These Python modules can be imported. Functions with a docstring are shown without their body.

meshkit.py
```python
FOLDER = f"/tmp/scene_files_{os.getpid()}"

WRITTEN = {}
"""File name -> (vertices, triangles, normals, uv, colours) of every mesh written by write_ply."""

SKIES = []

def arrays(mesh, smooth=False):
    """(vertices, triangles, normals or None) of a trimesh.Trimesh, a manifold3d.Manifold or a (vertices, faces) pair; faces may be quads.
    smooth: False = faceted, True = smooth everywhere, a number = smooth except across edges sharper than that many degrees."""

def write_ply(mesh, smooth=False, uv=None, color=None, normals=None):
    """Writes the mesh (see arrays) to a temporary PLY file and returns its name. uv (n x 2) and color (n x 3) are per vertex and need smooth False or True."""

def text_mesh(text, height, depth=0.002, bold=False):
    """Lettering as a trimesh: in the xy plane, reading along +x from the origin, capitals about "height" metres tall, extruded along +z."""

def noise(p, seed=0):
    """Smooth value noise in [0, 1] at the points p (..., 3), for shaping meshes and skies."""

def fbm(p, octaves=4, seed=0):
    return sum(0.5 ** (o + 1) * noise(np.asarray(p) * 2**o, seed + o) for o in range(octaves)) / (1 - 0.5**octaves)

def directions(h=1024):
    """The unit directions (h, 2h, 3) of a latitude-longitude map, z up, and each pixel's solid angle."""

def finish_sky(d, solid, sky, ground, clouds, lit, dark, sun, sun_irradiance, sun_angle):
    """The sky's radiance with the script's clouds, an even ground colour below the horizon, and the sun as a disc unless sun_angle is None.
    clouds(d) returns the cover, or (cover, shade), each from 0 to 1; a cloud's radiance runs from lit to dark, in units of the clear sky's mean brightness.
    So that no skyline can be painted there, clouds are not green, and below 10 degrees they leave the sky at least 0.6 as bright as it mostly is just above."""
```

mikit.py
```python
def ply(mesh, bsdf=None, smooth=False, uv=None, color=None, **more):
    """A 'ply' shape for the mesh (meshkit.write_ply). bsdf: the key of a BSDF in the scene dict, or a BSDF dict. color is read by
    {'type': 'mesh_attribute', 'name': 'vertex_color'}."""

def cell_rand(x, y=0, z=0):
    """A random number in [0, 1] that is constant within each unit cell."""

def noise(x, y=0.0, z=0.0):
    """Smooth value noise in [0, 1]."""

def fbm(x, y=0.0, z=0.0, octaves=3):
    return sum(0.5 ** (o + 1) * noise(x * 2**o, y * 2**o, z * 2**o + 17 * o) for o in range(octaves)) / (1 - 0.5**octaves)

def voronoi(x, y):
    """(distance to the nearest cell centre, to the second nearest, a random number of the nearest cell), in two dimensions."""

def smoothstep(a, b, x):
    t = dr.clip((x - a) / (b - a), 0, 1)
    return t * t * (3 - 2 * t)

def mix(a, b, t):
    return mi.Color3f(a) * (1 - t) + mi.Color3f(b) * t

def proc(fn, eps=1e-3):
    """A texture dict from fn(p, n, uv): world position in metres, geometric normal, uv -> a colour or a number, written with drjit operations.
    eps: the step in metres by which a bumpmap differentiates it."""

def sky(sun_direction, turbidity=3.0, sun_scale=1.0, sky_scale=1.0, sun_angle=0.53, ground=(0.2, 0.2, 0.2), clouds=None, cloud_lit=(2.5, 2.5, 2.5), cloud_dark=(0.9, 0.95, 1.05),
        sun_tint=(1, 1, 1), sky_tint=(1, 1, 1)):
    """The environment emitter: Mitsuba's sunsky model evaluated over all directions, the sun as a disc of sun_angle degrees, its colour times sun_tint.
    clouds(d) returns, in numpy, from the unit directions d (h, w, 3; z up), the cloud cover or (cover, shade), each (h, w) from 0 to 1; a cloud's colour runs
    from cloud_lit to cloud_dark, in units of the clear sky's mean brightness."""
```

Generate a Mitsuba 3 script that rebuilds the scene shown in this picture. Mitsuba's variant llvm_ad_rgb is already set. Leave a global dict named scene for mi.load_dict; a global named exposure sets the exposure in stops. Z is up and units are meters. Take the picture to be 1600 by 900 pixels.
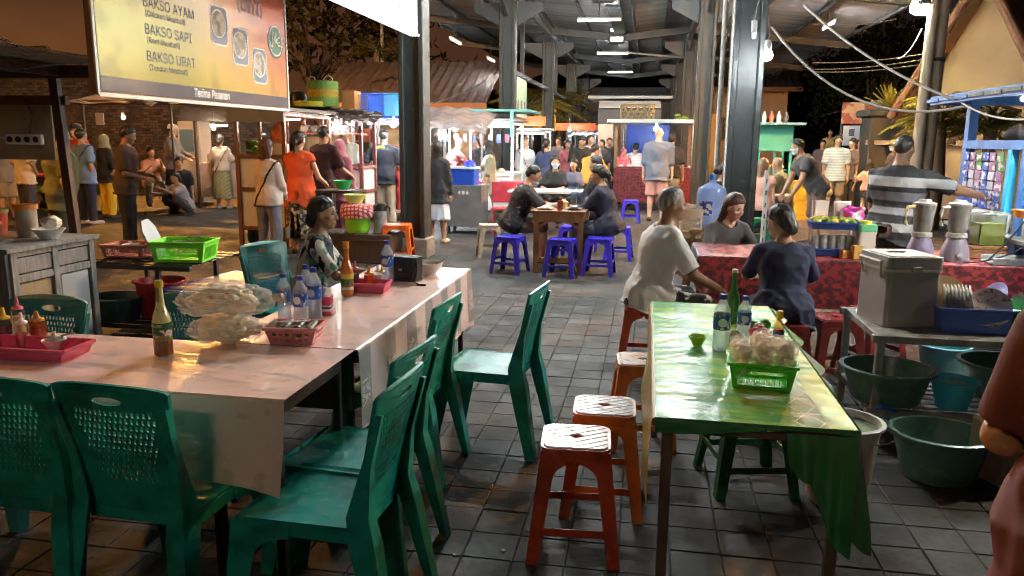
import math, random
import numpy as np, trimesh, drjit as dr, mitsuba as mi, mikit, meshkit
from shapely.geometry import Polygon, Point, box as sbox
from shapely import affinity, union_all
PI = math.pi
TF = mi.ScalarTransform4f
scene, labels = {}, {}
rng = random.Random(7)

# ---------------------------------------------------------------- camera, sky, exposure, big lamps
EYE = np.array([0, 0, 1.6])
scene['camera'] = {'type': 'perspective', 'fov': 66.94, 'fov_axis': 'x', 'near_clip': 0.05, 'far_clip': 400.0,
                   'to_world': TF().look_at(origin=EYE.tolist(), target=(EYE + np.array([-0.16547,0.96811,-0.18809])).tolist(), up=[-0.04207,0.18362,0.98210])}
exposure = 1.35

def night_clouds(d):
    """thin smoke and street glow: town light on a low layer, strongest near the horizon"""
    el = np.degrees(np.arcsin(np.clip(d[..., 2], -1, 1)))
    az = np.degrees(np.arctan2(d[..., 0], d[..., 1]))
    n = meshkit.fbm(d * np.array([3.0, 3.0, 7.0]) + 4.3, 4, 3)
    low = np.clip(1 - el / 40, 0, 1) ** 1.2
    west = 0.5 + 0.5 * np.cos(np.radians(az + 60))
    return np.clip(low * (0.08 + 0.95 * west ** 5) * (0.45 + 1.0 * n), 0, 1), np.clip(1.4 - 1.6 * n, 0, 1)

scene['sky'] = {**mikit.sky((-0.2, 0.3, 0.9), turbidity=3, sun_scale=0.0, sky_scale=0.02, sky_tint=(1.0, 0.75, 0.95), ground=(0.05, 0.05, 0.05),
                           clouds=night_clouds, cloud_lit=(46, 17, 5), cloud_dark=(16, 6, 2.8)), 'sampling_weight': 0.3}
TUBE_L, BULB_L, SODIUM_L = 330.0, 680.0, 1750.0
TUBE_C, BULB_C, SODIUM_C = (0.93, 1.0, 0.97), (0.85, 0.93, 1.0), (1.0, 0.42, 0.08)
def glow(c, L, w=1.0): return {'type': 'area', 'radiance': {'type': 'rgb', 'value': [float(x * L) for x in c]}, 'sampling_weight': float(w)}

# ---------------------------------------------------------------- materials
def rgb(c): return {'type': 'rgb', 'value': [float(x) for x in c]}
def mat(name, col, rough=0.5, bump=None, bs=1.0, eps=2e-3, **kw):
    c = mikit.proc(col) if callable(col) else (col if isinstance(col, dict) else rgb(col))
    d = {'type': 'principled', 'base_color': c, 'roughness': mikit.proc(rough) if callable(rough) else float(rough), **kw}
    if bump is not None: d = {'type': 'bumpmap', 'arbitrary': mikit.proc(bump, eps), 'scale': float(bs), 'bsdf': d}
    scene['m_' + name] = {'type': 'twosided', 'bsdf': d}
    return name
def plain(col, rough=0.5, **kw):
    n = 'mat_' + '_'.join('%02d' % round(c * 99) for c in col) + '_%d' % round(rough * 100) + ''.join('_%s%d' % (k[:5], round(v * 100)) for k, v in kw.items())
    if 'm_' + n not in scene: mat(n, col, rough, **kw)
    return n
def clear(col, name=None):
    n = 'clear_' + '_'.join('%02d' % round(c * 99) for c in col)
    if n not in scene: scene[n] = {'type': 'thindielectric', 'int_ior': 1.45, 'specular_transmittance': rgb(col)}
    return n
def milky(c, st=0.72, r=0.12, dt=0.9):
    n = 'milky_' + '_'.join('%02d' % round(x * 99) for x in c) + '_%d' % round(st * 99)
    if n not in scene: scene[n] = {'type': 'principledthin', 'base_color': rgb(c), 'roughness': float(r), 'spec_trans': float(st), 'diff_trans': float(dt), 'eta': 1.45}
    return n
V = mi.Color3f
fb, nz, ss = mikit.fbm, mikit.noise, mikit.smoothstep

# ---------------------------------------------------------------- meshes
def A(*v): return np.array(v, float)
def cat(*ms):
    ms = [m for x in ms for m in (x if isinstance(x, list) else [x])]
    return trimesh.util.concatenate(ms) if len(ms) > 1 else ms[0]
def tm(v, f): return trimesh.Trimesh(np.asarray(v, float), np.asarray(f), process=False)
def mv(m, loc=(0, 0, 0), rz=0, rx=0, ry=0, s=1):
    m = m.copy(); v = m.vertices * s
    for a, (i, j) in ((rx, (1, 2)), (ry, (2, 0)), (rz, (0, 1))):
        if a:
            c, q = math.cos(math.radians(a)), math.sin(math.radians(a)); w = v.copy()
            w[:, i], w[:, j] = c * v[:, i] - q * v[:, j], q * v[:, i] + c * v[:, j]; v = w
    m.vertices = v + np.asarray(loc, float)
    return m
def box(c, s, rz=0, b=0.003, rx=0, ry=0):
    h = np.asarray(s, float) / 2; b = min(b, 0.45 * h.min() * 2)
    if b <= 0: m = trimesh.creation.box(s)
    else:
        pts = [[sx * (h[0] - b * (k != 0)), sy * (h[1] - b * (k != 1)), sz * (h[2] - b * (k != 2))] for k in range(3) for sx in (-1, 1) for sy in (-1, 1) for sz in (-1, 1)]
        m = trimesh.convex.convex_hull(np.array(pts))
    return mv(m, c, rz, rx, ry)
def bar(a, b, w, d=None, up=(0, 0, 1), bev=0.003):
    a, b = A(*a), A(*b); L = np.linalg.norm(b - a); z = (b - a) / L
    up = A(*up) if abs(z @ A(*up)) < 0.95 else A(0, 1, 0)
    x = np.cross(up, z); x /= np.linalg.norm(x); y = np.cross(z, x)
    m = box((0, 0, 0), (w, d or w, L), b=bev); m.vertices = m.vertices @ np.array([x, y, z]) + (a + b) / 2
    return m
def tube(pts, r, n=8, caps=True):
    p = np.asarray(pts, float); r = np.broadcast_to(r, (len(p),)); t = np.gradient(p, axis=0); t /= np.linalg.norm(t, axis=1, keepdims=True) + 1e-12
    ref = A(0, 0, 1) if abs(t[:, 2]).mean() < 0.9 else A(1, 0, 0)
    a = np.cross(t, ref); a /= np.linalg.norm(a, axis=1, keepdims=True) + 1e-12; b = np.cross(t, a); th = np.arange(n) * 2 * PI / n
    v = (p[:, None] + r[:, None, None] * (np.cos(th)[None, :, None] * a[:, None] + np.sin(th)[None, :, None] * b[:, None])).reshape(-1, 3)
    f = []
    for i in range(len(p) - 1):
        for j in range(n):
            q = [i * n + j, i * n + (j + 1) % n, (i + 1) * n + (j + 1) % n, (i + 1) * n + j]; f += [[q[0], q[1], q[2]], [q[0], q[2], q[3]]]
    if caps:
        v = np.vstack([v, p[0], p[-1]]); k = len(p) * n; e = (len(p) - 1) * n
        for j in range(n): f += [[k, (j + 1) % n, j], [k + 1, e + j, e + (j + 1) % n]]
    return tm(v, f)
def lathe(prof, n=20, c=(0, 0, 0), sx=1, sy=1):
    pr = np.asarray(prof, float); th = np.arange(n) * 2 * PI / n
    v = np.stack([pr[:, None, 0] * np.cos(th) * sx, pr[:, None, 0] * np.sin(th) * sy, np.broadcast_to(pr[:, 1, None], (len(pr), n))], -1).reshape(-1, 3) + A(*c)
    f = []
    for i in range(len(pr) - 1):
        for j in range(n):
            q = [i * n + j, i * n + (j + 1) % n, (i + 1) * n + (j + 1) % n, (i + 1) * n + j]; f += [[q[0], q[1], q[2]], [q[0], q[2], q[3]]]
    return tm(v, f)
def ball(c, r, sub=2):
    m = trimesh.creation.icosphere(sub); m.vertices = m.vertices * np.asarray(r) + A(*c); return m
def prism(poly, h, z=0):
    gs = [poly] if isinstance(poly, Polygon) or not hasattr(poly, 'geoms') else list(poly.geoms)
    if not hasattr(poly, 'geoms') and not isinstance(poly, Polygon): gs = [Polygon(poly)]
    return mv(cat([trimesh.creation.extrude_polygon(g, h, engine='earcut') for g in gs]), (0, 0, z))
def rrect(w, d, r=0.02, c=(0, 0)): return sbox(c[0] - w / 2 + r, c[1] - d / 2 + r, c[0] + w / 2 - r, c[1] + d / 2 - r).buffer(r, 4)
def rbox(c, s, r=0.02, rz=0): return mv(prism(rrect(s[0], s[1], r), s[2], -s[2] / 2), c, rz)
def grid(nx, ny, fn):
    u, w = np.meshgrid(np.linspace(0, 1, nx + 1), np.linspace(0, 1, ny + 1), indexing='ij'); v = fn(u.ravel(), w.ravel())
    i, j = np.meshgrid(np.arange(nx), np.arange(ny), indexing='ij'); a = (i * (ny + 1) + j).ravel()
    return tm(v, np.vstack([np.stack([a, a + ny + 1, a + ny + 2], 1), np.stack([a, a + ny + 2, a + 1], 1)]))
def wob(m, amp, fr=8.0, seed=0):
    m = m.copy(); m.vertices = m.vertices + amp * (np.stack([meshkit.noise(m.vertices * fr + 31 * k, seed) for k in range(3)], -1) - 0.5) * 2; return m
def basket(w, d, h, wall=0.004, taper=0.85, nx=14, ny=9, hole=True, rows=1, heart=False):
    """an open plastic basket with slotted walls; parts: (walls, rim, base)"""
    out = []
    for L, off, q, n in ((w, d / 2, 0, nx), (w, d / 2, 180, nx), (d, w / 2, 90, ny), (d, w / 2, 270, ny)):
        pg = Polygon([(-L / 2 * taper, 0), (L / 2 * taper, 0), (L / 2, h), (-L / 2, h)])
        if hole:
            hs = []
            for k in range(n):
                for r in range(rows):
                    x = (k + 0.5 - n / 2) * L * 0.84 / n; y0 = h * (0.14 + 0.68 * r / rows); y1 = y0 + h * (0.68 / rows - 0.07); sc = taper + (1 - taper) * y0 / h; a = L * 0.84 / n * 0.32
                    hs.append(Polygon([(x * sc, y0), (x * sc + a, y0 + 0.62 * (y1 - y0)), (x * sc + a * 0.6, y1), (x * sc, y1 - 0.2 * (y1 - y0)), (x * sc - a * 0.6, y1), (x * sc - a, y0 + 0.62 * (y1 - y0))]) if heart else sbox(x * sc - a, y0, x * sc + a, y1))
            pg = pg.difference(union_all(hs))
        m = prism(pg, wall); v = m.vertices.copy(); t = v[:, 1] / h
        m.vertices = np.stack([v[:, 0], -(off * (taper + (1 - taper) * t)) + v[:, 2], v[:, 1]], 1); out.append(mv(m, rz=q))
    rim = prism(rrect(w + 0.016, d + 0.016, 0.012).difference(rrect(w - 0.006, d - 0.006, 0.008)), 0.012, h - 0.006)
    return cat(out), rim, mv(prism(rrect(w * taper, d * taper, 0.01), 0.004), (0, 0, 0.001))
def tub(rx, ry, h, lip=0.018, taper=0.78, n=40):
    """an open basin with a rolled lip, a solid of two walls"""
    return lathe([(0.0, 0.004), (taper * 0.95, 0.004), (taper, 0.02), (0.97, h - 0.012), (1.0 + lip / rx, h - 0.010), (1.0 + lip / rx, h), (0.97, h + 0.003), (0.955, h - 0.004), (taper - 0.025, 0.03), (taper * 0.9, 0.014), (0.0, 0.014)], n, sx=rx, sy=ry)

# ---------------------------------------------------------------- naming
_count = {}
def numbered(k):
    _count[k] = _count.get(k, 0) + 1
    return k if _count[k] == 1 else '%s_%03d' % (k, _count[k] - 1)
def put(key, mesh, m, sm=30, **kw):
    if isinstance(m, str):
        m = 'm_' + m if 'm_' + m in scene else m
        scene[key] = mikit.ply(mesh, m, sm, **kw)
    else: scene[key] = {**mikit.ply(mesh, 'm_' + plain((0.8, 0.8, 0.8)), sm, **kw), 'emitter': m}
    return key
class Th:
    """a thing: the key its parts' keys start with, and its place"""
    def __init__(s, name, label=None, cat_=None, loc=(0, 0, 0), rz=0, group=None, kind=None):
        s.key = numbered(name); s.loc = loc; s.rz = rz
        d = {k: v for k, v in (('label', label), ('category', cat_), ('group', group), ('kind', kind)) if v}
        if d: labels[s.key] = d
    def p(s, part, mesh, m, sm=30, under=None, label=None):
        k = numbered((under or s.key) + '__' + part)
        if label: labels[k] = {'label': label}
        return put(k, mv(mesh, s.loc, s.rz), m, sm)
    def own(s, mesh, m, sm=30): put(s.key, mv(mesh, s.loc, s.rz), m, sm); return s
def one(name, label, cat_, mesh, m, loc=(0, 0, 0), rz=0, group=None, kind=None, sm=30): return Th(name, label, cat_, loc, rz, group, kind).own(mesh, m, sm)
def struct(name, mesh, m, sm=30, label=None): return Th(name, label, None, kind='structure').own(mesh, m, sm)

# ---------------------------------------------------------------- people: bodies as one distance field, meshed by surface nets
def snet(fn, lo, hi, res):
    lo, hi = A(*lo) - 2 * res, A(*hi) + 2 * res
    ax = [np.arange(l, h + res, res, dtype=np.float32) for l, h in zip(lo, hi)]
    P = np.stack(np.meshgrid(*ax, indexing='ij'), -1); n = P.shape[:3]
    F = fn(P.reshape(-1, 3)).reshape(n).astype(np.float32)
    S = F < 0
    C = np.zeros(tuple(k - 1 for k in n), np.int8)
    for o in np.ndindex(2, 2, 2): C += S[o[0]:n[0] - 1 + o[0], o[1]:n[1] - 1 + o[1], o[2]:n[2] - 1 + o[2]]
    cells = np.argwhere((C > 0) & (C < 8))
    if not len(cells): return tm(np.zeros((3, 3)), [[0, 1, 2]])
    idx = -np.ones(C.shape, np.int64); idx[tuple(cells.T)] = np.arange(len(cells))
    acc = np.zeros((len(cells), 3)); cnt = np.zeros(len(cells))
    for a in range(3):
        for o in np.ndindex(2, 2):
            o0 = np.insert(np.array(o), a, 0); o1 = np.insert(np.array(o), a, 1)
            f0, f1 = F[tuple((cells + o0).T)], F[tuple((cells + o1).T)]
            m = (f0 < 0) != (f1 < 0); t = f0[m] / (f0[m] - f1[m]); p = np.repeat(o0[None].astype(float), m.sum(), 0); p[:, a] += t
            acc[m] += p; cnt[m] += 1
    v = (cells + acc / cnt[:, None]) * res + lo
    faces = []
    for a in range(3):
        b, c = (a + 1) % 3, (a + 2) % 3
        sl0 = [slice(None)] * 3; sl1 = [slice(None)] * 3; sl0[a] = slice(0, -1); sl1[a] = slice(1, None)
        s0, s1 = S[tuple(sl0)], S[tuple(sl1)]
        e = np.argwhere(s0 != s1); e = e[(e[:, b] > 0) & (e[:, c] > 0) & (e[:, b] < n[b] - 1) & (e[:, c] < n[c] - 1)]
        q = []
        for db, dc in ((1, 1), (0, 1), (0, 0), (1, 0)):
            k = e.copy(); k[:, b] -= db; k[:, c] -= dc; q.append(idx[tuple(k.T)])
        q = np.stack(q, 1); ins = s0[tuple(e.T)]
        q = np.where(ins[:, None], q[:, [0, 3, 2, 1]], q[:, [0, 1, 2, 3]])[:, ::-1]
        faces += [q[:, [0, 1, 2]], q[:, [0, 2, 3]]]
    return tm(v, np.vstack(faces))
def unit(v): return v / np.linalg.norm(v)
def rcone(P, a, b, ra, rb):
    ab = (b - a).astype(np.float32); q = P - a.astype(np.float32); t = np.clip(q @ ab / (ab @ ab), 0, 1)
    return np.linalg.norm(q - t[:, None] * ab, axis=1) - (ra + (rb - ra) * t)
def ell(P, c, r): 
    r = np.asarray(r, np.float32); q = (P - np.asarray(c, np.float32)) / r
    k = np.linalg.norm(q, axis=1); return (k - 1) * r.min() * (1 + 0.35 * (r.max() / r.min() - 1) * 0)
def smin(a, b, k=0.02):
    h = np.clip(0.5 + 0.5 * (b - a) / k, 0, 1); return b + (a - b) * h - k * h * (1 - h)
def smax(a, b, k=0.02): return -smin(-a, -b, k)
def loft(P, zs, ws, ds, y0=0.0, e=2.3):
    w, d = np.interp(P[:, 2], zs, ws), np.interp(P[:, 2], zs, ds)
    yy = np.interp(P[:, 2], zs, y0) if np.ndim(y0) else y0
    r = (np.abs(P[:, 0] / w) ** e + np.abs((P[:, 1] - yy) / d) ** e) ** (1 / e)
    return smax((r - 1) * np.minimum(w, d) * 0.9, np.maximum(P[:, 2] - zs[-1], zs[0] - P[:, 2]), 0.03)

def hand_mesh(curl, res=0.0055):
    """right hand: wrist at the origin, fingers towards -z, palm facing -x (inwards), thumb forward (+y)"""
    fl = []
    for k, (y, L, r) in enumerate(((0.030, 0.070, 0.0085), (0.010, 0.078, 0.009), (-0.010, 0.072, 0.0085), (-0.029, 0.056, 0.0078))):
        p = A(0, y, -0.088 + 0.006 * (k == 3)); pts = [p]; ang = 0
        for s, c in ((0.45, 0.9), (0.32, 1.25), (0.23, 0.8)):
            ang += curl * c; pts.append(pts[-1] + L * s * A(-math.sin(ang), 0.10 * (1.3 - k) * (1 - curl * 0.6), -math.cos(ang)))
        fl.append((pts, r))
    th = [A(0.002, 0.030, -0.022), A(-0.014, 0.054, -0.050), A(-0.026 - 0.02 * curl, 0.058 - 0.02 * curl, -0.078), A(-0.034 - 0.03 * curl, 0.050 - 0.03 * curl, -0.098)]
    def f(P):
        d = rcone(P, A(0, 0, 0.02), A(0, 0, -0.01), 0.026, 0.027)
        d = smin(d, ell(P, (0, 0.002, -0.052), (0.0165, 0.042, 0.050)) , 0.018)
        for pts, r in fl:
            g = rcone(P, pts[0] + A(0, 0, 0.02), pts[0], r * 1.1, r * 1.05)
            for a, b in zip(pts, pts[1:]): g = np.minimum(g, rcone(P, a, b, r, r * 0.9))
            d = smin(d, g, 0.004)
        g = rcone(P, th[0], th[1], 0.014, 0.0115)
        for a, b in zip(th[1:], th[2:]): g = np.minimum(g, rcone(P, a, b, 0.0105, 0.0095))
        return smin(d, g, 0.008)
    return snet(f, (-0.11, -0.06, -0.19), (0.035, 0.085, 0.02), res)
HANDS = {}
def hand(curl, res):
    k = (round(curl, 1), res)
    if k not in HANDS: HANDS[k] = hand_mesh(curl, res)
    return HANDS[k]

def head_sdf(q, fem, s):
    """q in the head's frame (z up from mid head, y forward), sizes times s"""
    q = q / s
    d = ell(q, (0, -0.008, 0.026), (0.073, 0.092, 0.090))
    d = smin(d, ell(q, (0, 0.022, -0.040), (0.056 - 0.004 * fem, 0.062, 0.072)), 0.03)
    d = smin(d, ell(q, (0, 0.066, -0.090), (0.022 - 0.003 * fem, 0.020, 0.018)), 0.025)
    for x in (-1, 1):
        d = smin(d, ell(q, (x * 0.040, 0.060, -0.018), (0.020, 0.018, 0.016)), 0.02)
        d = smax(d, -ell(q, (x * 0.031, 0.100, 0.012), (0.020, 0.016, 0.011)), 0.014)
        d = smin(d, ell(q, (x * 0.074, -0.004, -0.004), (0.009, 0.020, 0.031)), 0.008)
        d = smin(d, ell(q, (x * 0.013, 0.094, -0.028), (0.009, 0.011, 0.008)), 0.008)
    d = smin(d, rcone(q, A(0, 0.084, 0.022), A(0, 0.106, -0.022), 0.008, 0.0115), 0.012)
    d = smin(d, rcone(q, A(-0.018, 0.082, -0.056), A(0.018, 0.082, -0.056), 0.007, 0.007), 0.008)
    d = smin(d, rcone(q, A(-0.014, 0.081, -0.067), A(0.014, 0.081, -0.067), 0.0075, 0.0075), 0.008)
    return d * s

MALE = dict(z=[-.06, 0, .06, .12, .20, .255, .29, .318], w=[.088, .098, .092, .089, .104, .108, .078, .04], d=[.066, .074, .068, .065, .074, .070, .056, .040])
FEM = dict(z=[-.06, 0, .05, .11, .19, .25, .285, .314], w=[.096, .104, .094, .078, .088, .092, .066, .036], d=[.072, .080, .070, .059, .070, .062, .050, .036])
SKIN = {'tan': (0.36, 0.20, 0.12), 'brown': (0.25, 0.13, 0.075), 'fair': (0.50, 0.31, 0.22)}
def hair_mat(name, c):
    return mat(name, lambda p, n, uv: V(*c) * (.25 + 1.9 * fb(p.x * 95 + p.z * 14, p.y * 95 + p.z * 9, p.z * 11, 2) ** 1.5), .46, lambda p, n, uv: fb(p.x * 120 + p.z * 18, p.y * 120, p.z * 14, 2), .006, 1.5e-3)
HAIRC = hair_mat('black_hair', (0.016, 0.013, 0.011))
SIT = dict(legs=((88, 9), (2, 3)))
SQUAT = dict(legs=((118, 16), (-48, 8)))
def person(x, y, face, label, h=1.68, sex='m', seat=None, lean=0, side=0, twist=0, head=(0, 0), roll=0, armR=((3, 9), (10, 3)), armL=None, legs=((1, 3), (-2, 1)), legL=None, skin='tan',
           top=None, bot=None, shoes=(0.03, 0.03, 0.03), hair=('short',), hairm=None, mask=None, fat=1.0, curl=0.5, curlL=None, eyes=True, group=None, zoff=0.0, xtra=None, apron=None, strap=None, glasses=None, hw=1.0):
    """armR/armL: ((upper: forward, outward), (fore: forward, outward)) in degrees; legs likewise; face: heading clockwise from +y"""
    fem = 1.0 if sex == 'f' else 0.0
    D = max(2.0, math.hypot(x, y)); res = min(0.024, max(0.0085, 0.00135 * D)); B = FEM if fem else MALE
    armL = armL or armR; legL = legL or legs
    def dirv(fo, s): 
        f, o = np.radians(fo[0]), np.radians(fo[1]); return A(s * math.sin(o), math.sin(f) * math.cos(o), -math.cos(f) * math.cos(o))
    pel = A(0, 0, 0)
    L = math.radians(lean); S_ = math.radians(side); u = unit(A(math.sin(S_), math.sin(L), math.cos(L) * math.cos(S_)))
    tw = math.radians(twist); rx = unit(A(math.cos(tw), -math.sin(tw), 0)); rx = unit(rx - u * (rx @ u)); ry = np.cross(u, rx)
    R = np.stack([rx, ry, u], 1).astype(np.float32)
    sw = (0.097 if fem else 0.113) * h * fat ** 0.5 * hw
    J = {}
    for s, arm, leg, n in ((1, armR, legs, 'R'), (-1, armL, legL, 'L')):
        sh = pel + R @ A(s * sw, 0, 0.266 * h); el = sh + 0.172 * h * dirv(arm[0], s); wr = el + 0.148 * h * dirv(arm[1], s)
        hp = A(s * 0.052 * h, 0, -0.012 * h); kn = hp + 0.242 * h * dirv(leg[0], s); an = kn + 0.238 * h * dirv(leg[1], s)
        J[n] = (sh, el, wr, hp, kn, an)
    low = min(J['R'][5][2], J['L'][5][2]) - 0.042 * h
    base = A(0, 0, -low) if seat is None else A(0, 0, seat + 0.062 * h)
    nk = pel + R @ A(0, -0.005 * h, 0.30 * h)
    hy, hp_ = math.radians(head[0]), math.radians(head[1]); rl = math.radians(roll)
    Rh = np.array([[math.cos(hy), math.sin(hy), 0], [-math.sin(hy), math.cos(hy), 0], [0, 0, 1]]) @ np.array([[1, 0, 0], [0, math.cos(hp_), -math.sin(hp_)], [0, math.sin(hp_), math.cos(hp_)]]) @ np.array([[math.cos(rl), 0, math.sin(rl)], [0, 1, 0], [-math.sin(rl), 0, math.cos(rl)]])
    un = unit(u + A(0, 0, 0.6)); hs = 0.97 * (h / 1.68) ** 0.5 if h > 1.35 else 0.92
    hc = nk + un * (0.045 * h) + Rh @ A(0, 0.022, 0.105 * hs)
    Rh = Rh.astype(np.float32); hcf = hc.astype(np.float32)
    def torso(P, off=0.0, zmin=None, flare=0.0):
        q = (P - pel.astype(np.float32)) @ R; z = np.array(B['z']) * h; w = np.array(B['w']) * h * fat + off; d = np.array(B['d']) * h * fat + off; y0 = np.zeros(len(z))
        y0[2:4] += 0.012 * h * max(0, fat - 1) * 4
        if zmin is not None and zmin < z[0]:
            z = np.concatenate([[zmin], z]); w = np.concatenate([[w[0] + 0.03 * h * flare + 0.01], w]); d = np.concatenate([[d[0] + 0.03 * h * flare], d]); y0 = np.concatenate([[0], y0])
        r = loft(q, z, w, d, y0)
        for s in (-1, 1): r = smin(r, rcone(q, A(0, -0.012, 0.308) * h, A(s * sw / h * 0.86, -0.002, 0.272) * h, 0.028 * h + off, 0.025 * h + off), 0.03)
        if fem:
            for s in (-1, 1): r = smin(r, ell(q, (s * 0.043 * h, 0.045 * h, 0.185 * h), np.array((.045, .042, .042)) * h * fat + off), 0.03)
        return r
    ra = (0.026 if fem else 0.030) * h * fat ** 0.6; rf = ra * 0.80; rw = ra * 0.56; rt = (0.050 if fem else 0.048) * h * fat ** 0.7; rk = 0.034 * h; rn = 0.023 * h
    def body(P):
        d = torso(P)
        for n in 'RL':
            sh, el, wr, hp, kn, an = J[n]
            d = smin(d, smin(rcone(P, sh, el, ra * 1.02, rf), rcone(P, el, wr, rf, rw), 0.012), 0.03)
            lg = smin(rcone(P, hp, kn, rt * 1.12, rk), rcone(P, kn, an, rk, rn), 0.02)
            cf = kn + (an - kn) * 0.30 - 0.012 * h * A(0, 1, 0) * max(0, -unit(an - kn)[2]) ** 3; lg = smin(lg, ell(P, cf, (rk * 0.95, rk * 0.95, rk * 1.9)), 0.03)
            d = smin(d, lg, 0.03)
            d = smin(d, rcone(P, an + A(0, -0.02, -0.020 * h), an + A(0.01 * (1 if n == 'R' else -1), 0.108 * h, -0.028 * h), 0.023 * h, 0.016 * h), 0.02)
        hcb = hc + Rh @ A(0, -0.018, -0.06)
        d = smin(d, rcone(P, nk - un * 0.03, hcb, (0.031 if fem else 0.036) * h, (0.028 if fem else 0.033) * h), 0.03)
        m = np.linalg.norm(P - hcf, axis=1) < 0.2; hd = np.full(len(P), 1.0, np.float32); hd[m] = head_sdf((P[m] - hcf) @ Rh, fem, hs)
        return smin(d, hd, 0.015)
    sd = int(abs(x * 131 + y * 17)) % 97
    def folds(P, d, amp):
        m = np.abs(d) < 0.05
        if m.any():
            q = (P[m] + A(x, y, 0)).astype(np.float32); d = d.copy()
            d[m] += amp * ((meshkit.fbm(q * A(11, 11, 6), 2, sd) - 0.5) * 1.3 + (meshkit.noise(q @ np.array([[24, 6, 0], [0, 9, 20], [9, 14, 9]], float).T * 0.8, sd + 5) - 0.5) * 0.6)
        return d
    off = max(0.010, res * 0.95)
    tfn = bfn = None; covers = []
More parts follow.
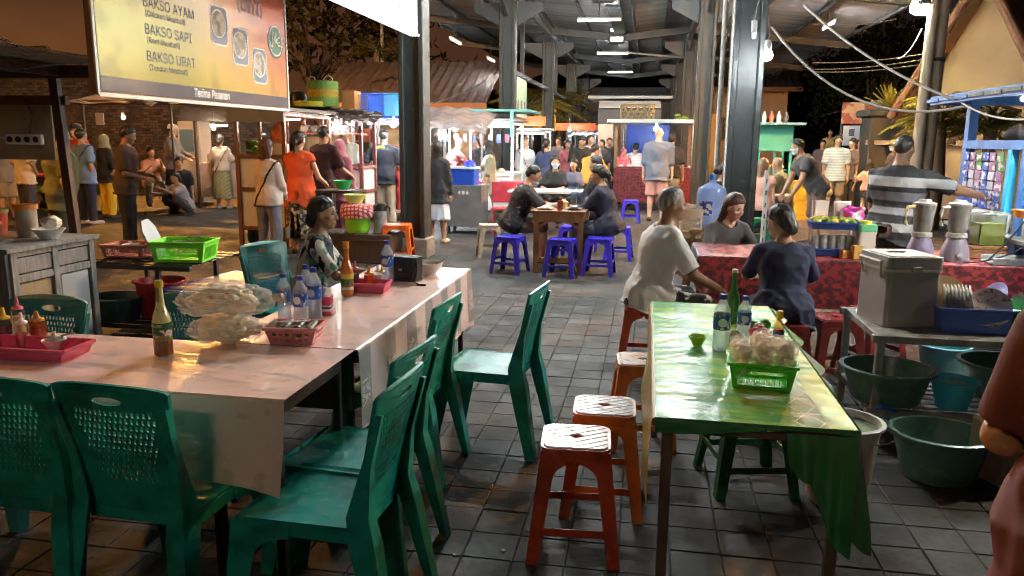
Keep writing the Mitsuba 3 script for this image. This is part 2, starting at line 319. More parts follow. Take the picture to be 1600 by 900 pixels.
    if top:
        tcol, slv, hem = top[:3]; nkr = top[3] if len(top) > 3 else 0.046
        def tfn(P):
            d = torso(P, off * 1.2, hem * h if hem < -0.06 else None, 1.0)
            q = (P - pel.astype(np.float32)) @ R
            d = smax(d, hem * h - q[:, 2], 0.01)
            for n in 'RL':
                sh, el, wr = J[n][:3]
                if slv > 0:
                    if slv <= 0.5:
                        e = sh + (el - sh) * slv * 1.75; c = smax(rcone(P, sh, e + (e - sh) * 0.5, ra * 1.03 + off, (ra + rf) / 2 + off * 1.9), (P - e.astype(np.float32)) @ unit(e - sh).astype(np.float32), 0.006)
                    else:
                        e = el + (wr - el) * (slv - 0.5) * 2 * 0.97; c = smin(rcone(P, sh, el, ra * 1.03 + off, rf + off * 1.2), smax(rcone(P, el, e + (e - el) * 0.3, rf + off * 1.2, rw + off * 1.2), (P - e.astype(np.float32)) @ unit(e - el).astype(np.float32), 0.006), 0.03)
                    d = smin(d, c, 0.035)
            if bot: d = smin(d, smax(bfn(P) - 0.010, np.maximum(np.maximum(hem * h - q[:, 2], q[:, 2] - 0.08 * h), np.maximum(q[:, 1] - 0.085 * h, np.abs(q[:, 0]) - 0.13 * h)), 0.01), 0.012)
            d = smax(d, -(rcone(P, nk - un * 0.02, nk + un * 0.15, nkr * h, 0.06 * h)), 0.008)
            return folds(P, d, 0.016 if D > 2.5 else 0.007)
        covers.append(tfn)
    if bot:
        kind, bcol, bl = bot[:3]
        def bfn(P):
            if kind == 'trousers':
                q = (P - pel.astype(np.float32)) @ R
                d = smax(torso(P, off * 0.9), q[:, 2] - 0.085 * h, 0.008)
                for n in 'RL':
                    hp, kn, an = J[n][3:]; wd = bot[3] if len(bot) > 3 else 1.0
                    if bl <= 0.5: e = hp + (kn - hp) * bl * 2; g = smax(rcone(P, hp, e + (e - hp) * 0.4, rt * 1.12 + off, rk * 1.35 + off), (P - e.astype(np.float32)) @ unit(e - hp).astype(np.float32), 0.006)
                    else: e = kn + (an - kn) * (bl - 0.5) * 2; g = smin(rcone(P, hp, kn, rt * 1.12 + off, rk * wd + off * 1.2), smax(rcone(P, kn, e + (e - kn) * 0.3, rk * wd + off * 1.2, rn * 1.25 * wd + off), (P - e.astype(np.float32)) @ unit(e - kn).astype(np.float32), 0.006), 0.03)
                    d = smin(d, g, 0.03)
            else:
                zl = -bl * h; fl = bot[3] if len(bot) > 3 else 0.02
                zz = np.array([zl, -.1 * h, 0, .07 * h]); d = loft(P - pel.astype(np.float32), zz, np.array([.10 + fl, .112, .106, .088]) * h * fat, np.array([.085 + fl, .086, .080, .066]) * h * fat)
                an_ = np.arctan2(P[:, 1], P[:, 0]); d = d + 0.006 * np.sin(an_ * 11 + sd) * np.clip(-P[:, 2] * 3, 0, 1)
            return folds(P, d, 0.014)
        covers.append(bfn)
    pts = np.array([p for n in 'RL' for p in J[n]] + [pel, nk, hc, J['R'][5] + A(0, .18, 0), J['L'][5] + A(0, .18, 0)])
    lo, hi = pts.min(0) - 0.14, pts.max(0) + 0.14; lo[2] = max(lo[2], low - 0.01) if seat is None else lo[2]
    m = snet(body, lo, hi, res)
    v = m.vertices.copy(); nrm = m.vertex_normals
    for c in covers:
        for _ in range(3):
            k = c(v.astype(np.float32)) < 0.006; v[k] -= nrm[k] * (0.012 + 0.3 * res)
    m.vertices = v
    hm = []
    for n, s in (('R', 1), ('L', -1)):
        sh, el, wr = J[n][:3]; w = unit(wr - el); inn = A(-s, 0.15, 0.0); inn = unit(inn - w * (inn @ w)); fw = np.cross(w, inn) * (1 if s > 0 else -1)
        if abs(w[2]) < 0.5: inn = unit(A(-s * 0.55, 0, -1) - w * (A(-s * 0.55, 0, -1) @ w)); fw = np.cross(-w, -inn) * s
        g = hand(curl if n == 'R' or curlL is None else curlL, 0.0055 if D < 8 else 0.008).copy(); q = g.vertices * (h / 1.68) * (0.93 if fem else 1.0)
        F_ = np.stack([-inn, np.cross(inn, w) * (1 if s > 0 else -1), -w], 1)
        g.vertices = q @ F_.T + wr + w * 0.0
        if np.linalg.det(F_) < 0: g.faces = g.faces[:, ::-1]
        hm.append(g)
    c_, s_ = math.cos(math.radians(face)), math.sin(math.radians(face)); W = np.array([[c_, s_, 0], [-s_, c_, 0], [0, 0, 1]])
    def out(mm): mm = mm.copy(); mm.vertices = (mm.vertices + base) @ W.T + A(x, y, zoff); return mm
    t = Th('person', label, 'person', group=group)
    put(t.key, out(cat(m, hm)), plain(SKIN[skin] if isinstance(skin, str) else skin, 0.5), True)
    pc = lambda c: plain(c, 0.85) if isinstance(c, tuple) else c
    if top: t.p('shirt' if slv > 0 else 'sleeveless_top', out(snet(tfn, lo, hi, res)), pc(tcol), True)
    if bot: t.p(kind, out(snet(bfn, np.minimum(lo, [lo[0], lo[1], lo[2]]) , A(hi[0], hi[1], max(.16 * h, J['R'][4][2] + .12, J['L'][4][2] + .12)), res)), pc(bcol), True)
    if shoes:
        for n, s in (('R', 1), ('L', -1)):
            an = J[n][5]; a0, a1 = an + A(0, -0.02, -0.022 * h), an + A(0.01 * s, 0.108 * h, -0.028 * h)
            f = lambda P: smax(smax(rcone(P, a0, a1, 0.023 * h + 0.009, 0.017 * h + 0.009), P[:, 2] - an[2] - 0.006, 0.01), (an[2] - 0.042 * h) - P[:, 2], 0.004)
            t.p('shoe', out(snet(f, np.minimum(a0, a1) - 0.05, np.maximum(a0, a1) + 0.05, min(res, 0.012))), pc(shoes), True)
    hk = hair[0]; HM = hairm or HAIRC
    cl = lambda q: ell(q, (0, -0.010, 0.028), (0.0775, 0.0975, 0.0935))
    def hfn(P):
        q = (P - hcf) @ Rh / hs
        ln = np.where(q[:, 1] > 0, 0.024 + 0.56 * q[:, 1], np.maximum(0.024 + 2.6 * np.minimum(q[:, 1] + .024, 0), -0.088)); ln = np.where((np.abs(q[:, 0]) > 0.062) & (np.abs(q[:, 1]) < 0.02), -0.01, ln)
        if hk == 'bald': ln = np.maximum(ln, 0.0)
        thick = 0.016 if hk == 'vol' else (-0.003 if hk in ('crop', 'bald') else 0.008)
        e_ = np.clip((q[:, 2] - ln) / 0.045, 0, 1); d = smax(cl(q) - (thick + .012) * e_ ** .6 * (1 - .25 * np.clip(q[:, 1] / .06, 0, 1)) + .009, ln - .01 - q[:, 2], 0.006)
        if hk == 'bald': d = smax(d, q[:, 2] - 0.035, 0.01)
        if hk in ('long', 'pony', 'bun', 'bob', 'low'):
            ln = np.where(q[:, 1] > 0, 0.010 + 0.70 * q[:, 1], np.maximum(0.010 + 2.8 * np.minimum(q[:, 1] + .018, 0), -0.105)); e_ = np.clip((q[:, 2] - ln) / 0.04, 0, 1); d = smax(cl(q) - 0.025 * e_ ** .6 * (1 - .35 * np.clip(q[:, 1] / .06, 0, 1)) + .009, ln - .01 - q[:, 2], 0.006)
            ln2 = hair[1] if len(hair) > 1 else 0.2
            if hk in ('long', 'bob'):
                for s in (-1, 0, 1): d = smin(d, rcone(q, A(s * 0.05, -0.042 - 0.02 * (s == 0), 0.03), A(s * 0.062, -0.062 - 0.02 * (s == 0), -ln2), 0.044, 0.030 if hk == 'long' else 0.04), 0.03)
            if hk == 'pony': d = smin(d, smin(rcone(q, A(0, -0.10, 0.03), A(0, -0.135, -0.03), 0.026, 0.034), rcone(q, A(0, -0.135, -0.03), A(0, -0.125, -ln2), 0.034, 0.012), 0.03), 0.02)
            if hk == 'bun': d = smin(d, ell(q, (0, -0.115, 0.0 + (hair[1] if len(hair) > 1 else 0)), (0.042, 0.036, 0.042)), 0.012)
            if hk == 'low': d = smin(d, ell(q, (0, -0.098, -0.055), (0.055, 0.042, 0.06)), 0.03)
        if hk == 'hijab':
            d = smin(ell(q, (0, -0.012, 0.024), (0.090, 0.108, 0.108)), ell(q, (0, -0.005, -0.16), (0.125, 0.105, 0.13)), 0.06)
            d = smax(d, -ell(q, (0, 0.105, -0.018), (0.055, 0.075, 0.080)), 0.01)
        n = meshkit.noise(q * A(75, 75, 14) + sd, 3) - 0.5 + .5 * (meshkit.noise(q * A(28, 28, 18) + sd, 5) - .5)
        return (d + (0.009 if hk != 'hijab' else 0.002) * n) * hs
    if hk != 'none':
        ex = 0.16 + (max(0, hair[1] - 0.1) if len(hair) > 1 else 0) + (0.14 if hk == 'hijab' else 0)
        t.p('hijab' if hk == 'hijab' else 'hair', out(snet(hfn, hc - A(0.16, 0.19, ex + .02), hc + A(0.16, 0.19, 0.16), min(res, 0.0085 if D < 8 else 0.012))), HM, True)
    loc = lambda mm: out(tm((mm.vertices * hs) @ Rh.T + hc, mm.faces))
    if eyes and D < 13:
        for s in (-1, 1):
            if not glasses == 'dark': t.p('eye', loc(ball((s * 0.031, 0.0785, 0.010), (0.0125, 0.009, 0.0062), 1)), plain((0.03, 0.02, 0.016), 0.2), True)
            t.p('eyebrow', loc(tube([(s * 0.014, 0.092, 0.027), (s * 0.031, 0.093, 0.033), (s * 0.047, 0.083, 0.028)], [0.0025, 0.0036, 0.002], 5)), HAIRC, True)
        if not mask: t.p('lips', loc(cat(tube([(-0.022, 0.082, -0.061), (-0.008, 0.0915, -0.0565), (0.008, 0.0915, -0.0565), (0.022, 0.082, -0.061)], [0.002, 0.005, 0.005, 0.002], 6), tube([(-0.02, 0.082, -0.062), (0, 0.0915, -0.067), (0.02, 0.082, -0.062)], [0.002, 0.006, 0.002], 6))), plain((0.32, 0.11, 0.09) if fem else (0.26, 0.12, 0.085), 0.4), True)
    if mask: t.p('face_mask', out(snet(lambda P: smax((head_sdf((P - hcf) @ Rh, fem, hs) - 0.008), smax(((P - hcf) @ Rh)[:, 2] + (0.014 if mask[1] else 0.07), 0.012 - ((P - hcf) @ Rh)[:, 1], 0.004), 0.004), hc - 0.15, hc + 0.15, 0.009)), plain(mask[0], 0.9), True)
    if glasses: t.p('glasses', loc(cat([tube([(s * (0.032 + 0.022 * math.cos(a)), 0.099 - 0.004 * (s * math.cos(a) > 0), 0.008 + 0.018 * math.sin(a)) for a in np.linspace(0, 2 * PI, 13)], 0.0022, 5) for s in (-1, 1)] + [tube([(s * 0.055, 0.094, 0.012), (s * 0.076, 0.0, 0.010)], 0.002, 5) for s in (-1, 1)] + [tube([(-0.01, 0.1, 0.012), (0.01, 0.1, 0.012)], 0.002, 5)])), plain((0.03, 0.03, 0.035), 0.3))
    if hk in ('cap', 'hat') or (len(hair) > 2 and hair[2] in ('cap', 'hat')):
        cm = pc(hair[3]) if len(hair) > 3 else plain((0.6, 0.6, 0.6), 0.8); wide = hair[2] == 'hat' if len(hair) > 2 else hk == 'hat'
        crown = lathe([(0.105, 0.045), (0.104, 0.085), (0.09, 0.120), (0.055, 0.142), (0.0, 0.147)], 24, sx=0.90, sy=1.05)
        brim = lathe([(0.09, 0.046), (0.185, 0.030), (0.185, 0.036), (0.09, 0.054)], 28) if wide else mv(prism(Point(0, 0.09).buffer(0.075).intersection(sbox(-.1, .07, .1, .2)), 0.006), (0, 0.01, 0.046))
        t.p('hat' if wide else 'cap', loc(cat(mv(crown, (0, -0.006, 0)), brim)), cm, 40)
    if strap is not None:
        a, b = J['R' if strap[1] > 0 else 'L'][0], J['L' if strap[1] > 0 else 'R'][3]
        fn = lambda P: smax(np.abs(((P - a.astype(np.float32)) @ unit(np.cross(b - a, A(0, 1, 0))).astype(np.float32))) - 0.011, np.abs(tfn(P) - 0.003) - 0.006, 0.003)
        t.p('bag_strap', out(snet(fn, lo, hi, max(0.008, res * 0.6))), pc(strap[0]), True)
    J['hc'] = hc; t.J = {k: ([W @ (p + base) + A(x, y, zoff) for p in vv] if isinstance(vv, tuple) else W @ (vv + base) + A(x, y, zoff)) for k, vv in J.items()}
    t.out = out; t.base = base
    return t

# ---------------------------------------------------------------- shared looks
def stone_fn(base, var):
    def fn(p, n, uv):
        c = mikit.cell_rand(dr.floor((p.x - 0.15) / 0.2), dr.floor((p.y - 0.105) / 0.2)); g = fb(p.x * 40, p.y * 40, p.z * 40, 3); s = fb(p.x * 3.1, p.y * 3.1, 1.0, 3); w = fb(p.x * 1.1 + 7, p.y * 1.1, 3.0, 2)
        v = (0.62 + 0.5 * c) * (0.75 + 0.5 * g) * (0.7 + 0.6 * s)
        return mikit.mix(V(*base) * v, V(0.055, 0.047, 0.038) * v, ss(0.55, 0.8, w) * 0.7 + 0.4 * ss(0.86, 1.0, c))
    return fn
mat('paver_stone', stone_fn((0.027, 0.0255, 0.0245), 1), lambda p, n, uv: 0.62 + 0.3 * fb(p.x * 5, p.y * 5, 2.0, 3), lambda p, n, uv: fb(p.x * 60, p.y * 60, p.z * 60, 3), 0.004)
def far_paving(p, n, uv):
    fx, fy = (p.x - 0.15) / 0.2, (p.y - 0.105) / 0.2; ex = dr.abs(fx - dr.round(fx)); ey = dr.abs(fy - dr.round(fy))
    j = dr.minimum(ex, ey); c = stone_fn((0.023, 0.0205, 0.0185), 1)(p, n, uv)
    return c * dr.lerp(mi.Float(0.45), mi.Float(1.0), ss(0.02, 0.06, j))
mat('far_paving', far_paving, lambda p, n, uv: 0.64 + 0.34 * fb(p.x * 3, p.y * 3, 2.0, 3), lambda p, n, uv: fb(p.x * 9, p.y * 26, 1.0, 3), 0.012)
mat('joint_sand', lambda p, n, uv: V(0.020, 0.018, 0.016) * (0.5 + fb(p.x * 50, p.y * 50, 0.0, 2)), 0.95)
mat('column_paint', lambda p, n, uv: V(0.018, 0.022, 0.0205) * (0.7 + 0.6 * fb(p.x * 6, p.y * 6, p.z * 3, 4)), 0.5, lambda p, n, uv: fb(p.x * 30, p.y * 30, p.z * 18, 4), 0.012)
mat('plinth_stone', lambda p, n, uv: V(0.21, 0.18, 0.14) * (0.6 + 0.8 * fb(p.x * 12, p.y * 12, p.z * 12, 4)), 0.7)
mat('roof_metal', lambda p, n, uv: V(0.18, 0.188, 0.195) * (0.5 + 0.8 * fb(p.x * 0.8, p.y * 4.5, 0.0, 3)), 0.40, metallic=0.2)
STEEL = mat('painted_steel', (0.026, 0.029, 0.030), 0.5)
GALV = mat('galvanised', lambda p, n, uv: V(0.42, 0.43, 0.42) * (0.35 + 0.9 * fb(p.x * 30, p.y * 30, p.z * 22, 4)), 0.42, metallic=0.55)
def wood_fn(a, b, sc=1.0):
    def fn(p, n, uv):
        g = fb(p.x * 60 * sc, p.y * 60 * sc, p.z * 6 * sc, 3); k = fb(p.x * 3, p.y * 3, p.z * 1.5, 3); return mikit.mix(V(*a), V(*b), dr.clip(g * 0.9 + k * 0.6 - 0.3, 0, 1))
    return fn
OAK = mat('cart_wood', wood_fn((0.10, 0.035, 0.015), (0.21, 0.085, 0.038)), 0.4)
DARKW = mat('dark_wood', wood_fn((0.030, 0.018, 0.013), (0.085, 0.055, 0.04)), 0.5)
GREYW = mat('weathered_wood', wood_fn((0.10, 0.10, 0.10), (0.30, 0.29, 0.27)), 0.75, lambda p, n, uv: fb(p.x * 60, p.y * 60, p.z * 8, 3), 0.006)
TAN = mat('table_wood', wood_fn((0.14, 0.065, 0.025), (0.30, 0.15, 0.06)), 0.4)

# ---------------------------------------------------------------- ground: sheet, single pavers near the camera, one mass of pavers beyond
PX0, PX1, PY0, PY1 = -4.25, 3.35, 1.305, 7.905
def ring(x0, x1, y0, y1, z):
    R = [(-60, -12, x0, 90), (x1, -12, 60, 90), (x0, -12, x1, y0), (x0, y1, x1, 90)]; ms = []
    for a, b, c, d in R: ms.append(tm([[a, b, z], [c, b, z], [c, d, z], [a, d, z]], [[0, 1, 2], [0, 2, 3]]))
    return cat(ms)
gnd = struct('ground', ring(PX0, PX1, PY0, PY1, 0.0), 'far_paving', False, 'dark concrete paving of the market square, orange under the street lamp')
gnd.p('joint_bed', tm([[PX0, PY0, -.005], [PX1, PY0, -.005], [PX1, PY1, -.005], [PX0, PY1, -.005]], [[0, 1, 2], [0, 2, 3]]), 'joint_sand', False)
def paver(i, j):
    r = random.Random(i * 977 + j); x, y = PX0 + 0.2 * i, PY0 + 0.2 * j; w = 0.0982 + r.uniform(-.0012, .0008)
    m = box((0, 0, 0), (2 * w, 2 * w, 0.05), b=0.0035, rz=r.uniform(-.6, .6), rx=r.uniform(-.28, .28), ry=r.uniform(-.28, .28))
    return mv(m, (x + 0.1, y + 0.1, -0.0252 + r.uniform(-.0022, .0012)))
seen = sorted([(i, j) for i in range(38) for j in range(33) if abs((PX0 + .2 * i + .1) / (PY0 + .2 * j + .1) + 0.10) < 0.52 or PX0 + .2 * i > 0.9 and (PX0 + .2 * i) / (PY0 + .2 * j + .1) < .56], key=lambda k: k[1])
near = [k for k in seen if not (-3.0 < PX0 + .2 * k[0] + .1 < -1.1 and 2.3 < PY0 + .2 * k[1] + .1 < 5.0)][:300]
for k in near: gnd.p('paver', paver(*k), 'paver_stone', False)
rest = [k for k in ((i, j) for i in range(38) for j in range(33)) if k not in set(near)]
k_ = gnd.p('paver_field', cat([paver(*k) for k in rest]), 'paver_stone', False); labels[k_] = {'kind': 'stuff'}

# ---------------------------------------------------------------- the market canopy: two rows of columns under a butterfly roof
VX, VZ, SL = -0.95, 4.52, 0.112
CY = [10.25 + 7.08 * k for k in range(5)]
cn = Th('market_canopy', 'long open steel market canopy with grey columns and corrugated butterfly roof', 'canopy')
def column(x, y, w=0.34):
    f = cat(box((x, y, 2.4), (w, w * .55, 4.3), b=.012), box((x - w * .40, y, 2.4), (w * .2, w, 4.3), b=.01), box((x + w * .40, y, 2.4), (w * .2, w, 4.3), b=.01))
    k = cn.p('column', f, 'column_paint')
    cn.p('plinth', cat(box((x, y, .135), (w * 1.22, w * 1.22, .27), b=.012)), 'plinth_stone', under=k)
    for s in (-1, 1): cn.p('gusset', mv(prism([(0, 0), (.55 * s, .30), (.55 * s, .48), (0, .48)][::s], .05), (0, 0, 0)).apply_transform(np.array([[1, 0, 0, x + s * .2], [0, 0, -1, y + .025], [0, 1, 0, 4.03], [0, 0, 0, 1.]])), STEEL, under=k)
for y in CY: column(-3.10, y); column(1.12, y - (0.3 if y < 11 else 0), 0.37 if y < 11 else .35)
zr = lambda x: VZ + SL * min(abs(x - VX), 2.07 if x > 0 else 9) - .115 * max(0, x - 1.12)
for y in CY:
    for xa, x in ((VX, -7.6), (VX, 1.12), (1.12, 5.6)): cn.p('rafter', bar((xa, y, zr(xa) + .1), (x, y, zr(x) + .1), .14, .20), STEEL)
for x in (-7.3, -5.9, -4.5, -3.1, -2.0, -1.25, -.65, 0.2, 1.12, 2.5, 3.8, 5.2):
    if x in (-3.1, 1.12): cn.p('eave_beam', bar((x, 8.4, zr(x) + .06), (x, 40, zr(x) + .06), .12, .22), STEEL)
    cn.p('purlin', bar((x + .15, 8.3, zr(x + .15) + .235), (x + .15, 40.4, zr(x + .15) + .235), .055, .075), STEEL)
cn.p('gutter', box((VX, 24.3, VZ + .25), (.34, 32, .10)), STEEL)
for i in range(40):
    y = 8.3 + .80 * i; r = random.Random(i)
    for x0_, x1 in ((VX, -7.7), (VX, 1.12), (1.12, 5.7)):
        x1_ = x1 + r.uniform(-.10, .5) * (1 if x1 < 0 else -1) * (x1 != 1.12)
        def sh(u, w, x1=x1_, x0=x0_):
            xx = x0 + (x1 - x0) * u; return np.stack([xx, y + .83 * w, np.array([zr(q) for q in xx]) + .30 + .012 * np.cos(w * 2 * PI * 5) + .004 * (i % 2)], 1)
        cn.p('roof_sheet', grid(1, 40, sh), 'roof_metal', True)
for y0, y1 in zip(CY[1:], CY[2:]):
    cn.p('side_rail', bar((-3.1, y0 + .2, 3.12), (-3.1, y1 - .2, 3.12), .07, .10), STEEL)
    cn.p('hanger', bar((-3.1, (y0 + y1) / 2 - 1.6, 3.16), (-3.1, (y0 + y1) / 2 - 1.6, 4.75), .09, .09), STEEL)
for x, y0, y1 in ((-3.1, CY[0], CY[1]), (1.12, CY[0], CY[1]), (1.12, CY[1], CY[2])): cn.p('brace', bar((x, y0 + .2, 4.25), (x, y0 + 1.6, 4.72), .06, .10), STEEL); cn.p('brace', bar((x, y1 - .2, 4.25), (x, y1 - 1.6, 4.72), .06, .10), STEEL)
cn.p('cross_pipe', tube([(-1.2, CY[2] + .5, 4.3), (1.5, CY[2] + .5, 4.05)], .03), GALV)
cn.p('down_pipe', tube([(.90, CY[0] + .42, .1), (.90, CY[0] + .42, 4.6)], .035, 10), GALV)
cn.p('conduit', tube([(.925, CY[0] - .46, .5), (.925, CY[0] - .52, 4.4)], .012, 6), plain((.55, .55, .55), .5))

def tube_lamp(a, b, label, L=TUBE_L, group='fluorescent tubes under the canopy', r=.017, w=.7, c=TUBE_C):
    a, b = A(*a), A(*b); t = Th('tube_lamp', label, 'lamp', group=group)
    t.p('tube', tube([a, b], r, 10), glow(c, L, w)); d = (b - a) * .02
    t.p('batten', bar(a - d + A(0, 0, .05), b + d + A(0, 0, .05), .05, .045), plain((.7, .7, .68), .5)); t.p('cap', tube([a - d, a + d * .3], r * 1.15, 8), plain((.6, .6, .6))); t.p('cap', tube([b - d * .3, b + d], r * 1.15, 8), plain((.6, .6, .6)))
    t.p('hanger', bar((a + b) / 2 + A(0, 0, .07), (a + b) / 2 + A(0, 0, .75), .02, .02), STEEL)
for i, (y, lb) in enumerate(((9.0, 'lit tube under the front end of the canopy roof, above the picture'), (12.2, 'first lit tube hung under the valley of the roof, nearest the camera'), (19.3, 'widest of the three lit tubes seen under the roof valley'), (26.5, 'middle one of the three lit tubes under the roof valley'), (33.7, 'smallest and lowest lit tube above the basket stall'))):
    tube_lamp((-1.77, y, 4.40), (-.77, y, 4.40), lb, TUBE_L * (2.7 if y < 13 else 1.0), w=3.0 if y < 13 else .7)
tube_lamp((-5.27, 20.7, 4.2), (-5.27, 21.9, 4.2), 'lit tube in the smoke beside the pale blue sign'); tube_lamp((-5.27, 25.6, 4.2), (-5.27, 26.8, 4.2), 'lit tube between the two left columns, in thin smoke')
tube_lamp((4.12, 14.6, 4.3), (4.12, 15.9, 4.3), 'lit tube under the right roof edge, cut by the picture top'); tube_lamp((4.06, 19.4, 4.3), (4.06, 20.6, 4.3), 'small lit tube under the right roof edge above the wires')
tube_lamp((.35, 14.0, 4.3), (1.15, 14.0, 4.3), 'lit tube between the first and second right columns, above the picture', w=1.5)
tube_lamp((-1.5, -2.6, 3.7), (-.5, -2.6, 3.7), 'lit tube behind the camera above the tables', TUBE_L * .38, c=(1, .74, .52))
for y, s in ((CY[1], 1), (CY[2], 1)):
    for k in (0, 1):
        t = Th('floodlight', ('upper' if k else 'lower') + ' dim floodlight in the pair on the ' + ('first' if y < 20 else 'second') + ' roof beam', 'floodlight', (-1.05, y - .22 - .12 * k, VZ + .02 + .26 * k))
        t.p('housing', mv(box((0, 0, 0), (.44, .10, .22), b=.012), rx=-25), plain((.03, .03, .03), .5)); t.p('lens', mv(box((0, -.054, 0), (.38, .008, .16), b=.002), rx=-25), glow((.8, .95, .9), .42, .05)); t.p('bracket', box((0, .06, .1), (.05, .10, .05)), STEEL)
# bulb on the right column
def bulb(x, y, z, label, L=BULB_L, r=.042, cord=.35, c=BULB_C, group=None, w=1.0):
    t = Th('light_bulb', label, 'light bulb', (x, y, z), group=group)
    t.p('globe', ball((0, 0, 0), r, 2), glow(c, L, w), True); t.p('socket', lathe([(r * .55, r * .75), (r * .62, r * 1.5), (r * .45, r * 2.6), (0, r * 2.7)], 12), plain((.75, .75, .75), .5)); t.p('cord', tube([(0, 0, r * 2.6), (.01, 0, cord * .6), (-.01, 0.02, cord + .06)], .005, 5), plain((.3, .3, .3), .6))
bulb(1.25,9.20,2.54, 'bright white bulb hanging beside the large right column', BULB_L * .75, .062)
t = Th('power_socket', 'white plastic socket and plug tied to the large right column', 'socket', (1.11,9.35,2.84))
t.p('body', rbox((0, 0, .03), (.06, .05, .12), .015), plain((.7, .7, .7))); t.p('plug', cat(box((0, -.01, -.07), (.05, .05, .07), b=.01), box((0, -.04, -.045), (.055, .02, .018))), plain((.55, .55, .55))); t.p('cord', tube([(0, 0, .09), (.02, .02, .25), (.1, .02, .5), (.14, .02, .8)], .007, 6), plain((.35, .35, .35)))
def cable(name, label, p0, p1, sag, m, r=.012, n=14, sway=0):
    p0, p1 = A(*p0), A(*p1); ts = np.linspace(0, 1, n); pts = p0 + (p1 - p0) * ts[:, None]; pts[:, 2] -= sag * 4 * ts * (1 - ts); pts[:, 0] += sway * np.sin(ts * 9)
    one(name, label, 'cable', tube(pts, r, 6), m, sm=True)
WIRE = plain((.42, .40, .36), .6)
cable('power_cable', 'pale cable sagging from the canopy corner to the blue stall roof, upper one', (1.56,9.00,3.03), (2.56,7.20,1.95), .10, WIRE, .013)
cable('power_cable', 'pale cable sagging from the bulb to the blue stall roof, lower one', (1.25,9.00,2.81), (2.63,7.20,1.92), .34, WIRE, .013)
cable('power_cable', 'thin pale cable drooping along the front of the blue stall roof', (2.56,7.20,1.95), (2.51,5.90,1.77), .04, WIRE, .008)
for i, (a_, b_) in enumerate((((3.20,17.00,3.19), (4.68,15.00,3.14)), ((3.21,17.00,3.06), (4.69,15.00,3.05)), ((3.22,17.00,3.01), (4.70,15.00,2.97)), ((3.15,17.00,3.93), (4.15,15.00,3.72)))): cable('overhead_wire', ('second lowest', 'third', 'lowest', 'topmost')[i] + ' overhead wire running left from the utility pole', a_, b_, .05, plain((.12, .08, .05), .6), .010)
cable('overhead_wire', 'overhead wire rising steeply to the street lamp with a coiled loop', (4.23,15.00,3.06), (4.58,15.00,3.56), .12, WIRE, .012)
cable('guy_wire', 'dark guy wire slanting over the tiled roof beside the middle left column', (-4.73,17.00,2.36), (-4.14,20.00,3.09), .05, plain((.06, .04, .035)), .012)

# ---------------------------------------------------------------- street lamps and pole at the right
p = Th('utility_pole', 'pair of weathered utility posts lit orange beside the gabled house', 'utility pole')
CONC = mat('pole_concrete', lambda p, n, uv: V(0.30, 0.25, 0.19) * (0.5 + fb(p.x * 9, p.y * 9, p.z * 3, 3)), 0.8)
px, _ = (4.81,3.40); p.p('post', tube([(px, 15, 0), (px + .02, 15, 9)], [.19, .15], 14), CONC, True); px2, _ = (4.67,3.40); p.p('post', tube([(px2, 14.8, 0), (px2, 14.8, 8)], [.09, .075], 12), CONC, True)
p.p('band', lathe([(.2, 3.0), (.2, 3.06)], 14, (px, 15, 0)), STEEL)
lx, lz = (4.51,3.87)
sl = Th('street_lamp', 'lit orange street lamp head on an arm beside the utility pole', 'street lamp')
sl.p('glass', ball((lx, 14.9, lz), (.19, .16, .11), 3), glow(SODIUM_C, 2400, .9), True); sl.p('arm', tube([(lx + .1, 14.9, lz + .1), (lx + .25, 14.9, lz + .18), (px2, 14.9, lz + .1)], .03), STEEL); sl.p('hood', lathe([(.2, 0), (.16, .09), (0, .13)], 14, (lx, 14.9, lz + .05)), STEEL)
# the orange lamp that lights the square, high above the left of the picture
sl = Th('street_lamp', 'tall orange street lamp over the left side of the square', 'street lamp', (-12.4, 20.2, 0))
sl.p('lamp_glass', mv(ball((0, 0, 0), (.34, .16, .06), 2), (.7, -.6, 6.45)), glow(SODIUM_C, SODIUM_L, 2.2), True); sl.p('pole', tube([(-1.2, .8, 0), (-1.2, .8, 6.4), (-1.0, .6, 6.75), (.4, -.4, 6.62)], .06, 10), STEEL); sl.p('hood', mv(lathe([(.36, 0), (.3, .08), (0, .14)], 16, sy=.5), (.7, -.6, 6.50)), STEEL)

sl = Th('street_lamp', 'orange street lamp left of the picture lighting the front of the stalls', 'street lamp', (-11.2, 5.0, -2.8))
sl.p('lamp_glass', mv(ball((0, 0, 0), (.34, .16, .06), 2), (.7, 0, 7.45)), glow(SODIUM_C, SODIUM_L * .33, 2.4), True); sl.p('pole', tube([(-1.2, 0, 2.8), (-1.2, 0, 7.4), (-1.0, 0, 7.75), (.4, 0, 7.62)], .06, 10), STEEL); sl.p('hood', mv(lathe([(.36, 0), (.3, .08), (0, .14)], 16, sy=.5), (.7, 0, 7.50)), STEEL)
